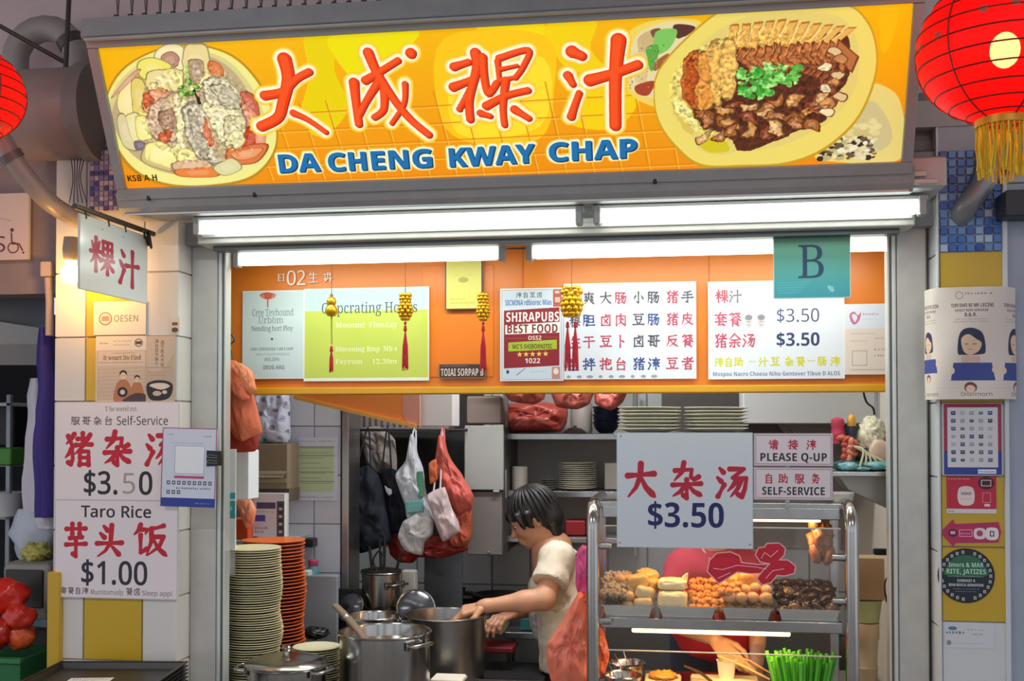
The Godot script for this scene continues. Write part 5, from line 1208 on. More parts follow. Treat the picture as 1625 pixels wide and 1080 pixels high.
# ------------------------------------------------------------------ orange menu panel with its posters
func menu_panel() -> void:
	var z := -0.40
	var org := grain(hx("e27a1e"), hx("e88526"), 0.38, 0.0, 0.7, 81)
	var pn := thing("orange_menu_board", "long orange menu panel across the top of the opening", "panel", Vector3(0.175, 1.775, z))
	part(pn, "sheet", rbox(2.44, 0.70, 0.02, 0.003), org, Vector3(0, 0.35, -0.013))
	part(pn, "backing", rbox(2.42, 0.68, 0.01, 0.002), mat(hx("b4b2ac"), 0.6), Vector3(0, 0.355, -0.029))
	part(pn, "lower_lip", rbox(2.44, 0.028, 0.03, 0.006), mat(hx("dda022"), 0.35), Vector3(0, 0.012, 0.0))
	part(pn, "joint_strip", rbox(0.004, 0.5, 0.003, 0.001), mat(hx("c96a18"), 0.4), Vector3(-0.10, 0.3, -0.002))
	part(pn, "joint_strip", rbox(0.004, 0.5, 0.003, 0.001), mat(hx("c96a18"), 0.4), Vector3(0.55, 0.3, -0.002))
	part(pn, "patch", rbox(0.26, 0.40, 0.004, 0.001), mat(hx("ec7d12"), 0.35), Vector3(-0.335, 0.26, -0.002))
	# slanted orange fascia and white box behind the panel, at the left
	var fa := thing("slanted_fascia", "orange slanted fascia board below the menu panel at the left", "board", Vector3(0, 0, -0.72))
	part(fa, "orange_face", prism([Vector2(-0.888, 1.824), Vector2(-0.385, 1.821), Vector2(-0.385, 1.66), Vector2(-0.541, 1.697), Vector2(-0.875, 1.779)], 0.012), mat(hx("e2802c"), 0.45))
	part(fa, "lower_edge", prism([Vector2(-0.88, 1.782), Vector2(-0.541, 1.702), Vector2(-0.385, 1.667), Vector2(-0.385, 1.652), Vector2(-0.541, 1.687), Vector2(-0.88, 1.767)], 0.02), mat(hx("e0a040"), 0.45), Vector3(0, 0, 0.006))
	part(fa, "pink_face", prism([Vector2(-0.44, 1.817), Vector2(-0.372, 1.816), Vector2(-0.372, 1.66), Vector2(-0.42, 1.67), Vector2(-0.44, 1.711)], 0.014), mat(hx("cf8a74"), 0.5), Vector3(0, 0, 0.002))
	for u in [Vector3(-0.797, 1.819, -0.72), Vector3(-0.415, 1.817, -0.72)]: part(fa, "hanger_rod", tube([Vector3(u.x, u.y, 0), Vector3(u.x, 2.565, 0)], 0.006, 6), mat(hx("8a8884"), 0.4, 0.5))
	var cy := 1.66
	one("white_cupboard", "plain white hanging cupboard whose foot shows below the menu panel", "cupboard", rbox(0.138, 2.562 - cy, 0.14, 0.003), mat(hx("cfc7c2"), 0.5), Vector3(-0.32, (2.562 + cy) / 2, -0.82))
	var cr := thing("charm_rail", "thin rail behind the tube lights that carries the gold charms", "rail", Vector3(0.2, 2.262, -0.24))
	part(cr, "bar", tube([Vector3(-1.02, 0, 0), Vector3(1.0, 0, 0)], 0.004, 6), mat(hx("6a6864"), 0.4, 0.6))
	for x in [-0.95, 0.0, 0.95]: part(cr, "stay", tube([Vector3(x, 0, 0), Vector3(x, 0.036, 0.02), Vector3(x, 0.036, 0.11)], 0.004, 6), mat(hx("6a6864"), 0.4, 0.6))
	# gold lettering strip at the top left
	var lt := thing("panel_lettering", "pale raised lettering with 02 on the orange panel", "lettering", Vector3(-0.833, 2.19, -0.396))
	for q in [["EI", 0.0, 0.000, 13.0, "serif"], ["02", 0.033, -0.003, 27.0, "serif"], ["Em", 0.118, -0.001, 20.0, "mono"]]:
		var tm := TextMesh.new()
		tm.text = q[0]; tm.font = fonts[("sans" if q[4] == "serif" else q[4]) + "_keep"]; tm.font_size = 32; tm.pixel_size = 0.072 / 27.0 * q[3] / 32.0; tm.depth = 0.004
		tm.horizontal_alignment = HORIZONTAL_ALIGNMENT_LEFT
		if q[0] == "Em": continue
		part(lt, "letters", tm, mat(hx("f3e3cf"), 0.4), Vector3(q[1], q[2] + 0.012, 0.0))
	for s in GLYPH["sheng"] + []:
		var a := []
		for i in range(0, s.size(), 2): a.append(Vector3(0.118 + s[i] * 0.0004, 0.034 - s[i + 1] * 0.00045, 0.0))
		part(lt, "stroke", tube(a, 0.0022, 6), mat(hx("f3e3cf"), 0.4))
	for s in [[10, 30, 90, 26], [50, 10, 48, 60, 20, 90], [8, 66, 96, 60], [70, 12, 72, 92], [26, 40, 26, 80]]:
		var a := []
		for i in range(0, s.size(), 2): a.append(Vector3(0.172 + s[i] * 0.0004, 0.034 - s[i + 1] * 0.00045, 0.0))
		part(lt, "stroke", tube(a, 0.0022, 6), mat(hx("f3e3cf"), 0.4))
	# blue-white poster
	var c := canvas(385, 461, 482, 601, 4.0, hx("cfe0df"))
	c.frame(385, 461, 482, 601, 1.0, hx("eef4f2"))
	c.soft([412, 468, 420, 464, 428, 464, 438, 468, 430, 474, 420, 474], hx("c9583c")); c.line([425, 474, 425, 488], 2.0, hx("c9583c")); c.oval(417, 470, 3, 3, hx("d9866c")); c.oval(434, 470, 3, 3, hx("d9866c"))
	c.text("Cete Teyhound", 400, 501, 15, hx("6a7a80"), "serif", 66); c.text("Urbom", 410, 513, 15, hx("75848a"), "serif", 40); c.text("Nending hort Ploy", 399, 525, 11, hx("4a5a60"), "serif", 66)
	c.oval(432, 538, 2, 2, hx("5a6a70"))
	c.text("AHEE CONTUGORIA 1 BM E SHOP", 398, 556, 6.5, hx("7a8a90"), "bold", 68); c.text("RARE OF MECROPROBIDIE", 406, 564, 5, hx("8f9da2"), "sans", 54); c.text("WELDPA", 420, 573, 8, hx("8a989e"), "bold", 24)
	c.text("DEUG AAG", 418, 586, 9, hx("6a787e"), "bold", 34)
	board("pale_blue_poster", "pale blue poster with script lettering at the left of the menu panel", "poster", c.done(), -0.847, 1.994, -0.393, 0.234, 0.323, 0.002)
	# opening hours
	c = canvas(482, 456, 681, 604, 4.0, hx("c6d457"))
	c.rect(482, 456, 681, 492, hx("c8e2e2")); c.frame(482, 456, 681, 604, 1.4, hx("f2f5e8")); c.rect(482, 599, 681, 604, hx("eef2d8"))
	c.text("Onpcrating Hours", 510, 496, 23, hx("46565a"), "serif", 153)
	c.text("Moonmc  Fbmday", 533, 519, 12, hx("e6ecb6"), "serifbold", 98); c.text("Disconing Bmp  Mb s", 533, 557, 11, hx("e6ecb6"), "serifbold", 98); c.text("Ferrom     12.30m", 533, 577, 11, hx("e6ecb6"), "serifbold", 98)
	board("opening_hours_poster", "yellow-green poster headed with opening hours on the menu panel", "poster", c.done(), -0.496, 1.991, -0.393, 0.467, 0.337, 0.002)
	# framed certificate
	c = canvas(707, 395, 766, 491, 5.0, hx("d9d46a"))
	c.frame(707, 395, 766, 491, 2.0, hx("5a4a20")); c.frame(709, 397, 764, 489, 1.0, hx("e6e2a0")); c.oval(736, 437, 8, 5, hx("b0a648")); scribble(c, 722, 752, 430, 2.5, hx("c4bb5c")); scribble(c, 716, 756, 480, 2, hx("8a8030")); scribble(c, 716, 740, 473, 2, hx("a89e48"))
	board("framed_certificate", "small framed yellow certificate near the middle of the menu panel", "frame", c.done(), -0.134, 2.167, -0.385, 0.135, 0.187, 0.012, mat(hx("4a3c1c"), 0.4))
	# plaque
	c = canvas(697, 577, 771, 600, 6.0, hx("4a2a20"))
	c.frame(697, 577, 771, 600, 1.0, hx("9a7a60")); c.text("TOIAI SORPAP B", 700, 596, 16, hx("d6cfc0"), "bold", 68); scribble(c, 701, 745, 581, 2, hx("9a8a74"))
	board("name_plaque", "small dark plaque with pale letters below the yellow certificate", "plaque", c.done(), -0.141, 1.855, -0.39, 0.169, 0.052, 0.008, mat(hx("3c2218")))
	# award poster
	c = canvas(794, 457, 894, 604, 5.0, hx("cdd9e2"))
	c.frame(794, 457, 894, 604, 2.2, hx("e8ecee")); c.frame(796, 459, 892, 602, 0.8, hx("8a8c92"))
	for i in 4: zi(c, ["di", "zi", "dou", "lu"][i], 819 + i * 11, 463, 9, 9, hx("6a7078"), 1.2)
	c.text("SICMINA rdbioroc Mias", 802, 484, 12, hx("3a6cb0"), "bold", 74); c.rect(878, 460, 891, 487, hx("b8574a")); c.rect(881, 462, 888, 466, hx("e8c0a8")); c.rect(881, 472, 889, 480, hx("e8b89c"))
	c.poly([800, 492, 888, 488, 888, 580, 800, 584], hx("8f1a24"))
	c.text("SHIRAPUBS", 803, 510, 21, hx("f4efe8"), "bold", 85); c.poly([802, 515, 888, 511, 888, 528, 802, 530], hx("f2ece4")); c.text("BEST FOOD", 804, 528, 19, hx("7a1a22"), "bold", 82)
	c.text("OSS2", 838, 539, 9, hx("f0e0d0"), "bold", 22); scribble(c, 803, 836, 537, 1.6, hx("c07a78")); scribble(c, 862, 886, 536, 1.6, hx("c07a78"))
	c.poly([807, 543, 884, 539, 884, 554, 807, 557], hx("a9bf2a")); c.text("WC'S SHIBORNITIC", 813, 553, 10, hx("4a3a10"), "bold", 64)
	for i in 5:
		var st := []
		for q in 10: st.append(825 + i * 10.3 + sin(TAU * q / 10) * (4.8 if q % 2 == 0 else 2.0)); st.append(562 - i * 0.2 - cos(TAU * q / 10) * (4.8 if q % 2 == 0 else 2.0))
		c.poly(st, hx("eccb4a"))
	c.text("1022", 833, 576, 11, hx("f0e4d8"), "bold", 25); c.rect(804, 587, 808, 592, hx("2a2a2e")); c.line([820, 595, 834, 584], 1.2, hx("6a6a70")); scribble(c, 844, 866, 590, 2, hx("9aa0a8")); c.rect(876, 582, 889, 601, hx("c98a84")); c.oval(882.5, 589, 4, 5, hx("f0e0d8"))
	board("award_poster", "framed poster with dark red BEST FOOD block on the menu panel", "poster", c.done(), 0.108, 1.982, -0.39, 0.224, 0.327, 0.006)
	# white menu, left board
	c = canvas(895, 448, 1105, 601, 5.0, hx("dfe4ec"))
	c.frame(895, 448, 1105, 601, 1.0, hx("f0f2f4"))
	var blk := hx("4c4a56"); var rd := hx("b8455a"); var blu := hx("3a4a8a")
	var rows := [[["shuang", blk], ["da", blk], ["chang", rd], ["xiao", blk], ["chang", blk], ["zhu", rd], ["shou", blk]], [["dan", blu], ["lu", rd], ["rou", rd], ["dou", blk], ["chang", blu], ["zhu", rd], ["pi", rd]], [["gan", rd], ["dou", rd], ["bu", rd], ["lu", blk], ["ge", blk], ["fanreverse", rd], ["can", rd]], [["ban", blu], ["bao", rd], ["tai", rd], ["zhu", blu], ["di", blu], ["dou", rd], ["zhe", rd]]]
	var xs := [926.0, 953.0, 977.0, 1005.0, 1029.0, 1058.0, 1082.0]
	for j in 4:
		for i in 7: zi(c, rows[j][i][0], xs[i], [462.0, 497.0, 531.0, 567.0][j], 19, 20, rows[j][i][1], 2.5)
	zi(c, "sheng", 906, 532, 16, 20, rd, 2.5); zi(c, "sheng", 903, 568, 16, 20, blu, 2.5); zi(c, "kway", 905, 498, 16, 20, blk, 2.0)
	for i in 9: c.oval(903 + i * 17.0, 597, 3.0 + (i % 3), 2.4, hx("9a9ea6"))
	board("menu_board", "white menu board with four rows of red and blue characters", "menu", c.done(), 0.451, 1.991, -0.392, 0.459, 0.336, 0.004)
	# white menu, price board
	c = canvas(1124, 445, 1340, 601, 5.0, hx("e2e5ec"))
	c.frame(1124, 445, 1340, 601, 1.0, hx("f2f3f5"))
	var rr := hx("c04a60")
	zi(c, "kway", 1136, 458, 20, 21, rr, 2.4); zi(c, "chap", 1158, 458, 20, 21, hx("6a6872"), 2.4)
	zi(c, "tao", 1134, 494, 21, 23, rr, 2.6); zi(c, "can", 1157, 494, 21, 23, rr, 2.4)
	zi(c, "zhu", 1134, 528, 20, 23, rr, 2.6); zi(c, "yuleft", 1156, 528, 21, 23, rr, 2.6); zi(c, "tang", 1179, 528, 21, 23, rr, 2.6)
	for q in [1189, 1209]: c.oval(q, 510, 6.5, 9.5, hx("cfc9c6")); c.oval(q, 503, 6, 4.5, hx("8a8a90")); c.line([q - 3, 510, q + 3, 510], 1.0, hx("8a8480")); c.line([q - 2, 515, q + 2, 515], 1.0, hx("a08a84"))
	c.text("$3.50", 1232, 511, 29, hx("4a5070"), "sans", 70); c.text("$3.50", 1232, 549, 29, hx("2f3a66"), "bold", 70)
	var yy := hx("d3cf4a")
	for i in 9: zi(c, ["di", "zi", "zhu2", "chap", "dou", "za", "can", "chang", "di"][i], [1134, 1150, 1166, 1205, 1224, 1246, 1264, 1298, 1318][i], 566, 14, 15, yy, 2.4)
	c.line([1188, 573, 1200, 573], 1.4, yy); c.line([1282, 573, 1294, 573], 1.4, yy)
	c.text("Mospou Nacro Choesa Niho Gentover Tibue D ALOS", 1131, 596, 9, hx("6a78a4"), "bold", 202)
	board("price_menu_board", "white menu board with two $3.50 prices at the right", "menu", c.done(), 0.948, 1.988, -0.392, 0.454, 0.336, 0.004)
	# notice at the right end
	c = canvas(1340, 482, 1412, 594, 5.0, hx("e5d4c8"))
	c.rect(1340, 482, 1412, 521, hx("dfe2ee")); c.frame(1340, 482, 1412, 594, 1.0, hx("efe6de"))
	c.soft([1349, 498, 1356, 494, 1362, 500, 1367, 495, 1364, 508, 1356, 515, 1350, 508], hx("c9708c")); c.soft([1352, 500, 1357, 498, 1361, 503, 1357, 511], hx("dfe2ee"))
	scribble(c, 1370, 1396, 500, 4, hx("b88aa4")); scribble(c, 1370, 1392, 507, 1.5, hx("c4b0c0")); scribble(c, 1350, 1390, 530, 2, hx("a8988e")); scribble(c, 1350, 1376, 542, 2.5, hx("a8988e")); scribble(c, 1388, 1403, 538, 3, hx("a8988e"))
	c.frame(1352, 556, 1376, 580, 1.0, hx("a8988e")); scribble(c, 1388, 1404, 556, 4, hx("8a7a70")); scribble(c, 1388, 1404, 566, 4, hx("8a7a70")); c.rect(1350, 586, 1406, 587, hx("a8988e"))
	board("notice_sheet", "small pale notice at the right end of the menu panel", "notice", c.done(), 1.248, 1.952, -0.39, 0.148, 0.238, 0.003)
	# hanging letter board
	c = canvas(1229, 371, 1348, 473, 5.0, hx("5fa39a"))
	for i in 34: c.rect(1229, 371 + i * 3, 1348, 374 + i * 3.0, hx("74ad88").lerp(hx("3f96a4"), i / 33.0))
	c.frame(1229, 371, 1348, 473, 1.2, hx("b4c9c0")); c.text("B", 1265, 441, 74, hx("2a4560"), "serif", 46)
	for i in 5: c.line([1235, 448 + i * 4, 1285 - i * 4, 447 + i * 4], 0.8, hx("5fb0b8"))
	c.soft([1312, 454, 1320, 455, 1323, 462, 1317, 463], hx("7fc0c4"))
	var bb := thing("letter_board", "green-blue hanging board with a large dark letter B", "board", Vector3(1.03, 2.155, -0.06))
	part(bb, "panel", board_mesh(0.233, 0.2, 0.006), [mat(hx("a9c2ba")), print_mat(c.done(), 0.25)])
	for x in [-0.09, 0.09]: part(bb, "hook", tube([Vector3(x, 0.09, 0), Vector3(x, 0.135, 0)], 0.002, 5), mat(hx("8a8c8e"), 0.4, 0.6))
	# lucky charms on strings
	var gold := mat(hx("d8a524"), 0.28, 0.75)
	charm("gold gourd charm with thin tassel, hanging furthest left", Vector3(-0.576, 2.074, -0.24), 0, gold)
	charm("gold charm with red tassel before the opening hours poster", Vector3(-0.312, 2.07, -0.24), 1, gold)
	charm("gold charm with red tassel below the yellow certificate", Vector3(-0.039, 2.065, -0.24), 2, gold)
	charm("round gold pineapple charm with two red tassels before the award poster", Vector3(0.264, 2.067, -0.24), 3, gold)

func charm(label: String, at: Vector3, kind: int, gold) -> void:
	var t := thing("hanging_charm", label, "charm", at, Vector3.ZERO, "gold charms hanging before the menu panel")
	part(t, "string", tube([Vector3(0, 0.02, 0), Vector3(0, 2.266 - at.y, 0)], 0.0014, 5), mat(hx("5a3a20"), 0.7))
	var redm := mat(hx("b3182a"), 0.7)
	var y := -0.05
	if kind == 0:
		part(t, "gourd", lathe([Vector2(0, -0.034), Vector2(0.014, -0.032), Vector2(0.023, -0.018), Vector2(0.022, -0.005), Vector2(0.013, 0.006), Vector2(0.017, 0.015), Vector2(0.017, 0.024), Vector2(0.010, 0.033), Vector2(0.004, 0.037), Vector2(0, 0.038)], 20), gold)
		part(t, "cap", lathe([Vector2(0, 0.036), Vector2(0.006, 0.036), Vector2(0.006, 0.044), Vector2(0, 0.045)], 10), mat(hx("7a4a18"), 0.5))
		part(t, "green_cord", tube([Vector3(0, -0.034, 0), Vector3(0.001, -0.13, 0)], 0.003, 6), mat(hx("9aa83a"), 0.7))
		y = -0.135
	elif kind == 3:
		for r in 5:
			for i in 9:
				var a := TAU * (i + 0.5 * (r % 2)) / 9.0
				var rr: float = [0.026, 0.034, 0.036, 0.031, 0.022][r]
				part(t, "bead", blob(Vector3.ONE * 0.0115, 0.0, 1.0, 1, 10, 6), gold, Vector3(cos(a) * rr * 0.82, -0.03 + r * 0.016, sin(a) * rr * 0.82))
		for r in 2:
			for i in 6: part(t, "bead", blob(Vector3.ONE * 0.010, 0.0, 1.0, 1, 10, 6), gold, Vector3(cos(TAU * i / 6) * 0.03 * (1 - r * 0.25), 0.044 + r * 0.012, sin(TAU * i / 6) * 0.024))
		y = -0.055
	else:
		var prof := [0.012, 0.02, 0.026, 0.026, 0.02, 0.016, 0.019, 0.019] if kind == 1 else [0.010, 0.018, 0.022, 0.021, 0.015, 0.014, 0.018, 0.016]
		for r in 8:
			for i in 7:
				var a := TAU * (i + 0.5 * (r % 2)) / 7.0
				part(t, "bead", blob(Vector3.ONE * 0.0082, 0.0, 1.0, 1, 8, 5), gold, Vector3(cos(a) * prof[r] * 0.8, -0.04 + r * 0.0115, sin(a) * prof[r] * 0.8))
		part(t, "knot", blob(Vector3(0.005, 0.006, 0.005), 0.0, 1.0, 1, 8, 6), redm, Vector3(0, -0.056, 0))
		y = -0.062
	var tas := [Vector2(-0.014, 0.0), Vector2(0.012, 0.0)] if kind == 3 else [Vector2(0, 0)]
	for q in tas:
		var L := 0.085 if kind == 0 else (0.15 if kind < 3 else 0.16)
		part(t, "tassel_head", lathe([Vector2(0, 0.0), Vector2(0.004, -0.002), Vector2(0.0065, -0.018), Vector2(0.005, -0.022), Vector2(0, -0.023)], 10), redm, Vector3(q.x, y, 0))
		for i in 14:
			var a := TAU * i / 14.0
			var r := 0.010 if kind > 0 else 0.006
			part(t, "tassel_thread", tube([Vector3(q.x, y - 0.018, 0), Vector3(q.x + cos(a) * r * 0.8, y - L * 0.5, sin(a) * r * 0.8), Vector3(q.x + cos(a + 0.4) * r, y - L + 0.008 * sin(i * 2.2), sin(a + 0.4) * r)], 0.0017, 4), redm)

# soft stuffed shape from an outline (Vector2 list in world x, y): bag, cloth, bundle
func pillow(poly: Array, z: float, t: float, crumple: float, sd: int, rings := 11, sharp := 0.6) -> ArrayMesh:
	var f := noise(sd, 1.0)
	var c := Vector2.ZERO
	for p in poly: c += p
	c /= poly.size()
	var loop := []
	var n := poly.size()
	for i in n:
		for q in 6: loop.append((poly[i] as Vector2).cubic_interpolate(poly[(i + 1) % n], poly[(i - 1 + n) % n], poly[(i + 2) % n], q / 6.0).lerp((poly[i] as Vector2).lerp(poly[(i + 1) % n], q / 6.0), sharp))
	var k := loop.size()
	return surf(k, rings * 2, func(u, v):
		var p: Vector2 = loop[int(round(u * k)) % k]
		var side := -1.0 if v < 0.5 else 1.0
		var s: float = sin(v * PI)
		if v == 0.0 or v == 1.0: s = 0.0
		var q := c + (p - c) * s
		var bump := t * sqrt(maxf(0.0, 1.0 - s * s * s)) * 0.5
		var w := f.get_noise_3d(q.x * 16.0, q.y * 10.0, side * 3.0)
		var fold := 1.0 - 2.0 * absf(f.get_noise_3d(q.x * 34.0 + q.y * 9.0, q.y * 13.0 - q.x * 6.0, side * 7.0))
		return Vector3(q.x + crumple * 0.25 * w, q.y, z + side * (bump * (1.0 + 0.4 * w) + crumple * (w + (fold - 0.6) * (1.0 - s * 0.5)))), true)

func bag(label: String, poly: Array, z: float, t: float, m, sd: int, handles := [], called := "plastic_bag", cat := "bag") -> Node3D:
	var o := thing(called, label, cat)
	part(o, "body", pillow(poly, z, t, 0.012, sd), m)
	for h in handles: part(o, "handle", tube(curve(h, 4), 0.004, 6, 1.0), m)
	return o

func stack(called: String, what: String, where: String, cat: String, mesh: Mesh, m, at: Vector3, n: int, dy: float, group: String, wob := 0.002) -> void:
	var ord := ["topmost", "second", "third", "fourth", "fifth", "sixth", "seventh", "eighth", "ninth", "tenth"]
	for i in n:
		var fromtop := n - i
		var nth: String = ord[fromtop - 1] if fromtop <= 10 else "%d%s" % [fromtop, "st" if fromtop % 10 == 1 and fromtop != 11 else "nd" if fromtop % 10 == 2 and fromtop != 12 else "rd" if fromtop % 10 == 3 and fromtop != 13 else "th"]
		one(called, "%s, %s from the top of %s" % [what, nth, where] if fromtop > 1 else "%s, topmost of %s" % [what, where], cat, mesh, m[i % m.size()] if m is Array else m, at + Vector3(wob * sin(i * 0.31) + 0.0012 * sin(i * 2.7), i * dy, wob * cos(i * 0.4)), Vector3(0.4 * sin(i * 1.9), i * 37.0, 0.4 * cos(i * 2.3)), group)

func plate_mesh(r: float, h: float, t := 0.0028) -> ArrayMesh:
	return lathe([Vector2(0, 0), Vector2(r * 0.55, 0), Vector2(r * 0.6, 0.001), Vector2(r * 0.92, h - t * 1.6), Vector2(r * 0.995, h - t), Vector2(r, h - t * 0.5), Vector2(r * 0.995, h), Vector2(r * 0.9, h - t * 0.3), Vector2(r * 0.6, t), Vector2(0, t)], 36)

func steelm(k := 0) -> StandardMaterial3D:
	return grain([hx("a5a4a2"), hx("8f8e8c"), hx("b9b8b4")][k], [hx("b2b1ae"), hx("9b9a97"), hx("c4c3bf")][k], [0.26, 0.34, 0.3][k], 0.95, 3.0, 90 + k)

func kitchen_back() -> void:
	var st := steelm(0)
	var dim := mat(hx("7d7973"), 0.4, 0.5)
	# steel shelf unit
	var su := thing("shelf_unit", "steel wall shelf unit behind the cook", "shelf", Vector3(0, 0, 0))
	var zf := -1.42
	for v in [[1.628, 0.026], [1.373, 0.026], [1.169, 0.024]]:
		part(su, "shelf_board", rbox(0.60, 0.004, 0.30, 0.001), dim, Vector3(0.14, v[0] - 0.002, zf - 0.15))
		part(su, "front_edge", rbox(0.60, v[1], 0.008, 0.002), st, Vector3(0.14, v[0] - v[1] / 2, zf))
	for x in [-0.148, 0.43]: part(su, "upright", rbox(0.02, 0.75, 0.03, 0.003), dim, Vector3(x, 1.46, zf - 0.02))
	part(su, "back_plate", rbox(0.60, 0.72, 0.01, 0.0), mat(hx("a39e98"), 0.6), Vector3(0.14, 1.46, zf - 0.31))
	# on the top shelf
	var y1 := 1.628; var y2 := 1.373; var y3 := 1.169
	var redp := mat(hx("b04a3e"), 0.3)
	bag("big red plastic bag lying on the top steel shelf", [Vector2(-0.166, 1.636), Vector2(-0.175, 1.722), Vector2(-0.149, 1.765), Vector2(-0.022, 1.776), Vector2(0.079, 1.764), Vector2(0.122, 1.741), Vector2(0.116, 1.673), Vector2(0.087, 1.636), Vector2(-0.051, 1.633)], -1.53, 0.17, redp, 101)
	bag("red plastic bag drooping behind the menu panel, above the cook", [Vector2(-0.163, 1.871), Vector2(0.065, 1.869), Vector2(0.048, 1.781), Vector2(0.004, 1.754), Vector2(-0.101, 1.771)], -1.24, 0.14, mat(hx("b85a4c"), 0.3), 102)
	bag("pale red plastic bag drooping above the dark blue bowls", [Vector2(0.065, 1.869), Vector2(0.278, 1.868), Vector2(0.246, 1.759), Vector2(0.191, 1.732), Vector2(0.101, 1.746)], -1.24, 0.13, mat(hx("bf6456"), 0.3), 103)
	bag("red plastic bag drooping above the white plates at the centre", [Vector2(0.278, 1.868), Vector2(0.425, 1.867), Vector2(0.387, 1.764), Vector2(0.332, 1.726), Vector2(0.265, 1.759)], -1.24, 0.12, mat(hx("b05448"), 0.3), 104)
	var rail := thing("ceiling_rail", "steel rail under the kitchen ceiling that carries red bags", "rail", Vector3(0, 0, 0))
	part(rail, "bar", tube([Vector3(-0.208, 1.863, -1.24), Vector3(0.443, 1.858, -1.24)], 0.008, 8), st)
	for u in [Vector3(-0.153, 1.862, -1.24), Vector3(0.39, 1.859, -1.24)]: part(rail, "hanger", tube([u, Vector3(u.x, 2.56, u.z)], 0.005, 6), st)
	one("grey_canister", "tall grey-beige canister on the top steel shelf", "canister", lathe([Vector2(0, 0), Vector2(0.045, 0), Vector2(0.05, 0.01), Vector2(0.05, 0.13), Vector2(0.046, 0.135), Vector2(0, 0.135)], 24), mat(hx("9c9087"), 0.5), Vector3(0.182, y1 + 0.002, -1.55))
	var bowl := lathe([Vector2(0, 0), Vector2(0.03, 0), Vector2(0.05, 0.02), Vector2(0.062, 0.05), Vector2(0.064, 0.052), Vector2(0.06, 0.05), Vector2(0.03, 0.008), Vector2(0, 0.006)], 28)
	stack("dark_blue_bowl", "dark navy bowl", "the navy bowl stack on the top shelf", "bowl", bowl, mat(hx("1f2336"), 0.35), Vector3(0.298, y1 + 0.002, -1.5), 5, 0.017, "navy bowls on the top shelf")
	one("serving_cover", "low grey lid lying on the top steel shelf", "lid", lathe([Vector2(0, 0), Vector2(0.05, 0), Vector2(0.052, 0.004), Vector2(0.03, 0.022), Vector2(0.008, 0.026), Vector2(0.008, 0.034), Vector2(0, 0.034)], 26), mat(hx("6a625c"), 0.4, 0.3), Vector3(0.161, y1 + 0.002, -1.455))
	# middle shelf
	one("white_mug", "plain white cylinder cup on the middle steel shelf", "cup", lathe([Vector2(0, 0), Vector2(0.034, 0), Vector2(0.036, 0.003), Vector2(0.036, 0.102), Vector2(0.033, 0.104), Vector2(0.032, 0.01), Vector2(0, 0.008)], 24), mat(hx("d2cbc0"), 0.4), Vector3(-0.094, y2 + 0.002, -1.5))
	stack("grey_saucer", "small grey saucer", "the short saucer pile on the middle shelf", "saucer", plate_mesh(0.036, 0.012), mat(hx("6b655f"), 0.4), Vector3(0.042, y2 + 0.002, -1.47), 5, 0.0095, "grey saucers on the middle shelf")
	stack("shelf_plate", "off-white plate", "the plate pile on the middle shelf", "plate", plate_mesh(0.086, 0.014), mat(hx("c6bfac"), 0.4), Vector3(0.167, y2 + 0.002, -1.5), 13, 0.0092, "off-white plates on the middle shelf")
	one("white_box", "pale box at the right end of the middle shelf", "box", rbox(0.10, 0.12, 0.12, 0.004), mat(hx("b7b0a6"), 0.5), Vector3(0.339, y2 + 0.064, -1.56))
	# low shelf
	one("red_tub", "dark red tub on the lowest steel shelf", "tub", rbox(0.095, 0.07, 0.10, 0.008), mat(hx("8a1c22"), 0.4), Vector3(0.161, y3 + 0.037, -1.52))
	one("glass_jar", "small clear jar beside the dark red tub", "jar", lathe([Vector2(0, 0), Vector2(0.02, 0), Vector2(0.022, 0.004), Vector2(0.022, 0.05), Vector2(0.016, 0.06), Vector2(0.016, 0.07), Vector2(0, 0.07)], 18), mat(hx("b5aca0"), 0.2), Vector3(0.238, y3 + 0.002, -1.47))
	one("brown_jar", "dark jar behind the cook's face on the lowest shelf", "jar", lathe([Vector2(0, 0), Vector2(0.03, 0), Vector2(0.032, 0.004), Vector2(0.032, 0.07), Vector2(0.024, 0.08), Vector2(0, 0.08)], 18), mat(hx("4f3a34"), 0.35), Vector3(-0.129, y3 + 0.002, -1.5))
	# grey cabinet left of the shelves
	var cb := thing("wall_cabinet", "narrow grey metal cabinet left of the steel shelves", "cabinet", Vector3(0, 0, 0))
	var q := [-0.219, 1.381, -1.28, 0.17, 0.559]
	part(cb, "body", rbox(q[3] - 0.006, q[4], 0.44, 0.004), mat(hx("55504b"), 0.5), Vector3(q[0], q[1], -1.52))
	var r1 := [-0.218, 1.524, -1.28, 0.173, 0.28]; var r2 := [-0.218, 1.24, -1.28, 0.156, 0.277]
	var d1 := part(cb, "door", rbox(r1[3], r1[4], 0.02, 0.004), mat(hx("a6a69e"), 0.42), Vector3(r1[0], r1[1], -1.27))
	part(d1, "latch", rbox(0.03, 0.012, 0.012, 0.003), mat(hx("b9b7b0"), 0.3, 0.6), Vector3(0.055, -r1[4] / 2 - 0.004, 0.008))
	var d2 := part(cb, "door", rbox(r2[3], r2[4], 0.014, 0.004), mat(hx("7b726b"), 0.45), Vector3(r2[0], r2[1], -1.285))
	part(d2, "knob", blob(Vector3(0.005, 0.005, 0.005), 0.0, 1.0, 1, 8, 6), mat(hx("b0aca4"), 0.3, 0.6), Vector3(0.02, -r2[4] / 2 + 0.012, 0.010))
	part(cb, "hinge_rod", tube([Vector3(-0.122, 1.472, -1.27), Vector3(-0.122, 1.35, -1.27)], 0.005, 8), st)
	one("storage_bin", "grey-brown plastic bin on top of the grey cabinet", "bin", rbox(0.16, 0.125, 0.2, 0.01), mat(hx("8d7b70"), 0.5), Vector3(-0.23, 1.664 + 0.068, -1.42))
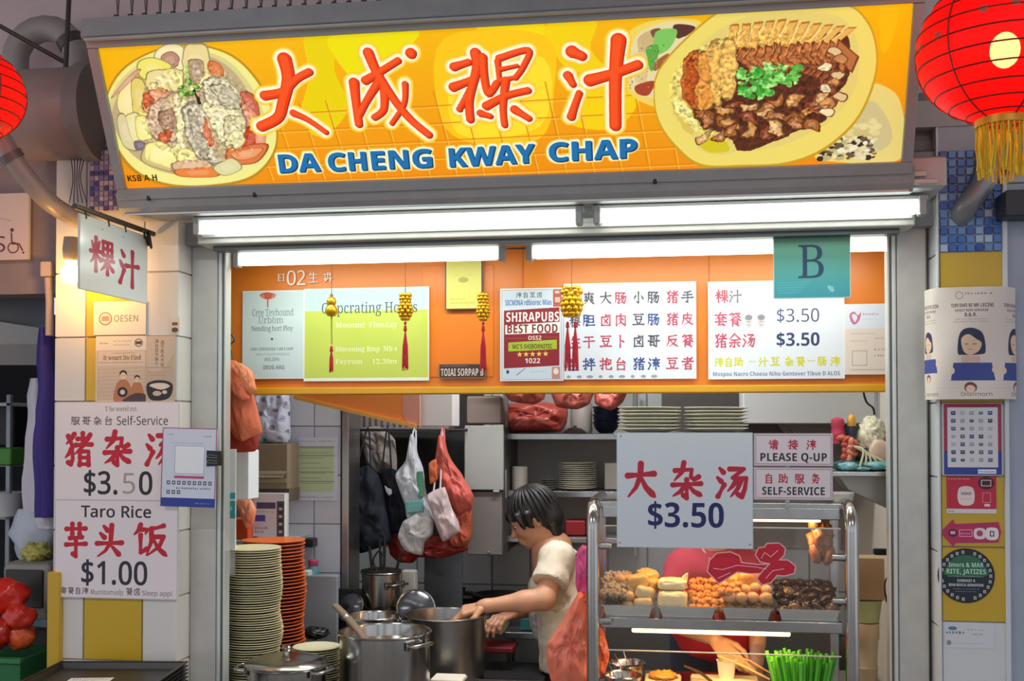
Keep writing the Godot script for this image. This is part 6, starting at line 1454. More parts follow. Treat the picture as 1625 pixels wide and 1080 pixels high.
	# dark board behind the hanging bags
	struct("wall_dark_panel", "dark cladding on the rear wall behind the hanging bags", rbox(0.62, 0.86, 0.03, 0.0), mat(hx("3a3836"), 0.7), Vector3(-0.62, 1.55, -1.77))
	var vent := thing("vent_grille", "pale slatted vent box behind the slanted fascia", "vent", Vector3(-0.625, 1.685, -1.45))
	part(vent, "box", rbox(0.42, 0.10, 0.14, 0.004), mat(hx("a59b96"), 0.5), Vector3(0, 0, -0.08))
	for i in 14: part(vent, "slat", rbox(0.008, 0.06, 0.012, 0.002), mat(hx("8d8480"), 0.5), Vector3(-0.18 + i * 0.028, 0.008, -0.006))
	# rail and bags
	var br := thing("bag_rail", "thin dark rail carrying the shopping bags at the back left", "rail", Vector3(0, 0, 0))
	part(br, "bar", tube([Vector3(-0.793, 1.645, -1.18), Vector3(-0.274, 1.645, -1.18)], 0.006, 8), mat(hx("4a4542"), 0.4, 0.6))
	for u in [Vector3(-0.765, 1.645, -1.18), Vector3(-0.293, 1.645, -1.18)]: part(br, "stay", tube([u, u + Vector3(0, 0.0, -0.58)], 0.005, 6), mat(hx("4a4542"), 0.4, 0.6))
	var top := 1.645
	var black := mat(hx("181c2a"), 0.75)
	var hd := func(x0, y0, x1, y1, z): return [Vector3(x0, y0, z), Vector3((x0 + x1) / 2 - 0.004, top + 0.012, -1.18), Vector3(x1, y1, z)]
	bag("large black fabric tote bag hanging at the left end of the rail", [Vector2(-0.757, 1.392), Vector2(-0.74, 1.475), Vector2(-0.69, 1.494), Vector2(-0.646, 1.457), Vector2(-0.613, 1.329), Vector2(-0.59, 1.206), Vector2(-0.593, 1.164), Vector2(-0.714, 1.121), Vector2(-0.764, 1.123), Vector2(-0.778, 1.161), Vector2(-0.779, 1.327)], -1.10, 0.10, black, 111, [hd.call(-0.74, 1.483, -0.679, 1.489, -1.10)], "tote_bag")
	bag("second black tote bag with a white logo, behind the large one", [Vector2(-0.657, 1.474), Vector2(-0.59, 1.472), Vector2(-0.562, 1.364), Vector2(-0.521, 1.249), Vector2(-0.557, 1.214), Vector2(-0.612, 1.191), Vector2(-0.64, 1.326)], -1.19, 0.06, mat(hx("161924"), 0.75), 112, [hd.call(-0.643, 1.466, -0.601, 1.471, -1.15)], "tote_bag")
	one("white_logo_print", "small white printed emblem on the second black tote bag", "emblem", pillow([Vector2(-0.621, 1.409), Vector2(-0.607, 1.398), Vector2(-0.591, 1.393), Vector2(-0.588, 1.374), Vector2(-0.602, 1.366), Vector2(-0.615, 1.385)], -1.112, 0.006, 0.0, 3, 4), mat(hx("d8dade"), 0.5))
	bag("crumpled beige cloth hanging behind the black tote bags", [Vector2(-0.765, 1.65), Vector2(-0.68, 1.661), Vector2(-0.606, 1.601), Vector2(-0.598, 1.464), Vector2(-0.662, 1.453), Vector2(-0.73, 1.48), Vector2(-0.753, 1.581)], -1.23, 0.06, mat(hx("a2948a"), 0.85), 113, [], "beige_cloth", "cloth")
	var thin := clear(hx("e4e6ea"), 0.80, 0.4)
	bag("white translucent plastic bag with green contents hanging on the rail", [Vector2(-0.506, 1.623), Vector2(-0.492, 1.623), Vector2(-0.476, 1.538), Vector2(-0.451, 1.485), Vector2(-0.432, 1.357), Vector2(-0.404, 1.262), Vector2(-0.459, 1.235), Vector2(-0.514, 1.261), Vector2(-0.53, 1.33), Vector2(-0.572, 1.452), Vector2(-0.525, 1.516)], -1.10, 0.08, thin, 114, [hd.call(-0.52, 1.522, -0.481, 1.533, -1.10)])
	one("teal_packet", "teal carton showing in the white plastic bag", "carton", rbox(0.075, 0.05, 0.04, 0.004), mat(hx("6fa8a2"), 0.5), Vector3(-0.477, 1.324, -1.072), Vector3(0, 0, 6))
	one("green_packet_strip", "green and white packet in the white plastic bag", "packet", rbox(0.024, 0.11, 0.02, 0.004), mat(hx("4f8a68"), 0.5), Vector3(-0.453, 1.417, -1.062), Vector3(0, 0, 2))
	bag("lower white plastic bag below the green contents", [Vector2(-0.53, 1.26), Vector2(-0.467, 1.298), Vector2(-0.399, 1.273), Vector2(-0.402, 1.209), Vector2(-0.437, 1.171), Vector2(-0.448, 1.118), Vector2(-0.521, 1.138), Vector2(-0.552, 1.196)], -1.075, 0.08, mat(hx("d3cfca"), 0.45), 115)
	var redt := clear(hx("dc6a5c"), 0.86, 0.35)
	bag("bright red plastic bag hanging at the right end of the rail", [Vector2(-0.39, 1.618), Vector2(-0.374, 1.618), Vector2(-0.344, 1.533), Vector2(-0.279, 1.437), Vector2(-0.238, 1.368), Vector2(-0.249, 1.31), Vector2(-0.3, 1.288), Vector2(-0.338, 1.336), Vector2(-0.376, 1.404), Vector2(-0.404, 1.503)], -1.13, 0.09, redt, 116, [hd.call(-0.389, 1.538, -0.361, 1.549, -1.12)])
	bag("orange-red plastic bag below the bright red bag", [Vector2(-0.328, 1.315), Vector2(-0.252, 1.34), Vector2(-0.252, 1.196), Vector2(-0.279, 1.147), Vector2(-0.341, 1.152), Vector2(-0.361, 1.221)], -1.16, 0.08, mat(hx("c65e42"), 0.3), 117)
	bag("dark red plastic bag low behind the white bags", [Vector2(-0.634, 1.18), Vector2(-0.561, 1.197), Vector2(-0.421, 1.188), Vector2(-0.297, 1.174), Vector2(-0.277, 1.131), Vector2(-0.393, 1.091), Vector2(-0.493, 1.095), Vector2(-0.518, 1.07), Vector2(-0.583, 1.072), Vector2(-0.622, 1.104)], -1.21, 0.08, mat(hx("9c2f26"), 0.35), 118)
	bag("pinkish clear bag with a white box inside, at the rail's centre", [Vector2(-0.418, 1.374), Vector2(-0.343, 1.409), Vector2(-0.316, 1.336), Vector2(-0.276, 1.227), Vector2(-0.348, 1.181), Vector2(-0.38, 1.257)], -1.03, 0.07, mat(hx("d3bcb8"), 0.35), 119, [hd.call(-0.394, 1.383, -0.365, 1.401, -1.05)])
	one("orange_packet", "orange striped packet between the white and red bags", "packet", pillow([Vector2(-0.417, 1.505), Vector2(-0.385, 1.523), Vector2(-0.38, 1.439), Vector2(-0.412, 1.418)], -1.065, 0.03, 0.004, 120), mat(hx("d2683a"), 0.5))
	# black frying pan and lids on the worktop behind, below the tiles
	var pan := thing("frying_pan", "black lidded pan on the rear worktop left of the cook", "pan", Vector3(-0.34, 0.866, -1.42))
	part(pan, "pan_body", lathe([Vector2(0, 0), Vector2(0.07, 0), Vector2(0.085, 0.035), Vector2(0.088, 0.036), Vector2(0, 0.034)], 28), mat(hx("1c1c1e"), 0.4, 0.3))
	part(pan, "lid", lathe([Vector2(0.088, 0.036), Vector2(0.05, 0.052), Vector2(0.0, 0.058)], 28), mat(hx("5c5a58"), 0.25, 0.7))
	part(pan, "knob", lathe([Vector2(0, 0.056), Vector2(0.008, 0.057), Vector2(0.012, 0.072), Vector2(0, 0.075)], 12), mat(hx("151516"), 0.4))
	part(pan, "handle", tube([Vector3(-0.08, 0.04, 0), Vector3(-0.02 - 0.12, 0.06, 0.03), Vector3(-0.06, 0.075, 0.07)], 0.009, 8), mat(hx("18181a"), 0.4))
	one("dark_wok", "dark wok on the rear worktop behind the cook's arm", "wok", lathe([Vector2(0, 0), Vector2(0.06, 0.01), Vector2(0.11, 0.045), Vector2(0.114, 0.046), Vector2(0.10, 0.04), Vector2(0, 0.012)], 28), mat(hx("2a2524"), 0.4, 0.4), Vector3(-0.167, 0.877, -1.36))
	struct("counter_back", "steel worktop along the rear wall", rbox(2.3, 0.86, 0.36, 0.005), mat(hx("6e6c69"), 0.4, 0.5), Vector3(0.12, 0.43, -1.60))
	# steel prep table behind the big pot
	var tb := thing("prep_table", "small steel prep table at the cook's waist", "table", Vector3(0, 0, 0))
	var ty := 0.784
	part(tb, "top", rbox(0.22, 0.03, 0.14, 0.004), st, Vector3(-0.01, ty - 0.015, -1.28))
	for x in [-0.09, 0.09]:
		for zz in [-1.23, -1.33]: part(tb, "leg", tube([Vector3(-0.01 + x, ty - 0.03, zz), Vector3(-0.01 + x, 0.0, zz)], 0.012, 8), st)
	one("teal_box", "teal box on the small prep table", "box", rbox(0.06, 0.05, 0.06, 0.004), mat(hx("2f7f7c"), 0.5), Vector3(-0.027, ty + 0.026, -1.28))
	one("green_bowl", "pale green and white bowl held by the cook", "bowl", lathe([Vector2(0, 0), Vector2(0.025, 0), Vector2(0.045, 0.03), Vector2(0.05, 0.05), Vector2(0.046, 0.05), Vector2(0.03, 0.012), Vector2(0, 0.01)], 24), mat(hx("b7d2a4"), 0.35), Vector3(-0.113, 0.819, -1))
	one("red_tray", "dark red tray below the green bowl", "tray", rbox(0.14, 0.025, 0.16, 0.006), mat(hx("7a1f26"), 0.4), Vector3(-0.108, 0.763, -1))
	struct("counter_middle", "dark stove block under the middle pots", rbox(0.52, 0.68, 0.5, 0.004), mat(hx("2f2e30"), 0.5, 0.2), Vector3(-0.16, 0.34, -0.86))

# ------------------------------------------------------------------ left side of the kitchen
func kitchen_left() -> void:
	var white := [mat(hx("d5d6dd"), 0.22), mat(hx("cfd0d8"), 0.24)]
	var zf := -0.9
	var xa := -0.973; var xb := -0.747
	var pw := struct("wall_partition", "white tiled partition at the back left of the kitchen", rbox(xb - xa - 0.01, 2.5, 0.14, 0.0), mat(hx("a9aab4"), 0.7), Vector3((xa + xb) / 2, 1.25, zf - 0.076))
	var xm := -0.862
	var y0 := 1.26
	for j in range(-4, 5):
		for q in [[xa, xm], [xm, xb]]: part(pw, "tile", rbox(q[1] - q[0] - 0.004, 0.196, 0.008, 0.002), white[(j + 4) % 2], Vector3((q[0] + q[1]) / 2, y0 + (j + 0.5) * 0.2, zf - 0.004) - pw.position)
	struct("trim_8", "steel corner post on the right edge of the tiled partition", rbox(0.03, 2.3, 0.16, 0.003), steelm(2), Vector3(-0.726, 1.15, zf - 0.07))
	struct("wall_recess", "rear wall of the shelf recess at the left", rbox(0.42, 2.5, 0.04, 0.0), mat(hx("8f8c8c"), 0.7), Vector3(-1.14, 1.25, zf - 0.1))
	var c := canvas(473, 694, 536, 794, 5.0, hx("d7d9e2"))
	scribble(c, 474, 500, 701, 3, hx("9a9eae")); scribble(c, 506, 532, 701, 3, hx("8a8ea0")); c.rect(476, 708, 530, 780, hx("c5d2a4"))
	for i in 8: c.rect(477, 710 + i * 8.0, 529 - (i * 7) % 22, 711 + i * 8.0, hx("93a07a"))
	for y in [708, 722, 748, 763]: c.rect(475, y, 531, y + 1.4, hx("8a9684"))
	scribble(c, 474, 530, 790, 3.4, hx("8a8ea0"))
	board("green_notice", "notice with a pale green table on the tiled partition", "notice", c.done(), -0.844, 1.485, -0.896, 0.169, 0.258, 0.002)
	# recess shelf and boxes
	var ys := 1.222
	struct("shelf_recess", "white shelf in the recess at the left", rbox(0.44, 0.02, 0.36, 0.003), mat(hx("b5b2b4"), 0.5), Vector3(-1.10, ys - 0.012, -0.78))
	c = canvas(0, 0, 60, 80, 6.0, hx("cfd0de"))
	for i in 16:
		var x := 4 + fmod(i * 23.7, 52.0); var y := 4 + fmod(i * 13.3, 72.0)
		c.soft([x - 4, y, x, y - 3, x + 4, y - 1, x + 2, y + 4, x - 3, y + 3], hx("3a3f6e")); c.oval(x + 3, y + 3, 1.6, 1.4, hx("7a80a8"))
	c.line([24, 2, 34, 14, 56, 16], 0.8, hx("5a5c70"))
	var flowers := print_mat(c.done(), 0.7)
	flowers.texture_repeat = true; flowers.uv1_triplanar = true; flowers.uv1_scale = Vector3.ONE * 6.0
	one("floral_bag", "white bag with navy flower print in the left recess", "bag", pillow([Vector2(-1.079, 1.79), Vector2(-1.01, 1.808), Vector2(-0.935, 1.797), Vector2(-0.93, 1.688), Vector2(-0.934, 1.594), Vector2(-1.009, 1.589), Vector2(-1.083, 1.599), Vector2(-1.089, 1.701)], -0.80, 0.10, 0.004, 131), flowers)
	var cart := thing("cardboard_box", "brown cardboard box in the left recess", "box", Vector3(-0.985, 1.5, -0.74))
	part(cart, "carton", rbox(0.135, 0.18, 0.14, 0.003), mat(hx("8d7c62"), 0.8), Vector3(0, 0.0, -0.07))
	part(cart, "flap", rbox(0.13, 0.003, 0.05, 0.001), mat(hx("9a886c"), 0.8), Vector3(0, -0.03, 0.02), Vector3(28, 0, 0))
	part(cart, "flap", rbox(0.13, 0.018, 0.006, 0.001), mat(hx("a5916f"), 0.8), Vector3(0, -0.055, 0.004))
	one("low_carton", "dark lower carton under the brown cardboard box", "box", rbox(0.13, 0.05, 0.12, 0.003), mat(hx("6f6150"), 0.8), Vector3(-0.98, 1.387, -0.74) + Vector3(0, 0, -0.08))
	c = canvas(0, 0, 50, 68, 6.0, hx("c9c7cd"))
	c.rect(6, 14, 36, 24, hx("4a4468")); c.rect(4, 34, 20, 44, hx("4b46a0")); c.rect(38, 12, 50, 68, hx("4a4a52")); scribble(c, 6, 34, 30, 3, hx("8a889a")); scribble(c, 4, 26, 56, 4, hx("5a5870")); scribble(c, 4, 20, 62, 4, hx("5a5870"))
	for i in 8: c.oval(44, 18 + i * 6, 3, 2, hx("b9b6b8") if i % 2 else hx("2a2a30"))
	board("magazine_box", "white printed box standing in front of the cardboard carton", "box", c.done(), -0.962, 1.314, -0.68, 0.129, 0.168, 0.05)
	# white panel with stickers on the inside of the left jamb
	c = canvas(352, 712, 374, 912, 5.0, hx("dfe2e4"))
	c.soft([355, 726, 362, 724, 364, 734, 358, 738], hx("c98a94")); c.frame(354, 740, 364, 766, 0.8, hx("8a8c92")); scribble(c, 355, 363, 746, 4, hx("5a5c62")); scribble(c, 355, 363, 756, 4, hx("5a5c62"))
	c.rect(352, 781, 374, 791, hx("3fa0a4")); c.rect(352, 794, 374, 822, hx("2f9a9c")); c.text("S-SOFT", 355, 810, 7, hx("e8f4f4"), "bold", 15); scribble(c, 356, 370, 804, 2.4, hx("cfe8e8"))
	c.rect(352, 826, 364, 872, hx("3f8a80")); c.rect(353, 840, 363, 872, hx("dfe2d8")); c.rect(352, 872, 364, 902, hx("cfa338")); scribble(c, 354, 362, 850, 3, hx("6a6c6a")); scribble(c, 354, 362, 862, 3, hx("6a6c6a"))
	board("sticker_panel", "narrow white panel with teal and yellow stickers inside the left jamb", "panel", c.done(), -0.932, 1.36, -0.2, 0.051, 0.439, 0.01)
	one("white_carton_tall", "tall blank white carton beside the teal stickers", "box", rbox(0.073, 0.18, 0.1, 0.004), mat(hx("dadddc"), 0.5), Vector3(-0.957, 1.483, -0.4))
	# bundle of orange bags on a hook
	var orb := thing("orange_bag_bundle", "bundle of coral orange carrier bags hanging from a hook by the left jamb", "bags", Vector3.ZERO)
	var om := mat(hx("e0744e"), 0.55); var om2 := mat(hx("c8552f"), 0.55); var om3 := mat(hx("b23a28"), 0.5)
	part(orb, "rear_bag", pillow([Vector2(-0.976, 1.83), Vector2(-0.943, 1.852), Vector2(-0.877, 1.739), Vector2(-0.853, 1.605), Vector2(-0.867, 1.57), Vector2(-0.956, 1.567), Vector2(-0.975, 1.628)], -0.275, 0.03, 0.003, 141), om3)
	part(orb, "front_bag", pillow([Vector2(-0.959, 1.815), Vector2(-0.926, 1.828), Vector2(-0.86, 1.779), Vector2(-0.823, 1.637), Vector2(-0.869, 1.619), Vector2(-0.901, 1.606), Vector2(-0.93, 1.694)], -0.235, 0.03, 0.003, 142), om)
	part(orb, "side_bag", pillow([Vector2(-0.97, 1.806), Vector2(-0.949, 1.815), Vector2(-0.92, 1.695), Vector2(-0.906, 1.61), Vector2(-0.934, 1.623), Vector2(-0.962, 1.695)], -0.245, 0.025, 0.003, 143), om2)
	part(orb, "folded_top", pillow([Vector2(-0.959, 1.854), Vector2(-0.936, 1.89), Vector2(-0.908, 1.885), Vector2(-0.875, 1.818), Vector2(-0.861, 1.756), Vector2(-0.889, 1.747), Vector2(-0.926, 1.779)], -0.21, 0.03, 0.006, 144), om)
	part(orb, "folded_top", pillow([Vector2(-0.917, 1.876), Vector2(-0.894, 1.88), Vector2(-0.852, 1.849), Vector2(-0.836, 1.787), Vector2(-0.856, 1.769), Vector2(-0.884, 1.801)], -0.205, 0.028, 0.006, 145), mat(hx("e88a5e"), 0.55))
	part(orb, "hook", tube(curve([Vector3(-0.946, 1.96, -0.22), Vector3(-0.932, 1.98, -0.22), Vector3(-0.923, 1.96, -0.22), Vector3(-0.937, 1.942, -0.22), Vector3(-0.937, 1.882, -0.22)], 5), 0.003, 6), mat(hx("55585c"), 0.3, 0.8))
	for i in 3: part(orb, "wire", tube([Vector3(-0.937, 1.933, -0.22), Vector3(-0.936, 1.867, -0.22) + Vector3(0.018 * (i - 1), 0, 0.004)], 0.0018, 5), mat(hx("4a4c50"), 0.4, 0.6))
	part(orb, "wall_hook", tube([Vector3(-0.942, 1.969, -0.22), Vector3(-0.942, 1.969, -0.22) + Vector3(-0.06, 0.005, 0.0)], 0.004, 6), mat(hx("55585c"), 0.3, 0.8))
	# plate stacks
	var yc := 0.72
	struct("counter_front", "steel front counter under the pots and plates", rbox(1.30, 0.71, 0.66, 0.005), steelm(1), Vector3(-0.33, 0.355, -0.32))
	struct("counter_left", "steel side counter below the recess", rbox(0.34, 0.71, 0.66, 0.005), steelm(1), Vector3(-1.14, 0.355, -0.36))
	var cream := [mat(hx("d3c9a0"), 0.35), mat(hx("ccc298"), 0.35), mat(hx("d8cfa9"), 0.33)]
	var x1 := -0.873
	var ytop := 1.234
	stack("cream_plate", "cream melamine plate", "the tall cream stack by the left jamb", "plate", plate_mesh(0.100, 0.013), cream, Vector3(x1, yc, -0.28), int((ytop - yc) / 0.0083), 0.0083, "cream plates in the tall stack", 0.005)
	var orange := [mat(hx("d4662a"), 0.4), mat(hx("cb5d24"), 0.4), mat(hx("da6f32"), 0.4)]
	var x2 := -0.881
	ytop = 1.244
	stack("orange_plate", "orange melamine plate", "the tall orange stack behind the cream plates", "plate", plate_mesh(0.118, 0.016), orange, Vector3(x2, yc, -0.5), int((ytop - yc) / 0.0128), 0.0128, "orange plates in the tall stack", 0.004)
	stack("small_cream_plate", "small cream plate", "the low stack behind the lidded pot", "plate", plate_mesh(0.085, 0.012), cream, Vector3(-0.665, yc, -0.36), int((0.873 - yc) / 0.0083), 0.0083, "small cream plates in the low stack")
	one("orange_basket", "orange-red plastic basket behind the plate stacks", "basket", rbox(0.073, 0.09, 0.10, 0.008), mat(hx("c8481e"), 0.45), Vector3(-1.062, 1.26, -0.66))
	one("peach_cloth", "peach coloured wrapping slumped over the orange basket", "cloth", pillow([Vector2(-1.065, 1.379), Vector2(-0.999, 1.384), Vector2(-0.976, 1.341), Vector2(-0.989, 1.283), Vector2(-1.014, 1.268), Vector2(-1.04, 1.331)], -0.56, 0.03, 0.006, 151), mat(hx("dc8a68"), 0.6))
	# little things by the partition foot
	one("black_caddy", "small black wall caddy on the tiled partition", "caddy", rbox(0.05, 0.035, 0.06, 0.004), mat(hx("25252c"), 0.4), Vector3(-0.866, 1.189, -0.86))
	var bt := thing("sauce_bottle", "teal bottle with a pink cap at the foot of the tiled partition", "bottle", Vector3(-0.836, 0.991, -0.82))
	part(bt, "body", lathe([Vector2(0, 0), Vector2(0.022, 0), Vector2(0.023, 0.003), Vector2(0.023, 0.10), Vector2(0.015, 0.11), Vector2(0, 0.112)], 18), mat(hx("5f8e98"), 0.35))
	part(bt, "cap", lathe([Vector2(0.017, 0.108), Vector2(0.02, 0.112), Vector2(0.02, 0.13), Vector2(0.016, 0.134), Vector2(0, 0.134)], 18), mat(hx("c04a70"), 0.4))
	one("white_tub", "white tub next to the teal bottle", "tub", rbox(0.03, 0.09, 0.05, 0.006), mat(hx("d5d8d8"), 0.4), Vector3(-0.846, 1.042, -0.78))
	struct("splash_panel", "grey steel splash panel beside the plate stacks", rbox(0.16, 0.5, 0.02, 0.004), mat(hx("a0a9b0"), 0.4, 0.3), Vector3(-0.793, 0.94 - 0.12, -0.76), Vector3(0, 0, 0))
	one("black_tool_tray", "dark tray of utensils in front of the splash panel", "tray", blob(Vector3(0.05, 0.022, 0.05), 0.5, 0.5, 152, 24, 14), mat(hx("2c2a2a"), 0.3, 0.5), Vector3(-0.773, 0.861, -0.66))

# ------------------------------------------------------------------ pots on the hob
func pot_mesh(r: float, h: float, lip := 0.006) -> ArrayMesh:
	return lathe([Vector2(0, 0), Vector2(r * 0.94, 0), Vector2(r * 0.985, 0.006), Vector2(r, 0.02), Vector2(r, h - 0.006), Vector2(r + lip, h - 0.003), Vector2(r + lip + 0.001, h), Vector2(r + lip - 0.001, h + 0.003), Vector2(r, h + 0.002), Vector2(r - 0.003, h - 0.004), Vector2(r - 0.003, 0.02), Vector2(r * 0.96, 0.006), Vector2(0, 0.006)], 56)

func loop_handle(w: float, d: float) -> Array:
	return curve([Vector3(-w, 0, 0), Vector3(-w * 0.95, 0.004, d * 0.8), Vector3(-w * 0.4, 0.006, d), Vector3(w * 0.4, 0.006, d), Vector3(w * 0.95, 0.004, d * 0.8), Vector3(w, 0, 0)], 4)

func pot(called: String, label: String, base: Vector3, r: float, h: float, m, hy: float, turns: Array, soup = null) -> Node3D:
	var t := thing(called, label, "pot", base)
	part(t, "body", pot_mesh(r, h), m)
	for a in turns:
		var hn := part(t, "handle", tube(loop_handle(0.045, 0.035), 0.006, 10), m, Vector3(sin(deg_to_rad(a)) * r, hy, cos(deg_to_rad(a)) * r), Vector3(0, a, 0))
		for s in [-1.0, 1.0]: part(hn, "rivet_plate", rbox(0.02, 0.03, 0.006, 0.002), m, Vector3(s * 0.045, 0, 0.0))
	if soup: part(t, "broth", lathe([Vector2(0, h * 0.82), Vector2(r - 0.003, h * 0.82)], 40), soup)
	return t

func hob() -> void:
	var st := grain(hx("aaa8a4"), hx("b6b4af"), 0.2, 1.0, 2.0, 95)
	var st2 := grain(hx("8c8984"), hx("98958f"), 0.28, 1.0, 2.0, 96)
	var broth := mat(hx("6a5a40"), 0.15)
	# lidded pot in front
	var b := Vector3(-0.682, 0.86, -0.1)
	var yb := 0.71
	var lp := pot("lidded_pot", "steel pot with a domed lid in front of the plate stacks", Vector3(b.x, yb, b.z), 0.130, b.y - yb, st, b.y - yb - 0.012, [75.0, -80.0])
	var lid := part(lp, "lid", lathe([Vector2(0.136, b.y - yb + 0.002), Vector2(0.140, b.y - yb + 0.006), Vector2(0.136, b.y - yb + 0.012), Vector2(0.10, b.y - yb + 0.024), Vector2(0.05, b.y - yb + 0.034), Vector2(0.02, b.y - yb + 0.037), Vector2(0, b.y - yb + 0.037)], 48), st)
	part(lid, "knob", lathe([Vector2(0, 0.034), Vector2(0.010, 0.036), Vector2(0.009, 0.044), Vector2(0.016, 0.050), Vector2(0.018, 0.058), Vector2(0.014, 0.064), Vector2(0, 0.065)], 20), st, Vector3(0, b.y - yb, 0))
	# tall stock pot in front
	b = Vector3(-0.387, 0.951, -0.26)
	pot("stock_pot", "tall open steel stock pot in the foreground", Vector3(b.x, yb, b.z), 0.155, b.y - yb, st, b.y - yb - 0.03, [60.0, -120.0], broth)
	var sp := thing("wooden_ladle", "wooden ladle leaning on the rim of the tall stock pot", "ladle", Vector3.ZERO)
	part(sp, "shaft", tube([Vector3(-0.591, 1.022, -0.34), Vector3(-0.532, 0.986, -0.3), Vector3(-0.463, 0.949, -0.22), Vector3(-0.417, 0.899, -0.2)], [0.015, 0.016, 0.015, 0.014], 10, 0.6), mat(hx("75604c"), 0.7))
	part(sp, "metal_ring", tube([Vector3(-0.54, 0.992, -0.303), Vector3(-0.532, 0.986, -0.3)], 0.0168, 10, 0.62), mat(hx("8a8782"), 0.3, 0.8))
	# pot the cook works over
	b = Vector3(-0.274, 0.936, -0.72)
	pot("cooking_pot", "dull steel pot under the cook's hands", Vector3(b.x, 0.70, b.z), 0.155, b.y - 0.70, st2, b.y - 0.73, [-40.0, 140.0], broth)
	one("pot_ring", "black gas ring under the dull steel pot", "burner", lathe([Vector2(0.11, -0.012), Vector2(0.15, -0.012), Vector2(0.15, 0.0), Vector2(0.11, 0.0), Vector2(0.11, -0.012)], 32), mat(hx("1f1e1f"), 0.5, 0.4), Vector3(b.x, 0.692, b.z))
	# shallow bowl behind the stock pot
	b = Vector3(-0.506, 0.957, -0.53)
	pot("steel_basin", "shallow steel basin behind the tall stock pot", Vector3(b.x, 0.71, b.z), 0.098, b.y - 0.71, st, b.y - 0.74, [90.0], mat(hx("b4bcae"), 0.2))
	# tall pot with utensils
	b = Vector3(-0.576, 0.922, -0.9)
	var up := pot("utensil_pot", "narrow steel pot holding black-handled utensils", b, 0.078, 0.148, st2, 0.10, [60.0])
	for q in [[-0.02, 0.0, 0.10, -0.03], [0.01, 0.02, 0.14, 0.01], [0.03, -0.01, 0.09, 0.05], [0.0, -0.03, 0.12, -0.015]]: part(up, "utensil", tube([Vector3(q[0], 0.06, q[1]), Vector3(q[0] + q[3] * 0.6, 0.15, q[1]), Vector3(q[0] + q[3], 0.15 + q[2], q[1])], 0.006, 8), mat(hx("1a1a1c"), 0.4))
	part(up, "utensil_ring", tube(curve([Vector3(0.0, 0.15, 0.05), Vector3(-0.02, 0.20, 0.05), Vector3(0.01, 0.24, 0.05), Vector3(0.025, 0.19, 0.05), Vector3(0.005, 0.15, 0.05)], 5), 0.004, 6), mat(hx("1a1a1c"), 0.4))
	part(up, "lid", lathe([Vector2(0.082, 0.152), Vector2(0.083, 0.156), Vector2(0.04, 0.163), Vector2(0, 0.165)], 30), mat(hx("55514c"), 0.3, 0.8))
	var ut := thing("utensil_stand", "dark stand under the narrow steel pot", "stand", Vector3(b.x, 0.70, b.z))
	part(ut, "block", rbox(0.16, b.y - 0.70, 0.16, 0.006), mat(hx("4a4846"), 0.5, 0.4), Vector3(0, (b.y - 0.70) / 2, 0))
	# two dark lids leaning at the back
	for q in [["dark glass lid with steel rim leaning left of the narrow pot", Vector3(-0.681, 0.939, -0.82), 0.060, -20.0], ["dark glass lid with steel rim leaning right of the narrow pot", Vector3(-0.422, 0.932, -0.86), 0.078, 18.0]]:
		var l := thing("wok_cover", q[0], "lid", q[1], Vector3(68, q[3], 0))
		part(l, "disc", lathe([Vector2(0, 0.02), Vector2(q[2] * 0.5, 0.016), Vector2(q[2] * 0.95, 0.0), Vector2(q[2] * 0.95, -0.004), Vector2(0, 0.012)], 36), mat(hx("4a4a50"), 0.18, 0.3))
		part(l, "steel_rim", lathe([Vector2(q[2] * 0.94, -0.005), Vector2(q[2] * 1.02, -0.004), Vector2(q[2] * 1.03, 0.002), Vector2(q[2] * 1.0, 0.005), Vector2(q[2] * 0.94, 0.003)], 36), st)
		part(l, "knob", lathe([Vector2(0, 0.014), Vector2(0.008, 0.016), Vector2(0.011, 0.03), Vector2(0, 0.032)], 14), mat(hx("1d1d1f"), 0.4))
	one("black_board", "black chopping board standing behind the steel basin", "board", rbox(0.127, 0.26, 0.015, 0.004), mat(hx("26282c"), 0.4), Vector3(-0.71, 0.871, -0.88), Vector3(-6, 0, 0))
	one("white_canister", "tall off-white canister behind the narrow pot", "canister", rbox(0.06, 1.064 - 0.685, 0.05, 0.006), mat(hx("b9b2a8"), 0.5), Vector3(-0.488, (1.064 + 0.685) / 2, -1.02))
	one("grey_board", "tall dark grey board standing left of the rear tiles", "board", rbox(0.17, 0.30, 0.02, 0.004), mat(hx("55575a"), 0.5), Vector3(-0.404, 0.972, -1.3))
	one("white_cloth_pad", "folded white and orange cloth at the foot of the dull steel pot", "cloth", rbox(0.12, 0.02, 0.10, 0.008), mat(hx("e2d6c4"), 0.8), Vector3(-0.196, 0.757, -0.42))
	one("cloth_stand", "steel ledge under the folded cloth", "ledge", rbox(0.2, 0.03, 0.12, 0.004), st2, Vector3(-0.196, 0.757, -0.42) + Vector3(0, -0.025, 0))
	# black trays stacked at the lower left corner, outside the counter
	var tm := mat(hx("2a2624"), 0.4)
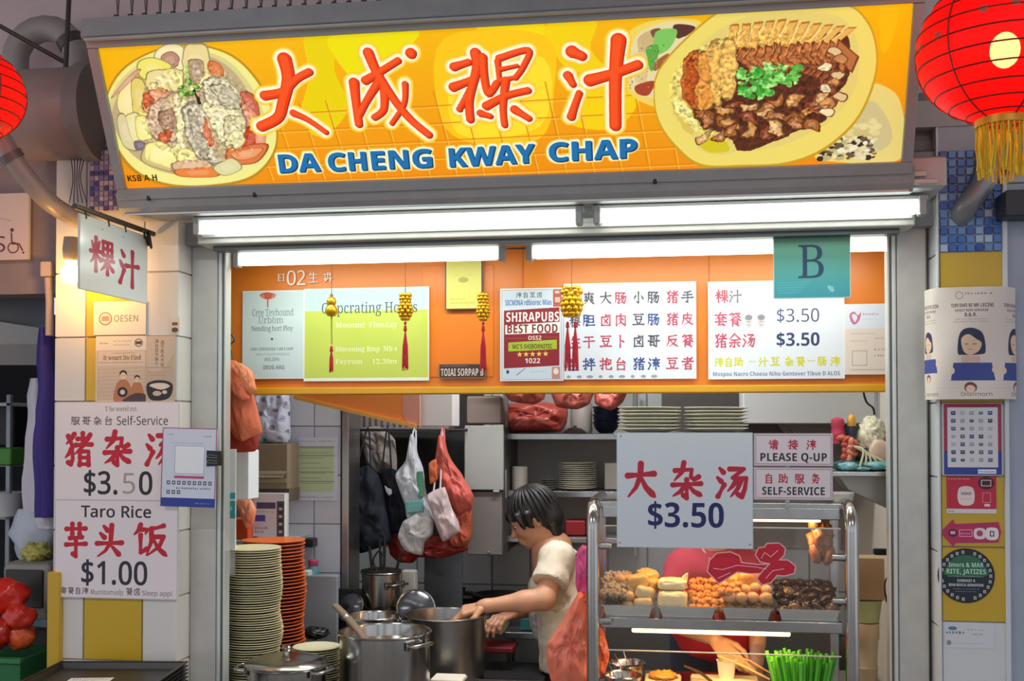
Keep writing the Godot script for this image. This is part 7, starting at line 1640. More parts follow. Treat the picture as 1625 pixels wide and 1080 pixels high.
	var shell := func(m: MB):
		var w := 0.40; var d := 0.30; var h := 0.022
		m.box(Vector3(0, 0.002, 0), Vector3(w - 0.03, 0.004, d - 0.03))
		for s in [-1.0, 1.0]:
			m.quad(Vector3(-w / 2 + 0.015, 0.0, s * (d / 2 - 0.015)), Vector3(w / 2 - 0.015, 0.0, s * (d / 2 - 0.015)), Vector3(w / 2, h, s * d / 2), Vector3(-w / 2, h, s * d / 2), Vector3(0, 0.4, -s).normalized())
			m.quad(Vector3(s * (w / 2 - 0.015), 0.0, -d / 2 + 0.015), Vector3(s * (w / 2 - 0.015), 0.0, d / 2 - 0.015), Vector3(s * w / 2, h, d / 2), Vector3(s * w / 2, h, -d / 2), Vector3(-s, 0.4, 0).normalized())
			m.box(Vector3(0, h, s * (d / 2 + 0.004)), Vector3(w + 0.016, 0.004, 0.010)); m.box(Vector3(s * (w / 2 + 0.004), h, 0), Vector3(0.010, 0.004, d + 0.016))
	var tray := mesh_of(shell)
	var tp := Vector3(-1.145, 0.893, 0.24)
	for i in 6: one("serving_tray", "black plastic serving tray, %s at the lower left" % ["sixth from the top of the pile", "fifth from the top of the pile", "fourth from the top of the pile", "third from the top of the pile", "second from the top of the pile", "topmost of the pile"][i], "tray", tray, tm, Vector3(tp.x, tp.y - 0.022 - (5 - i) * 0.012, tp.z), Vector3(0, 8.0, 0), "serving trays in the corner pile")
	var c := canvas(0, 0, 60, 26, 6.0, hx("e8e4da"))
	scribble(c, 6, 54, 10, 5, hx("6a645c")); scribble(c, 8, 40, 18, 4, hx("8a847a"))
	var tk := board("paper_ticket", "small white paper ticket lying on the topmost black tray", "paper", c.done(), tp.x - 0.02, tp.y - 0.012, tp.z + 0.06, 0.13, 0.06, 0.001)
	tk.rotation_degrees = Vector3(-90, 12, 0)
	var sd := thing("tray_stand", "dark stand carrying the pile of black trays", "stand", Vector3(tp.x, 0, tp.z))
	part(sd, "top", rbox(0.42, 0.03, 0.32, 0.006), mat(hx("3a3836"), 0.5), Vector3(0, tp.y - 0.098, 0))
	for x in [-0.18, 0.18]:
		for z in [-0.13, 0.13]: part(sd, "leg", tube([Vector3(x, 0, z), Vector3(x, tp.y - 0.10, z)], 0.014, 8), mat(hx("4a4846"), 0.4, 0.5))

# ------------------------------------------------------------------ heated display case
func display_case() -> void:
	var st := grain(hx("b4b2ae"), hx("c0beb9"), 0.2, 1.0, 2.0, 97)
	var dull := steelm(0)
	var xl := 0.349; var xr := 1.144
	var w := xr - xl; var xc := (xl + xr) / 2
	var yshelf := 1.068
	var ytop := 1.404
	var t := thing("display_case", "steel and glass heated display case on the counter", "display case", Vector3(xc, 0.72, -0.25))
	var o := Vector3(-xc, -0.72, 0.25)
	for x in [xl, xr]:
		var p := [Vector3(x, 0.72, -0.05), Vector3(x, ytop - 0.07, -0.05)]
		for i in 7: p.append(Vector3(x, ytop - 0.07 + 0.075 * sin(PI / 2 * i / 6.0), -0.05 - 0.075 * (1.0 - cos(PI / 2 * i / 6.0))))
		p.append(Vector3(x, ytop + 0.005, -0.46))
		part(t, "front_post", tube(p, 0.0205, 18), st, o)
		part(t, "rear_post", rbox(0.03, ytop - 0.72, 0.03, 0.003), dull, Vector3(x, (ytop + 0.72) / 2, -0.46) + o)
	part(t, "top_panel", rbox(w + 0.03, 0.022, 0.34, 0.004), dull, Vector3(xc, ytop, -0.30) + o)
	part(t, "top_rail", rbox(w - 0.05, 0.036, 0.02, 0.003), dull, Vector3(xc, ytop - 0.022, -0.125) + o)
	part(t, "tray_shelf", rbox(w - 0.045, 0.018, 0.36, 0.003), st, Vector3(xc, yshelf - 0.028, -0.27) + o)
	part(t, "shelf_front", rbox(w - 0.045, 0.034, 0.012, 0.003), st, Vector3(xc, yshelf - 0.036, -0.088) + o)
	part(t, "base_tray", rbox(w - 0.04, 0.012, 0.38, 0.003), st, Vector3(xc, 0.80, -0.26) + o)
	var glass := clear(hx("dfe8e6"), 0.015, 0.02)
	var gy0 := 0.947; var gy1 := 1.341
	part(t, "front_glass", rbox(w - 0.06, gy1 - yshelf - 0.012, 0.005, 0.001), glass, Vector3(xc, (gy1 + yshelf + 0.012) / 2, -0.072) + o)
	part(t, "glass_edge", rbox(w - 0.06, 0.004, 0.006, 0.001), mat(hx("cfd6d2"), 0.2), Vector3(xc, gy1, -0.072) + o)
	part(t, "lower_glass_edge", rbox(w - 0.06, 0.004, 0.006, 0.001), mat(hx("e0d2ba"), 0.2), Vector3(xc, gy0, -0.072) + o)
	for x in [xl, xr]:
		part(t, "side_glass", rbox(0.004, ytop - yshelf - 0.03, 0.30, 0.001), glass, Vector3(x, (ytop + yshelf) / 2, -0.27) + o)
	for q in [[xl, 1, 868], [xl, 1, 988], [xr, -1, 880], [xr, -1, 948]]:
		var yy: float = gy1 - (q[2] - 836) / 505.0
		part(t, "glass_clamp", rbox(0.05, 0.022, 0.024, 0.008), dull, Vector3(q[0] + q[1] * 0.036, yy, -0.062) + o)
	# warm light strips
	var warm := glow(Color(1.0, 0.86, 0.62), 2.6)
	part(t, "lamp_strip", rbox(w - 0.30, 0.014, 0.014, 0.004), warm, Vector3(xc - 0.03, yshelf - 0.062, -0.105) + o)
	part(t, "upper_lamp_strip", rbox(0.36, 0.008, 0.012, 0.003), warm, Vector3(xr - 0.26, ytop - 0.046, -0.15) + o)
	area("case_light_low", Vector3(xc - 0.03, yshelf - 0.072, -0.11) + o, Vector3(0, -1, -0.4), w - 0.30, 0.014, 0.12, Color(1.0, 0.80, 0.52), t)
	area("case_light_high", Vector3(xc, ytop - 0.052, -0.16) + o, Vector3(0, -1, -0.1), w - 0.2, 0.014, 0.18, Color(1.0, 0.78, 0.50), t)
	# red brushed emblem stuck on the glass
	var c := canvas(1118, 855, 1268, 928, 6.0, Color(0.95, 0.72, 0.75, 0.0))
	for q in [[1123.4, 907.6, 1126.6, 890.5, 1138.3, 878.8, 1159.6, 876.7, 1173.4, 882.6, 1176.6, 893.2, 1202.2, 895.9, 1223.5, 894.8, 1229.9, 896.9, 1218.2, 907.6, 1191.5, 909.2, 1170.2, 906.5, 1154.3, 917.2, 1141.0, 925.7, 1133.0, 917.2], [1200.1, 879.9, 1204.9, 869.2, 1213.9, 868.2, 1218.2, 862.3, 1236.8, 861.3, 1245.9, 869.2, 1243.7, 879.9, 1235.2, 887.9, 1250.1, 887.9, 1261.8, 896.9, 1259.7, 907.6, 1244.8, 911.8, 1233.1, 910.8, 1223.5, 922.5, 1210.2, 926.7, 1202.2, 917.2, 1212.8, 903.9, 1223.5, 893.2, 1207.5, 890.5]]:
		var ring: Array = q + q.slice(0, 2)
		c.line(ring, 3.6, hx("f0b8be"))
		for i in range(0, q.size(), 2): c.oval(q[i], q[i + 1], 1.8, 1.8, hx("f0b8be"))
		c.poly(q, hx("cc1530"))
	for q in [[1131.9, 902.3, 1146.3, 904.4, 1170.2, 896.9, 1199.5, 899.1, 1217.1, 902.3], [1139.4, 918.2, 1159.6, 908.6], [1208.6, 885.2, 1213.9, 875.6, 1223.5, 882.6, 1235.2, 871.9], [1215.5, 917.2, 1226.7, 904.4, 1244.8, 901.2]]: c.line(q, 1.3, hx("f0b8be"))
	var em := print_mat(c.done(), 0.4)
	em.transparency = BaseMaterial3D.TRANSPARENCY_ALPHA_SCISSOR; em.alpha_scissor_threshold = 0.5
	var r := [0.843, 1.234, -0.066, 0.289, 0.143]
	var q4 := MB.new()
	q4.quad(Vector3(-r[3] / 2, r[4] / 2, 0), Vector3(r[3] / 2, r[4] / 2, 0), Vector3(r[3] / 2, -r[4] / 2, 0), Vector3(-r[3] / 2, -r[4] / 2, 0), Vector3.BACK, true)
	one("glass_decal", "red brush-stroke emblem with pink outline stuck on the case glass", "decal", q4.done(), em, Vector3(r[0], r[1], r[2]))
	# trays
	var edges := [947, 1041, 1142, 1231, 1346]
	var zc := -0.235
	var tz := 0.28
	var xs := []
	for u in [0.365, 0.546, 0.744, 0.917, 1.124]: xs.append(u)
	for i in 4:
		var tw: float = xs[i + 1] - xs[i] - 0.014
		var tc: float = (xs[i] + xs[i + 1]) / 2
		var y0 := yshelf - 0.018
		var h := 0.034
		var m := MB.new()
		m.box(Vector3(0, 0.002, 0), Vector3(tw - 0.03, 0.004, tz - 0.03))
		for s in [-1.0, 1.0]:
			m.quad(Vector3(-tw / 2 + 0.014, 0, s * (tz / 2 - 0.012)), Vector3(tw / 2 - 0.014, 0, s * (tz / 2 - 0.012)), Vector3(tw / 2 - 0.004, h, s * (tz / 2 - 0.004)), Vector3(-tw / 2 + 0.004, h, s * (tz / 2 - 0.004)), Vector3(0, 0, s))
			m.quad(Vector3(s * (tw / 2 - 0.014), 0, -tz / 2 + 0.012), Vector3(s * (tw / 2 - 0.014), 0, tz / 2 - 0.012), Vector3(s * (tw / 2 - 0.004), h, tz / 2 - 0.004), Vector3(s * (tw / 2 - 0.004), h, -tz / 2 + 0.004), Vector3(s, 0, 0))
			m.box(Vector3(0, h, s * (tz / 2 - 0.003)), Vector3(tw, 0.004, 0.012)); m.box(Vector3(s * (tw / 2 - 0.004), h, 0), Vector3(0.010, 0.004, tz))
		one("food_tray", ["steel food tray at the far left of the case", "steel food tray with pale tofu sheets, second from the left", "steel food tray with round brown items, third from the left", "steel food tray with dark braised slices at the far right"][i], "tray", m.done(), grain(hx("bdbab0"), hx("c8c5bb"), 0.22, 0.9, 2.0, 98), Vector3(tc, y0, zc), Vector3.ZERO, "steel trays in the display case")
	food(xs, yshelf - 0.012, zc)
	# hanging chicken
	var hk := thing("hanging_chicken", "braised brown chicken hanging inside the case at the right", "chicken", Vector3(1.071, 1.296, -0.2))
	var hm := grain(hx("7a4a26"), hx("a3703f"), 0.35, 0.0, 20.0, 161)
	part(hk, "body", blob(Vector3(0.036, 0.058, 0.036), 0.5, 0.2, 162, 26, 18), hm)
	for q in [[-0.02, -0.045, 0.6, 1], [0.022, -0.05, -0.5, 2]]: part(hk, "leg", blob(Vector3(0.018, 0.034, 0.02), 0.25, 0.25, 163 + q[3], 16, 10), hm, Vector3(q[0], q[1], 0.012), Vector3(0, 0, rad_to_deg(q[2] * 0.5)))
	part(hk, "neck", blob(Vector3(0.018, 0.022, 0.018), 0.4, 0.3, 166, 14, 10), hm, Vector3(-0.024, 0.05, 0.01))
	part(hk, "hook", tube([Vector3(0, 0.05, 0), Vector3(0, ytop - 0.012 - (1.296), 0)], 0.003, 6), st)
	# boards fixed to the front and top of the case
	c = canvas(979, 686, 1195, 869, 5.0, hx("cdd5db"))
	c.frame(979, 686, 1195, 869, 1.0, hx("b5bcc0"))
	for ps in 2:
		var col := hx("e9c3c6") if ps == 0 else hx("b01c38")
		c.brush(GLYPH["da"], 993, 733, 50, 58, col, 9.0, 1.2 if ps == 0 else 0.0); c.brush(GLYPH["za"], 1064, 732, 54, 60, col, 7.6, 1.2 if ps == 0 else 0.0); c.brush(GLYPH["tang"], 1137, 737, 52, 54, col, 7.6, 1.2 if ps == 0 else 0.0)
	c.text("$3.50", 1027, 836, 54, hx("1c1c5a"), "bold", 124)
	c.oval(986, 692, 1.6, 1.6, hx("8a9094")); c.oval(984, 862, 1.6, 1.6, hx("8a9094")); c.oval(1190, 862, 1.6, 1.6, hx("8a9094"))
	board("price_board", "pale blue board with three red characters and $3.50 on the case", "sign", c.done(), 0.636, 1.459, -0.02, 0.419, 0.359, 0.006)
	for q in [["PLEASE Q-UP", ["qing", "jie", "di"], 688, "white sign reading PLEASE Q-UP, upper of the two small ones", 1205, 108, [1220, 1251, 1280]], ["SELF-SERVICE", ["zi", "zhu2", "fu", "wu"], 741, "white sign reading SELF-SERVICE below the queue sign", 1209, 101, [1213, 1236, 1262, 1287]]]:
		var v: float = q[2]
		c = canvas(1196, v - 1, 1322, v + 51, 6.0, hx("d8cdd1"))
		c.frame(1196, v - 1, 1322, v + 51, 1.4, hx("b59aa4")); c.frame(1199, v + 2, 1319, v + 48, 0.7, hx("5a3a44"))
		for i in q[1].size(): zi(c, q[1][i], q[6][i], v + 9, 15, 16, hx("b02238"), 2.0)
		c.text(q[0], q[4], v + 43, 17.5, hx("1d1a20"), "bold", q[5])
		var rr := [0.967, 1.586, -0.02, 0.237, 0.101] if v < 700 else [0.966, 1.482, -0.02, 0.237, 0.1]
		board("instruction_sign", q[3], "sign", c.done(), rr[0], rr[1], rr[2], rr[3], rr[4], 0.006)
	var bk := thing("sign_bracket", "slim steel bracket that holds the signs over the case", "bracket", Vector3(0, 0, 0))
	part(bk, "crossbar", rbox(0.64, 0.012, 0.012, 0.002), dull, Vector3(0.761, 1.525, -0.035))
	for x in [0.62, 0.95]: part(bk, "stay", rbox(0.014, 0.20, 0.01, 0.002), dull, Vector3(x, ytop + 0.10, -0.036))
	# plates on the case
	var sb := thing("plate_rack", "steel rack on the case that carries the white plates", "rack", Vector3(0.632, ytop + 0.011, -0.22))
	var ry := 1.642 - ytop - 0.011
	part(sb, "deck", rbox(0.44, 0.012, 0.22, 0.003), dull, Vector3(0, ry - 0.012, 0))
	for x in [-0.2, 0.2]:
		for z in [-0.09, 0.09]: part(sb, "leg", rbox(0.012, ry - 0.018, 0.012, 0.002), dull, Vector3(x, (ry - 0.018) / 2, z))
	var wp := [mat(hx("ddd8c4"), 0.3), mat(hx("d6d0bb"), 0.3)]
	stack("white_plate", "off-white dinner plate", "the left stack on the display case", "plate", plate_mesh(0.105, 0.016), wp, Vector3(0.523, ytop + ry + 0.006, -0.22), 7, 0.0115, "white plates in the left stack", 0.001)
	stack("white_plate", "off-white dinner plate", "the right stack on the display case", "plate", plate_mesh(0.105, 0.016), wp, Vector3(0.74, ytop + ry + 0.006, -0.22), 7, 0.0113, "white plates in the right stack", 0.001)
	# counter under the case
	struct("counter_right", "steel front counter under the display case", rbox(1.02, 0.71, 0.52, 0.005), steelm(1), Vector3(0.83, 0.355, -0.26))
	# lower part of the case: cups, tray, tongs, straws
	var cup := lathe([Vector2(0, 0), Vector2(0.055, 0), Vector2(0.058, 0.004), Vector2(0.060, 0.095), Vector2(0.063, 0.098), Vector2(0.060, 0.100), Vector2(0.056, 0.094), Vector2(0.054, 0.02), Vector2(0, 0.018)], 30)
	var cp := Vector3(0.444, 0.865, -0.17)
	for q in [["steel sauce tin with spoons at the left of the case, nearer one", Vector3(0.437, 0.853, -0.15)], ["steel sauce tin with spoons at the left of the case, farther one", Vector3(0.445, 0.866, -0.28)]]:
		var s := thing("sauce_tin", q[0], "tin", Vector3(q[1].x, q[1].y - 0.098, q[1].z), Vector3.ZERO, "steel sauce tins in the case")
		part(s, "tin", cup, st)
		part(s, "sauce", lathe([Vector2(0, 0.07), Vector2(0.055, 0.07)], 24), mat(hx("5a2c16"), 0.15))
		part(s, "spoon", tube([Vector3(-0.01, 0.06, 0.01), Vector3(-0.04, 0.13, 0.02)], 0.004, 8, 0.5), st)
		part(s, "spoon", tube([Vector3(0.01, 0.06, 0.0), Vector3(-0.012, 0.135, -0.01)], 0.0045, 8, 0.5), st)
		part(s, "pedestal", rbox(0.09, maxf(0.01, q[1].y - 0.098 - 0.806), 0.09, 0.003), dull, Vector3(0, -maxf(0.01, q[1].y - 0.098 - 0.806) / 2, 0))
	one("cream_tray", "low cream tray with orange pickle in the lower case", "tray", rbox(0.12, 0.03, 0.13, 0.006), mat(hx("d9c9a4"), 0.4), Vector3(0.566, 0.821, -0.2))
	one("cream_tray", "long cream tray below the tongs in the lower case", "tray", rbox(0.22, 0.03, 0.13, 0.006), mat(hx("d3c4a2"), 0.4), Vector3(0.765, 0.824, -0.2))
	one("orange_pickle", "heap of orange pickle on the low cream tray", "pickle", blob(Vector3(0.045, 0.016, 0.045), 0.5, 0.6, 171, 22, 12), mat(hx("cf8a3c"), 0.5), Vector3(0.566, 0.842, -0.2))
	one("white_cup", "cream paper cup standing in the lower case", "cup", lathe([Vector2(0, 0), Vector2(0.024, 0), Vector2(0.031, 0.058), Vector2(0.033, 0.060), Vector2(0.029, 0.058), Vector2(0.022, 0.004), Vector2(0, 0.004)], 24), mat(hx("e0d4ba"), 0.5), Vector3(0.771, 0.836, -0.21) + Vector3(0, 0.002, 0))
	var tg := thing("dark_tongs", "dark metal tongs lying left of the paper cup", "tongs", Vector3(0.655, 0.866, -0.16))
	for s in [-1.0, 1.0]: part(tg, "arm", tube([Vector3(-0.02, 0.02, s * 0.006), Vector3(0.03, 0.0, s * 0.014), Vector3(0.07, -0.03, s * 0.008)], 0.006, 8, 0.5), mat(hx("4a3a30"), 0.25, 0.8))
	var wt := thing("wooden_tongs", "pair of pale wooden tongs held by the server over the tray", "tongs", Vector3.ZERO)
	part(wt, "arm", tube([Vector3(0.745, 0.909, -0.22), Vector3(0.824, 0.885, -0.19), Vector3(0.906, 0.848, -0.17)], [0.007, 0.008, 0.005], 8, 0.5), mat(hx("c49a62"), 0.6))
	part(wt, "arm", tube([Vector3(0.766, 0.918, -0.22), Vector3(0.845, 0.9, -0.2), Vector3(0.923, 0.858, -0.18)], [0.006, 0.007, 0.005], 8, 0.5), mat(hx("b07c5c"), 0.6))
	var gm := [mat(hx("4fae2a"), 0.35), mat(hx("5fc236"), 0.35), mat(hx("439a24"), 0.35), mat(hx("73d048"), 0.35)]
	var stw := lathe([Vector2(0.0036, 0.0), Vector2(0.0056, 0.0), Vector2(0.0056, 0.15), Vector2(0.0036, 0.15), Vector2(0.0036, 0.0)], 10)
	var sc := Vector3(1.001, 0.919, -0.15)
	var n := 0
	for ring in [[0.0, 1], [0.014, 6], [0.028, 12], [0.043, 18], [0.058, 24]]:
		for i in ring[1]:
			var a: float = TAU * (i + 0.3 * (n % 2)) / ring[1]
			var p := Vector3(cos(a) * ring[0], 0, sin(a) * ring[0] * 0.7)
			var lean := p * 1.9
			var bas := Basis(Quaternion(Vector3.UP, Vector3(p.x * 4.0, 1.0, p.z * 4.0).normalized()))
			var o2 := one("green_straw", "bright green cut stalk in the bunch at the lower right of the case", "stalk", stw, gm[n % 4], Vector3(sc.x + p.x * 1.25, sc.y - 0.135 + 0.012 * sin(n * 1.7), sc.z + p.z * 1.1), Vector3.ZERO, "green stalks bunched in the case")
			o2.basis = bas
			n += 1
	# pink and coral bags tied to the left post
	bag("coral plastic bag hanging on the left post of the display case", [Vector2(0.298, 1.122), Vector2(0.323, 1.092), Vector2(0.331, 0.981), Vector2(0.343, 0.921), Vector2(0.339, 0.8), Vector2(0.221, 0.796), Vector2(0.192, 0.896), Vector2(0.196, 0.957), Vector2(0.241, 1.019)], -0.12, 0.10, mat(hx("ea7a5e"), 0.3), 181, [[Vector3(0.313, 1.099, -0.12), Vector3(0.338, 1.148, -0.06), Vector3(0.322, 1.09, -0.11)]])
	bag("pink plastic bag tied behind the left post of the case", [Vector2(0.285, 1.236), Vector2(0.306, 1.27), Vector2(0.335, 1.254), Vector2(0.347, 1.186), Vector2(0.338, 1.104), Vector2(0.301, 1.092), Vector2(0.283, 1.133)], -0.17, 0.06, mat(hx("d8508a"), 0.3), 182)
	bag("small coral plastic bag behind the left post, inside the case", [Vector2(0.347, 0.991), Vector2(0.369, 0.987), Vector2(0.392, 0.91), Vector2(0.375, 0.832), Vector2(0.346, 0.827)], -0.2, 0.05, mat(hx("dc6a50"), 0.3), 183)

func food(xs: Array, y: float, zc: float) -> void:
	var sets := {}
	var make := func(key: String, r: Vector3, amp: float, fr: float, c0: String, c1: String, n: int, sq := 1.0, gl := 0.35):
		var a := []
		for i in n: a.append(blob(r, amp, fr, 200 + i * 7 + key.length(), 18, 11, sq))
		sets[key] = [a, grain(hx(c0), hx(c1), gl, 0.0, 26.0, 210 + key.length())]
	make.call("intestine", Vector3(0.022, 0.017, 0.020), 0.7, 0.35, "7d6a50", "b09a78", 4)
	make.call("mushroom", Vector3(0.014, 0.012, 0.014), 0.2, 0.3, "5c4a36", "85704e", 3)
	make.call("egg", Vector3(0.022, 0.018, 0.019), 0.03, 0.2, "b58a5c", "c9a276", 2, 1.0, 0.25)
	make.call("tofupuff", Vector3(0.034, 0.024, 0.03), 0.16, 0.2, "c08a3c", "ddb468", 3, 0.7)
	make.call("bun", Vector3(0.030, 0.022, 0.028), 0.12, 0.2, "c2a372", "dcc394", 3, 0.8)
	make.call("crisp", Vector3(0.016, 0.013, 0.015), 0.6, 0.4, "b8702a", "dc9c50", 4)
	make.call("ball", Vector3(0.016, 0.015, 0.016), 0.05, 0.3, "8a6a3c", "ab8a54", 2, 1.0, 0.25)
	make.call("braised", Vector3(0.022, 0.013, 0.018), 0.5, 0.3, "1f130e", "46301f", 4, 1.0, 0.25)
	make.call("slice", Vector3(0.020, 0.006, 0.017), 0.35, 0.3, "3f2f22", "7d684a", 3, 1.0, 0.3)
	var put := func(key: String, called: String, label: String, cat: String, group: String, list: Array):
		for i in list.size():
			var p: Array = list[i]
			var lb := label
			if p.size() < 5:
				var rank := 0
				for o in list: rank += 1 if o[0] < p[0] else 0
				lb = "%s, %s from left" % [label, ["first", "second", "third", "fourth", "fifth", "sixth", "seventh", "eighth"][rank]]
			if p.size() > 4: lb = "%s, %s row, %s from left" % [label, ["first", "second", "third", "fourth", "fifth", "sixth"][p[4]], ["first", "second", "third", "fourth", "fifth", "sixth", "seventh"][p[5]]]
			one(called, lb, cat, sets[key][0][i % sets[key][0].size()], sets[key][1], Vector3(p[0], y + p[1], zc + p[2]), Vector3(p[3] if p.size() == 4 else 10.0 * sin(i * 2.0), i * 67.0, 8.0 * cos(i * 3.0)), group)
	# tray 1: left part intestines and mushrooms, right part eggs and puffs
	var a: float = xs[0]; var b: float = xs[1]
	var heap := func(x0: float, x1: float, nx: int, rows: int, dx0: float, h0: float, dh: float) -> Array:
		var l := []
		for r in rows:
			for i in nx:
				l.append([lerpf(x0, x1, (i + 0.5 + 0.25 * (r % 2)) / nx) + 0.003 * sin(i * 5.0 + r * 2.0), h0 + dh * r + 0.003 * sin(i * 3.1 + r), 0.105 - dx0 * r + 0.006 * sin(i * 2.3), 0.0, r, i])
		return l
	put.call("mushroom", "mushroom", "small brown mushroom at the front of the far left tray", "mushroom", "mushrooms in the left tray", heap.call(a + 0.008, a + 0.075, 3, 3, 0.012, 0.022, 0.020))
	put.call("intestine", "intestine_piece", "frilly grey-brown intestine piece heaped in the far left tray", "meat", "intestine pieces in the left tray", heap.call(a + 0.010, a + 0.085, 3, 4, 0.04, 0.058, 0.014))
	put.call("egg", "braised_egg", "smooth tan braised egg at the front of the far left tray", "egg", "braised eggs in the left tray", [[a + 0.092, 0.022, 0.105], [a + 0.096, 0.052, 0.098], [a + 0.062, 0.098, 0.03], [a + 0.090, 0.096, 0.02]])
	put.call("bun", "tofu_cake", "plump pale tofu cake in the far left tray", "tofu", "tofu cakes in the left tray", [[a + 0.140, 0.030, 0.100], [a + 0.146, 0.062, 0.085], [a + 0.10, 0.070, 0.05]])
	put.call("tofupuff", "tofu_puff", "golden fried tofu puff on top of the far left tray", "tofu", "tofu puffs in the left tray", [[a + 0.122, 0.096, 0.06], [a + 0.160, 0.082, 0.03], [a + 0.150, 0.105, 0.01]])
	# tray 2: sheets of pale tofu skin, then fried bits
	a = xs[1]; b = xs[2]
	var tm := grain(hx("d6c592"), hx("e8dcb2"), 0.4, 0.0, 30.0, 231)
	one("tofu_skin_block", "wrinkled cream tofu skin block, lower one in the second tray", "tofu", blob(Vector3(0.048, 0.034, 0.05), 0.10, 0.25, 232, 26, 16, 0.5), tm, Vector3(a + 0.052, y + 0.040, zc + 0.075))
	one("tofu_skin_block", "wrinkled cream tofu skin block, upper one in the second tray", "tofu", blob(Vector3(0.047, 0.018, 0.05), 0.14, 0.25, 233, 26, 16, 0.5), tm, Vector3(a + 0.052, y + 0.090, zc + 0.055))
	one("tofu_skin_flap", "upturned corner of tofu skin on the cream block", "tofu", pillow([Vector2(-0.012, 0), Vector2(0.012, 0.0), Vector2(0.014, 0.03), Vector2(-0.004, 0.018)], 0.0, 0.012, 0.002, 234), tm, Vector3(a + 0.088, y + 0.098, zc + 0.06))
	put.call("crisp", "fried_morsel", "small crinkled orange fried morsel in the second tray", "food", "fried morsels in the second tray", heap.call(a + 0.105, b + 0.02, 5, 5, 0.03, 0.020, 0.017))
	# tray 3: balls and eggs
	a = xs[2]; b = xs[3]
	put.call("ball", "fish_ball", "round brown fish ball at the front of the third tray", "fish ball", "fish balls in the third tray", heap.call(a + 0.03, b - 0.01, 5, 2, 0.02, 0.018, 0.022))
	put.call("egg", "braised_egg", "brown braised egg in the heap of the third tray", "egg", "braised eggs in the third tray", heap.call(a + 0.02, b - 0.01, 4, 2, 0.04, 0.058, 0.022))
	put.call("tofupuff", "tofu_puff", "golden tofu puff crowning the third tray", "tofu", "tofu puffs in the third tray", [[a + 0.10, 0.108, 0.03], [a + 0.14, 0.108, 0.01], [a + 0.055, 0.095, 0.0]])
	put.call("crisp", "fried_morsel", "orange fried morsel at the back left of the third tray", "food", "fried morsels in the third tray", heap.call(a, a + 0.07, 3, 2, 0.03, 0.075, 0.014))
	# tray 4: dark braised offal
	a = xs[3]; b = xs[4]
	put.call("braised", "braised_offal", "dark glossy braised offal chunk in the far right tray", "meat", "braised offal in the right tray", heap.call(a + 0.012, b - 0.012, 7, 5, 0.045, 0.022, 0.015))
	put.call("slice", "meat_slice", "flat pale-edged meat slice on the dark heap at the right", "meat", "meat slices in the right tray", [[a + 0.06, 0.030, 0.118, 60.0], [a + 0.095, 0.034, 0.118, 60.0], [a + 0.13, 0.036, 0.116, 55.0], [a + 0.115, 0.060, 0.09, 40.0], [a + 0.155, 0.058, 0.09, 35.0], [a + 0.175, 0.034, 0.112, 55.0], [a + 0.05, 0.075, 0.06, 40.0], [a + 0.14, 0.080, 0.06, 30.0]])

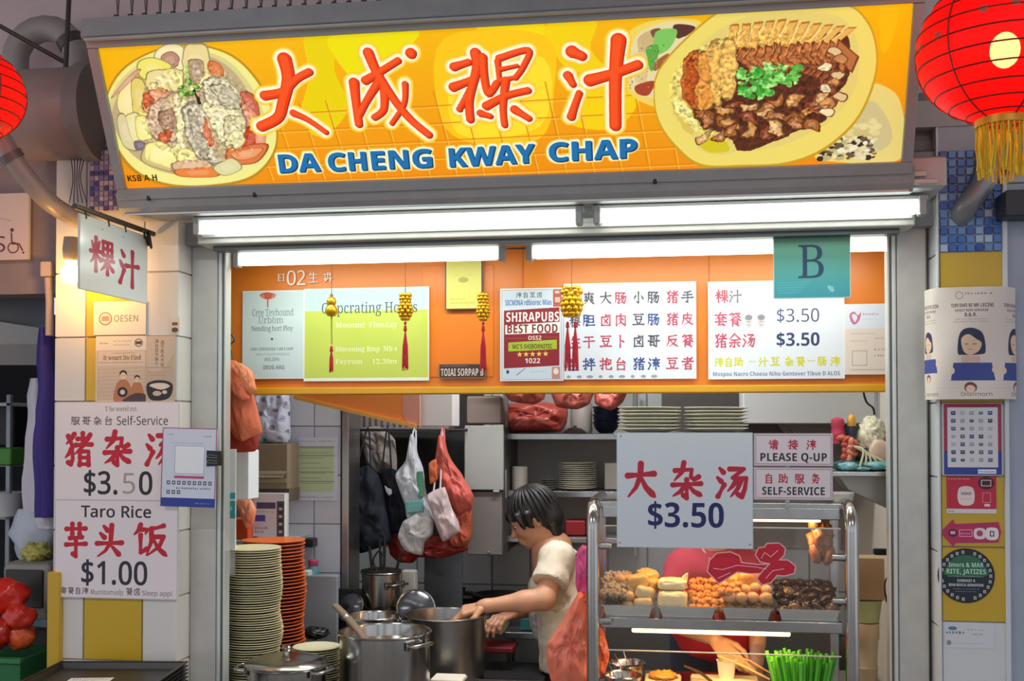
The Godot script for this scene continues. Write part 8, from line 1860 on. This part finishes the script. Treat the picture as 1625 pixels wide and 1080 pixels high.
# ------------------------------------------------------------------ right inner side: ornament shelf, hood, hanging tools
func right_side() -> void:
	var st := steelm(2)
	# steel hood and cladding at the back right
	var hd := thing("exhaust_hood", "dark steel exhaust hood at the back right", "hood", Vector3(0, 0, 0))
	part(hd, "canopy", prism([Vector2(0.549, 2.024), Vector2(0.972, 2.019), Vector2(0.971, 1.755), Vector2(1.098, 1.598), Vector2(0.888, 1.597), Vector2(0.548, 1.65)], 0.35), mat(hx("4a4440"), 0.45, 0.4), Vector3(0, 0, -1.43))
	part(hd, "rim", prism([Vector2(0.956, 1.755), Vector2(0.986, 1.755), Vector2(1.114, 1.603), Vector2(1.078, 1.598)], 0.38), mat(hx("6f6a66"), 0.4, 0.6), Vector3(0, 0, -1.42))
	struct("wall_steel_cladding", "brushed steel cladding at the back right of the kitchen", rbox(0.62, 1.3, 0.02, 0.0), grain(hx("9c9994"), hx("a9a6a0"), 0.45, 0.6, 1.5, 191), Vector3(1.08, 1.75, -1.785))
	part(hd, "duct_cover", rbox(0.5, 0.5, 0.3, 0.004), mat(hx("cfcfcc"), 0.42, 0.1), Vector3(1.12, 1.92, -1.10))
	# ornament shelf
	var ys := 1.513
	var sf := thing("ornament_shelf", "small steel wall shelf at the right end of the opening", "shelf", Vector3(1.215, ys, -0.32))
	part(sf, "board", rbox(0.25, 0.016, 0.24, 0.003), st, Vector3(0.01, -0.008, 0))
	part(sf, "bracket", prism([Vector2(0.115, -0.016), Vector2(-0.08, -0.016), Vector2(-0.05, -0.06), Vector2(0.115, -0.14)], 0.016), mat(hx("a9a49a"), 0.4, 0.4), Vector3(0, 0, 0.06))
	part(sf, "bracket", prism([Vector2(0.115, -0.016), Vector2(-0.08, -0.016), Vector2(-0.05, -0.06), Vector2(0.115, -0.14)], 0.016), mat(hx("a9a49a"), 0.4, 0.4), Vector3(0, 0, -0.08))
	# sea ornament
	var o := Vector3(1.216, 1.518, -0.28)
	var b := Vector3(o.x, ys, -0.28)
	var k := 0.002
	var orn := thing("sea_ornament", "colourful resin ornament of shells, coral and waves on the steel shelf", "ornament", b)
	var pt := func(u: float, v: float, z := 0.0) -> Vector3: return Vector3((u - 1370) * k, (746 - v) * k, z)
	var wave := grain(hx("4f9aa2"), hx("a9d0d2"), 0.25, 0.0, 12.0, 192)
	part(orn, "wave_base", blob(Vector3(0.10, 0.022, 0.06), 0.35, 0.35, 193, 30, 14), mat(hx("2f5f5c"), 0.3), pt.call(1370, 738))
	for q in [[1388, 736, 0.050, 0.016], [1410, 739, 0.034, 0.011], [1344, 738, 0.034, 0.014], [1366, 741, 0.03, 0.009]]: part(orn, "wave_crest", blob(Vector3(q[2], q[3], 0.025), 0.35, 0.3, int(q[0]), 18, 10), wave, pt.call(q[0], q[1], 0.045))
	part(orn, "shell_mound", blob(Vector3(0.044, 0.062, 0.04), 0.35, 0.5, 194, 34, 22), grain(hx("c9bd98"), hx("e6e0cc"), 0.5, 0.0, 20.0, 195), pt.call(1384, 690))
	part(orn, "pale_shell", blob(Vector3(0.036, 0.034, 0.02), 0.12, 0.2, 196, 20, 12, 0.8), mat(hx("d8b8a0"), 0.35), pt.call(1394, 714, 0.035), Vector3(0, 0, -25))
	part(orn, "pink_figure", lathe([Vector2(0, 0), Vector2(0.022, 0.0), Vector2(0.02, 0.02), Vector2(0.024, 0.03), Vector2(0.022, 0.036), Vector2(0.02, 0.055), Vector2(0.023, 0.065), Vector2(0.02, 0.08), Vector2(0.01, 0.086), Vector2(0, 0.087)], 20), mat(hx("b8344e"), 0.4), pt.call(1330, 702))
	var gf := part(orn, "gold_figure", lathe([Vector2(0, 0), Vector2(0.015, 0), Vector2(0.016, 0.02), Vector2(0.014, 0.034), Vector2(0.0, 0.036)], 16), mat(hx("23293a"), 0.4), pt.call(1352, 690))
	part(gf, "gold_head", lathe([Vector2(0, 0.032), Vector2(0.014, 0.034), Vector2(0.015, 0.05), Vector2(0.012, 0.066), Vector2(0.006, 0.072), Vector2(0, 0.073)], 16), mat(hx("c8963c"), 0.35, 0.2))
	for i in 12: part(orn, "coral_lump", blob(Vector3(0.015, 0.010, 0.012), 0.35, 0.3, 600 + i, 14, 9), mat([hx("c8644a"), hx("b8483a"), hx("d8886a")][i % 3], 0.45), pt.call(1334 + (i * 7) % 22, 692 + i * 3.0, 0.03 + 0.004 * (i % 3)), Vector3(0, 0, i * 40.0))
	for i in 7: part(orn, "coral_lump", blob(Vector3(0.014, 0.013, 0.012), 0.35, 0.3, 620 + i, 14, 9), mat([hx("b8463c"), hx("c86a58")][i % 2], 0.45), pt.call(1408 + (i * 5) % 12, 696 + i * 4.5, 0.025))
	for i in 5: part(orn, "branch", tube(curve([pt.call(1352, 706, 0.045), pt.call(1366 + i * 3, 712 + i * 2, 0.055), pt.call(1360 + i * 9, 738 - i * 2, 0.06)], 4), 0.004, 6), mat(hx("cfc3a0"), 0.5))
	part(orn, "dark_cave", blob(Vector3(0.045, 0.028, 0.03), 0.4, 0.4, 198, 18, 10), mat(hx("2a2026"), 0.5), pt.call(1378, 722, 0.022))
	one("white_tub", "small white lidded tub on the right end of the case top", "tub", lathe([Vector2(0, 0), Vector2(0.03, 0), Vector2(0.034, 0.022), Vector2(0.036, 0.024), Vector2(0.036, 0.03), Vector2(0, 0.032)], 22), mat(hx("d9d6ce"), 0.4), Vector3(1.143, 1.404 + 0.012, -0.22))
	# cable
	one("black_cable", "black cable drooping at the top right behind the menu panel", "cable", tube(curve([Vector3(1.252, 2.427, -0.55), Vector3(1.253, 1.916, -0.55), Vector3(1.265, 1.761, -0.55), Vector3(1.296, 1.721, -0.56), Vector3(1.3, 1.677, -0.56)], 5), 0.004, 6), mat(hx("17171a"), 0.5))
	one("steel_conduit", "thin steel conduit upright at the right rear", "conduit", tube([Vector3(1.321, 2.502, -0.6), Vector3(1.314, 1.516, -0.6)], 0.010, 10), st)
	# things in the gap between the case and the right jamb
	var px := 1.27
	var shelfy := 0.70
	struct("counter_corner", "low counter in the right corner behind the case", rbox(0.30, 0.70, 0.5, 0.004), mat(hx("6b6259"), 0.5), Vector3(1.22, 0.35, -0.80))
	one("cup_sleeve", "tall sleeve of cream paper cups in the right corner", "cups", lathe([Vector2(0, 0), Vector2(0.036, 0), Vector2(0.040, 0.10), Vector2(0.042, 0.102), Vector2(0.038, 0.11), Vector2(0.042, 0.20), Vector2(0.046, 0.205), Vector2(0.046, 0.26), Vector2(0, 0.262)], 26), mat(hx("d0bd9c"), 0.5), Vector3(1.275, 0.702, -0.62))
	one("green_tub", "pale green tub standing on the cup sleeve", "tub", lathe([Vector2(0, 0), Vector2(0.044, 0), Vector2(0.055, 0.075), Vector2(0.058, 0.078), Vector2(0, 0.078)], 26), mat(hx("b2bc86"), 0.45), Vector3(1.276, 0.966, -0.62))
	one("brown_carton", "brown carton on top of the pale green tub", "box", rbox(0.11, 0.15, 0.1, 0.004), mat(hx("a88a66"), 0.7), Vector3(1.277, 1.122, -0.62))
	var sq := thing("floor_squeegee", "black-headed squeegee and scoop hanging by the right jamb", "squeegee", Vector3(1.276, 1.253, -0.25))
	part(sq, "head", rbox(0.07, 0.02, 0.03, 0.004), mat(hx("18181b"), 0.4), Vector3(0, 0.0, 0))
	part(sq, "blade", prism([Vector2(0.02, -0.02), Vector2(0.034, -0.03), Vector2(0.034, 0.06), Vector2(0.02, 0.02)], 0.02), mat(hx("18181b"), 0.4))
	part(sq, "cord", tube(curve([Vector3(0.026, -0.02, 0), Vector3(0.02, -0.06, 0.002), Vector3(0.0, -0.10, 0), Vector3(0.004, -0.16, 0)], 5), 0.0028, 6), mat(hx("2a2a2c"), 0.4))
	part(sq, "scoop", prism([Vector2(0.0, -0.14), Vector2(0.032, -0.14), Vector2(0.032, -0.22), Vector2(0.018, -0.222)], 0.02), mat(hx("1c1c1f"), 0.4))
	part(sq, "clip_ring", tube(curve([Vector3(0.01, -0.055, 0.01), Vector3(0.022, -0.062, 0.014), Vector3(0.03, -0.055, 0.01), Vector3(0.02, -0.05, 0.012)], 4), 0.003, 6), mat(hx("a9a297"), 0.3, 0.8))

# ------------------------------------------------------------------ people: joined tapered limbs meshed as one skin
# a bone is [from, to, radius, radius] or [centre, Vector3 radii, Basis]; a cut is [point, direction, reach]
func skin(mb: MB, bones: Array, cell: float, k: float, cuts := [], crease := 0.0) -> void:
	var lo := Vector3.ONE * 1e6; var hi := -lo
	for b in bones:
		if b.size() == 3:
			var m: float = maxf(b[1].x, maxf(b[1].y, b[1].z))
			lo = lo.min(b[0] - Vector3.ONE * m); hi = hi.max(b[0] + Vector3.ONE * m)
		else:
			for e in 2: lo = lo.min(b[e] - Vector3.ONE * b[2 + e]); hi = hi.max(b[e] + Vector3.ONE * b[2 + e])
	lo -= Vector3.ONE * cell * 3.0; hi += Vector3.ONE * cell * 3.0
	var nx := int((hi.x - lo.x) / cell) + 1; var ny := int((hi.y - lo.y) / cell) + 1; var nz := int((hi.z - lo.z) / cell) + 1
	var f := PackedFloat32Array(); f.resize(nx * ny * nz); f.fill(1.0)
	for b in bones:
		var a0: Vector3; var a1: Vector3
		var ell: bool = b.size() == 3
		var pad := k * 2.0 + cell * 2.0
		if ell:
			var m: float = maxf(b[1].x, maxf(b[1].y, b[1].z)) + pad
			a0 = b[0] - Vector3.ONE * m; a1 = b[0] + Vector3.ONE * m
		else:
			var r := maxf(b[2], b[3]) + pad
			a0 = b[0].min(b[1]) - Vector3.ONE * r; a1 = b[0].max(b[1]) + Vector3.ONE * r
		var i0 := maxi(0, int((a0.x - lo.x) / cell)); var i1 := mini(nx - 1, int((a1.x - lo.x) / cell) + 1)
		var j0 := maxi(0, int((a0.y - lo.y) / cell)); var j1 := mini(ny - 1, int((a1.y - lo.y) / cell) + 1)
		var k0 := maxi(0, int((a0.z - lo.z) / cell)); var k1 := mini(nz - 1, int((a1.z - lo.z) / cell) + 1)
		var A: Vector3 = b[0]
		var ab := Vector3.ZERO; var l2 := 1.0; var inv := Basis()
		var mn := 1.0
		if ell: inv = (b[2] as Basis).inverse(); mn = minf(b[1].x, minf(b[1].y, b[1].z))
		else: ab = b[1] - b[0]; l2 = maxf(ab.length_squared(), 1e-9)
		for kk in range(k0, k1 + 1):
			for j in range(j0, j1 + 1):
				for i in range(i0, i1 + 1):
					var p := lo + Vector3(i, j, kk) * cell
					var d: float
					if ell:
						var q: Vector3 = inv * (p - A)
						var s := Vector3(q.x / b[1].x, q.y / b[1].y, q.z / b[1].z).length()
						d = (s - 1.0) * mn if s > 0.4 else -mn * 0.6
					else:
						var t := clampf((p - A).dot(ab) / l2, 0.0, 1.0)
						d = (p - A - ab * t).length() - lerpf(b[2], b[3], t)
					var id := (kk * ny + j) * nx + i
					var o := f[id]
					var h := maxf(k - absf(o - d), 0.0) / k
					f[id] = minf(o, d) - h * h * k * 0.25
	for c in cuts:
		for kk in nz:
			for j in ny:
				for i in nx:
					var p := lo + Vector3(i, j, kk) * cell
					if p.distance_to(c[0]) < c[2]:
						var id := (kk * ny + j) * nx + i
						f[id] = maxf(f[id], (p - c[0]).dot(c[1]))
	# one vertex in each crossed cell, one quad round each crossed edge
	var vid := {}
	var vs := PackedVector3Array(); var ns := PackedVector3Array()
	var sx := 1; var sy := nx; var sz := nx * ny
	for kk in nz - 1:
		for j in ny - 1:
			for i in nx - 1:
				var id := (kk * ny + j) * nx + i
				var v := [f[id], f[id + sx], f[id + sy], f[id + sx + sy], f[id + sz], f[id + sx + sz], f[id + sy + sz], f[id + sx + sy + sz]]
				var neg := 0
				for q in 8: neg += 1 if v[q] < 0.0 else 0
				if neg == 0 or neg == 8: continue
				var sum := Vector3.ZERO; var n := 0
				for e in [[0, 1], [2, 3], [4, 5], [6, 7], [0, 2], [1, 3], [4, 6], [5, 7], [0, 4], [1, 5], [2, 6], [3, 7]]:
					var va: float = v[e[0]]; var vb: float = v[e[1]]
					if (va < 0.0) != (vb < 0.0):
						var t := va / (va - vb)
						var pa := Vector3(e[0] & 1, (e[0] >> 1) & 1, e[0] >> 2); var pb := Vector3(e[1] & 1, (e[1] >> 1) & 1, e[1] >> 2)
						sum += pa.lerp(pb, t); n += 1
				vid[id] = vs.size()
				vs.append(lo + (Vector3(i, j, kk) + sum / n) * cell)
				ns.append(Vector3(v[1] + v[3] + v[5] + v[7] - v[0] - v[2] - v[4] - v[6], v[2] + v[3] + v[6] + v[7] - v[0] - v[1] - v[4] - v[5], v[4] + v[5] + v[6] + v[7] - v[0] - v[1] - v[2] - v[3]).normalized())
	if crease > 0.0: # folds of cloth
		var fn := noise(77, 1.0)
		for i in vs.size():
			var p := vs[i]
			var w := 1.0 - 2.0 * absf(fn.get_noise_3d(p.x * 11.0 + p.y * 7.0, p.y * 5.0 - p.x * 4.0, p.z * 8.0))
			vs[i] = p + ns[i] * crease * (w - 0.5)
			ns[i] = (ns[i] + Vector3(fn.get_noise_3d(p.x * 26.0 + p.y * 16.0, p.y * 10.0, p.z * 16.0), fn.get_noise_3d(p.x * 16.0, p.y * 20.0 + 9.0, p.z * 16.0), 0.0) * 0.35).normalized()
	for kk in range(1, nz - 1):
		for j in range(1, ny - 1):
			for i in range(1, nx - 1):
				var id := (kk * ny + j) * nx + i
				for ax in 3:
					var st: int = [sx, sy, sz][ax]
					if (f[id] < 0.0) == (f[id + st] < 0.0): continue
					var s1: int = [sy, sz, sx][ax]; var s2: int = [sz, sx, sy][ax]
					var q := [vid.get(id, -1), vid.get(id - s1, -1), vid.get(id - s1 - s2, -1), vid.get(id - s2, -1)]
					if q.has(-1): continue
					mb.tri(vs[q[0]], vs[q[1]], vs[q[2]], ns[q[0]], ns[q[1]], ns[q[2]]); mb.tri(vs[q[0]], vs[q[2]], vs[q[3]], ns[q[0]], ns[q[2]], ns[q[3]])

# head: centre h, forward ff, up uu, side ss (towards the nearer ear)
func head_bones(h: Vector3, ff: Vector3, uu: Vector3, ss: Vector3) -> Array:
	var at := func(a: float, b: float, c: float) -> Vector3: return h + ff * a + uu * b + ss * c
	var B := Basis(ff, uu, ss)
	var l := [[h + uu * 0.012, Vector3(0.092, 0.098, 0.074), B], [at.call(0.03, -0.05, 0.0), Vector3(0.058, 0.062, 0.056), B], [at.call(0.058, -0.094, 0.0), at.call(0.05, -0.088, 0.0), 0.026, 0.03], [at.call(0.092, -0.018, 0.0), at.call(0.108, -0.042, 0.0), 0.008, 0.012],
		[at.call(0.084, -0.066, -0.014), at.call(0.084, -0.066, 0.014), 0.010, 0.010], [at.call(0.083, -0.078, -0.011), at.call(0.083, -0.078, 0.011), 0.010, 0.010], [at.call(0.082, 0.006, -0.03), at.call(0.082, 0.006, 0.03), 0.012, 0.012]]
	for s in [-1.0, 1.0]:
		l.append([at.call(-0.002, -0.012, s * 0.072), at.call(-0.006, -0.036, s * 0.070), 0.013, 0.008])
		l.append([at.call(0.06, -0.035, s * 0.036), Vector3(0.028, 0.026, 0.026), B])
	return l

# hand: wrist w, direction d along the palm, n out of the back of the hand, s towards the thumb; curl in degrees per joint
func hand_bones(w: Vector3, d: Vector3, n: Vector3, s: Vector3, curl: float, k := 1.0) -> Array:
	var l := []
	for i in 4:
		var o: float = (0.029 - i * 0.0195) * k
		l.append([w + s * o * 0.55 + d * 0.01 * k, w + d * 0.085 * k + s * o, 0.014 * k, 0.011 * k])
		var base: Vector3 = w + d * (0.088 - absf(i - 1) * 0.004) * k + s * o
		var dir := d
		var lens: Array = [[0.040, 0.024, 0.020], [0.044, 0.028, 0.021], [0.041, 0.026, 0.020], [0.032, 0.019, 0.017]][i]
		var ang := deg_to_rad(curl * (0.8 + 0.12 * i))
		for q in 3:
			dir = dir.rotated(s, ang if s.cross(d).dot(n) < 0.0 else -ang)
			var e: Vector3 = base + dir * lens[q] * k
			l.append([base, e, [0.0098, 0.0088, 0.0078][q] * k, [0.0088, 0.0078, 0.0066][q] * k])
			base = e
	var t0: Vector3 = w + d * 0.022 * k + s * 0.026 * k
	var t1: Vector3 = t0 + (d * 0.55 + s * 0.75 - n * 0.35).normalized() * 0.040 * k
	var t2: Vector3 = t1 + (d * 0.85 + s * 0.25 - n * 0.45).normalized() * 0.032 * k
	var t3: Vector3 = t2 + (d * 0.9 - s * 0.1 - n * 0.45).normalized() * 0.024 * k
	l.append([t0, t1, 0.015 * k, 0.011 * k]); l.append([t1, t2, 0.0105 * k, 0.0095 * k]); l.append([t2, t3, 0.0095 * k, 0.0075 * k])
	return l

func face_parts(p: Node, h: Vector3, ff: Vector3, uu: Vector3, ss: Vector3) -> void:
	for s in [-1.0, 1.0]:
		var e: Vector3 = h + ff * 0.080 - uu * 0.012 + ss * 0.031 * s
		part(p, "eye", blob(Vector3(0.011, 0.008, 0.012), 0.0, 1.0, 1, 12, 8), mat(hx("e6dfd6"), 0.2), e)
		part(p, "pupil", blob(Vector3(0.006, 0.006, 0.006), 0.0, 1.0, 1, 10, 6), mat(hx("1c1412"), 0.2), e + ff * 0.008 - uu * 0.002)
		part(p, "eyebrow", tube([h + ff * 0.089 + uu * 0.012 + ss * 0.018 * s, h + ff * 0.088 + uu * 0.016 + ss * 0.034 * s, h + ff * 0.076 + uu * 0.012 + ss * 0.047 * s], 0.0035, 6), mat(hx("231c1a"), 0.8))
	part(p, "lips", tube([h + ff * 0.085 - uu * 0.071 - ss * 0.02, h + ff * 0.094 - uu * 0.071, h + ff * 0.085 - uu * 0.071 + ss * 0.02], [0.003, 0.006, 0.003], 8), mat(hx("a8645a"), 0.45))

func cook() -> void:
	var t := thing("person", "cook in a cream T-shirt bending over the dull steel pot", "person", Vector3(0.158, 0, -1.0))
	var o := Vector3(-0.158, 0, 1.0)
	var sk := mat(hx("c68e6c"), 0.5)
	sk.subsurf_scatter_enabled = true; sk.subsurf_scatter_strength = 0.08
	var h := Vector3(0.035, 1.296, -1)
	var ff := Vector3(-0.90, -0.40, 0.12).normalized(); var ss := Vector3(0.12, 0, 1).normalized(); ss = (ss - ff * ss.dot(ff)).normalized(); var uu := ss.cross(ff).normalized()
	if uu.y < 0.0: uu = -uu
	var body := MB.new()
	var nb := Vector3(0.107, 1.157, -1.02)
	var sh := Vector3(0.145, 1.139, -0.87); var el := Vector3(0.107, 0.995, -0.77); var wr := Vector3(-0.12, 0.967, -0.745)
	var sh2 := Vector3(0.106, 1.088, -1.17); var el2 := Vector3(0.038, 0.903, -1.16); var wr2 := Vector3(-0.053, 0.89, -1.03)
	var hip := Vector3(0.163, 0.703, -1)
	var bones := head_bones(h, ff, uu, ss)
	skin(body, bones + [[h - ff * 0.025 - uu * 0.05, nb, 0.05, 0.058]], 0.006, 0.018)
	skin(body, [[nb - Vector3(0.01, -0.02, 0), nb, 0.055, 0.06], [nb, hip, 0.085, 0.085], [sh, el, 0.045, 0.040], [el, el.lerp(wr, 0.35), 0.041, 0.040], [el.lerp(wr, 0.3), wr, 0.040, 0.025], [wr, wr + (wr - el).normalized() * 0.02, 0.025, 0.022], [sh2, el2, 0.043, 0.038], [el2, wr2, 0.038, 0.024], [nb, sh, 0.05, 0.045], [nb, sh2, 0.05, 0.045]], 0.010, 0.02)
	var d := (wr - el).normalized()
	var hn := Vector3(-0.1, 0.95, 0.3).normalized(); hn = (hn - d * hn.dot(d)).normalized()
	skin(body, hand_bones(wr, (d + Vector3(0, -0.12, 0)).normalized(), hn, hn.cross(d).normalized() * (1.0 if hn.cross(d).z > 0.0 else -1.0), 32.0), 0.0038, 0.007)
	var d2 := (wr2 - el2).normalized()
	skin(body, hand_bones(wr2, d2, Vector3(0, 1, 0), Vector3(-d2.z, 0, d2.x).normalized(), 28.0), 0.0042, 0.007)
	part(t, "body", body.done(), sk, o)
	face_parts(t, h + o, ff, uu, ss)
	# short black hair
	var hair := MB.new()
	var B := Basis(ff, uu, ss)
	skin(hair, [[h + uu * 0.022 - ff * 0.008, Vector3(0.101, 0.103, 0.084), B], [h - ff * 0.06 - uu * 0.02, Vector3(0.058, 0.075, 0.076), B], [h - ff * 0.055 - uu * 0.075, Vector3(0.036, 0.05, 0.055), B], [h + ff * 0.085 + uu * 0.045 + ss * 0.02, h + ff * 0.098 + uu * 0.005 + ss * 0.038, 0.018, 0.008], [h + ff * 0.09 + uu * 0.045 - ss * 0.015, h + ff * 0.105 + uu * 0.002 - ss * 0.01, 0.018, 0.008], [h + ff * 0.06 + uu * 0.03 + ss * 0.07, h + ff * 0.052 - uu * 0.025 + ss * 0.077, 0.015, 0.006], [h + ff * 0.02 + ss * 0.082 + uu * 0.02, h + ff * 0.025 - uu * 0.03 + ss * 0.078, 0.014, 0.006]], 0.006, 0.012, [[h + ff * 0.062 - uu * 0.02, (ff * 0.82 - uu * 0.50).normalized(), 0.062], [h + ff * 0.03 - uu * 0.04, (ff * 0.75 - uu * 0.6).normalized(), 0.075]], 0.006)
	part(t, "hair", hair.done(), grain(hx("14110f"), hx("2a2522"), 0.45, 0.0, 40.0, 301), o)
	for i in 44:
		var a := TAU * (i + 0.5) / 44.0
		var fr := cos(a)
		var end := 1.62 if fr > 0.55 else (1.85 if fr > -0.2 else 2.35)
		var lk := []
		for q in 7:
			var th := 0.15 + (end + 0.12 * sin(i * 4.7)) * q / 6.0
			var dd := ff * cos(a + 0.12 * sin(i * 2.1) * q / 6.0) * 0.105 + ss * sin(a + 0.12 * sin(i * 2.1) * q / 6.0) * 0.088
			lk.append(h + uu * 0.020 - ff * 0.010 + dd * sin(minf(th, 2.2)) + uu * 0.108 * cos(th) + o)
		part(t, "hair_lock", tube(lk, [0.003, 0.006, 0.007, 0.007, 0.006, 0.005, 0.0015], 6), grain(hx("14110f"), hx("2a2522"), 0.45, 0.0, 40.0, 301))
	# shirt
	var cloth_ := MB.new()
	var lowf := Vector3(0.107, 0.721, -0.93); var lowb := Vector3(0.233, 0.735, -0.93)
	skin(cloth_, [[Vector3(0.137, 1.126, -0.94), Vector3(0.15, 0.947, -0.93), 0.075, 0.088], [Vector3(0.15, 0.947, -0.93), Vector3(0.16, 0.717, -0.93), 0.088, 0.094], [Vector3(0.119, 1.102, -1.1), Vector3(0.132, 0.92, -1.1), 0.075, 0.088], [Vector3(0.132, 0.92, -1.1), Vector3(0.142, 0.681, -1.1), 0.088, 0.094], [sh + Vector3(0, 0.0, 0.0), sh2, 0.062, 0.062], [nb + Vector3(0.004, -0.012, 0.0), Vector3(0.143, 1.086, -1.02), 0.068, 0.09],
		[sh, sh.lerp(el, 0.85), 0.064, 0.075], [sh2, sh2.lerp(el2, 0.7), 0.060, 0.07], [Vector3(0.074, 1.011, -1), Vector3(0.089, 0.871, -1), 0.06, 0.07], [Vector3(0.184, 1.089, -1), Vector3(0.202, 0.836, -1), 0.06, 0.06]], 0.009, 0.03,
		[[sh.lerp(el, 0.62), (el - sh).normalized() + Vector3(0, 0, 0), 0.115], [sh2.lerp(el2, 0.6), (el2 - sh2).normalized(), 0.10], [Vector3(0.158, 0.692, -1), Vector3(0.02, -1, 0).normalized(), 0.5], [nb + Vector3(-0.012, 0.022, 0), (Vector3(-0.55, 0.8, 0)).normalized(), 0.085]], 0.006)
	part(t, "t_shirt", cloth_.done(), grain(hx("d9c9ae"), hx("e2d4bc"), 0.85, 0.0, 5.0, 302), o)
	# trousers and shoes
	var tr := MB.new()
	skin(tr, [[Vector3(0.164, 0.735, -0.94), Vector3(0.157, 0.46, -0.93), 0.088, 0.062], [Vector3(0.157, 0.46, -0.93), Vector3(0.157 + 0.02, 0.09, -0.93), 0.06, 0.048], [Vector3(0.149, 0.704, -1.09), Vector3(0.141, 0.46, -1.09), 0.088, 0.062], [Vector3(0.141, 0.46, -1.09), Vector3(0.141 + 0.02, 0.09, -1.09), 0.06, 0.048]], 0.014, 0.03)
	part(t, "trousers", tr.done(), mat(hx("26222a"), 0.8), o)
	for z in [-0.93, -1.09]: part(t, "shoe", blob(Vector3(0.12, 0.045, 0.045), 0.05, 0.2, 303, 20, 12), mat(hx("2a2826"), 0.6), Vector3(0.15 - 0.03, 0.045, z) + o)
	part(t, "apron", pillow([Vector2(0.025, 0.961), Vector2(0.05, 0.974), Vector2(0.071, 0.887), Vector2(0.076, 0.815), Vector2(0.055, 0.805), Vector2(0.035, 0.849)], -0.93, 0.03, 0.004, 304), grain(hx("6a6068"), hx("d8d0cc"), 0.8, 0.0, 22.0, 305), o)

func server() -> void:
	var t := thing("person", "server in a red shirt behind the display case, reaching with tongs", "person", Vector3(0.74, 0, -0.74))
	var o := Vector3(-0.74, 0, 0.74)
	var cx := 0.746
	var h := Vector3(0.754, 1.357, -0.68)
	var ff := Vector3(0.05, -0.45, 0.9).normalized(); var ss := Vector3(1, 0, -0.05); ss = (ss - ff * ss.dot(ff)).normalized(); var uu := ff.cross(ss).normalized()
	if uu.y < 0.0: uu = -uu
	var sk := mat(hx("cf9a76"), 0.5)
	var nb := Vector3(0.751, 1.212, -0.74)
	var sh := Vector3(0.634, 1.125, -0.74); var el := Vector3(0.574, 0.949, -0.62); var wr := Vector3(0.74, 0.938, -0.36)
	var sh2 := Vector3(0.866, 1.129, -0.74); var el2 := Vector3(0.908, 0.944, -0.7); var wr2 := Vector3(0.89, 0.796, -0.58)
	var body := MB.new()
	skin(body, head_bones(h, ff, uu, ss) + [[h - ff * 0.025 - uu * 0.05, nb, 0.05, 0.056]], 0.007, 0.018)
	skin(body, [[nb, Vector3(cx, 0.95, -0.76), 0.06, 0.085], [nb, sh, 0.05, 0.045], [nb, sh2, 0.05, 0.045], [sh, el, 0.046, 0.038], [el, wr, 0.036, 0.025], [sh2, el2, 0.046, 0.038], [el2, wr2, 0.036, 0.025]], 0.011, 0.02)
	var d := (wr - el).normalized()
	skin(body, hand_bones(wr, (d + Vector3(0.25, -0.75, 0.1)).normalized(), Vector3(-0.2, 0.55, 0.8).normalized(), Vector3(0.85, 0.25, 0.3).normalized(), 22.0, 0.95), 0.004, 0.007)
	skin(body, hand_bones(wr2, (wr2 - el2).normalized(), Vector3(0.6, 0, 0.8), Vector3(-0.8, 0, 0.6), 24.0, 0.95), 0.0045, 0.007)
	part(t, "body", body.done(), sk, o)
	face_parts(t, h + o, ff, uu, ss)
	var hair := MB.new()
	var B := Basis(ff, uu, ss)
	skin(hair, [[h + uu * 0.022 - ff * 0.012, Vector3(0.104, 0.104, 0.088), B], [h - ff * 0.05 - uu * 0.05, Vector3(0.05, 0.07, 0.072), B]], 0.008, 0.015, [[h + ff * 0.055 - uu * 0.02, (ff * 0.85 - uu * 0.45).normalized(), 0.09]])
	part(t, "hair", hair.done(), mat(hx("1d1816"), 0.5), o)
	var sm := MB.new()
	skin(sm, [[Vector3(cx - 0.06, nb.y - 0.09, -0.74), Vector3(cx - 0.055, 0.86, -0.76), 0.10, 0.105], [Vector3(cx + 0.06, nb.y - 0.09, -0.74), Vector3(cx + 0.055, 0.86, -0.76), 0.10, 0.105], [sh, sh2, 0.066, 0.066], [nb + Vector3(0, -0.02, 0), nb + Vector3(0, -0.09, 0.01), 0.07, 0.1], [sh, sh.lerp(el, 0.8), 0.062, 0.068], [sh2, sh2.lerp(el2, 0.8), 0.062, 0.068]], 0.011, 0.03, [[sh.lerp(el, 0.62), (el - sh).normalized(), 0.10], [sh2.lerp(el2, 0.62), (el2 - sh2).normalized(), 0.10], [nb + Vector3(0, 0.012, 0.02), Vector3(0, 0.85, 0.5).normalized(), 0.085]])
	part(t, "red_shirt", sm.done(), grain(hx("a81c30"), hx("b8263a"), 0.8, 0.0, 5.0, 311), o)
	part(t, "lanyard", tube([nb + Vector3(-0.05, 0.0, 0.05), Vector3(cx, nb.y - 0.06, -0.635), Vector3(cx + 0.004, nb.y - 0.10, -0.622)], 0.004, 6), mat(hx("c9b49a"), 0.5), o)
	var tr := MB.new()
	skin(tr, [[Vector3(cx - 0.07, 0.86, -0.76), Vector3(cx - 0.08, 0.09, -0.76), 0.095, 0.05], [Vector3(cx + 0.07, 0.86, -0.76), Vector3(cx + 0.08, 0.09, -0.76), 0.095, 0.05]], 0.016, 0.03)
	part(t, "trousers", tr.done(), mat(hx("2c3044"), 0.8), o)
	for x in [-0.08, 0.08]: part(t, "shoe", blob(Vector3(0.045, 0.045, 0.12), 0.05, 0.2, 312, 20, 12), mat(hx("2a2826"), 0.6), Vector3(cx + x, 0.045, -0.73) + o)
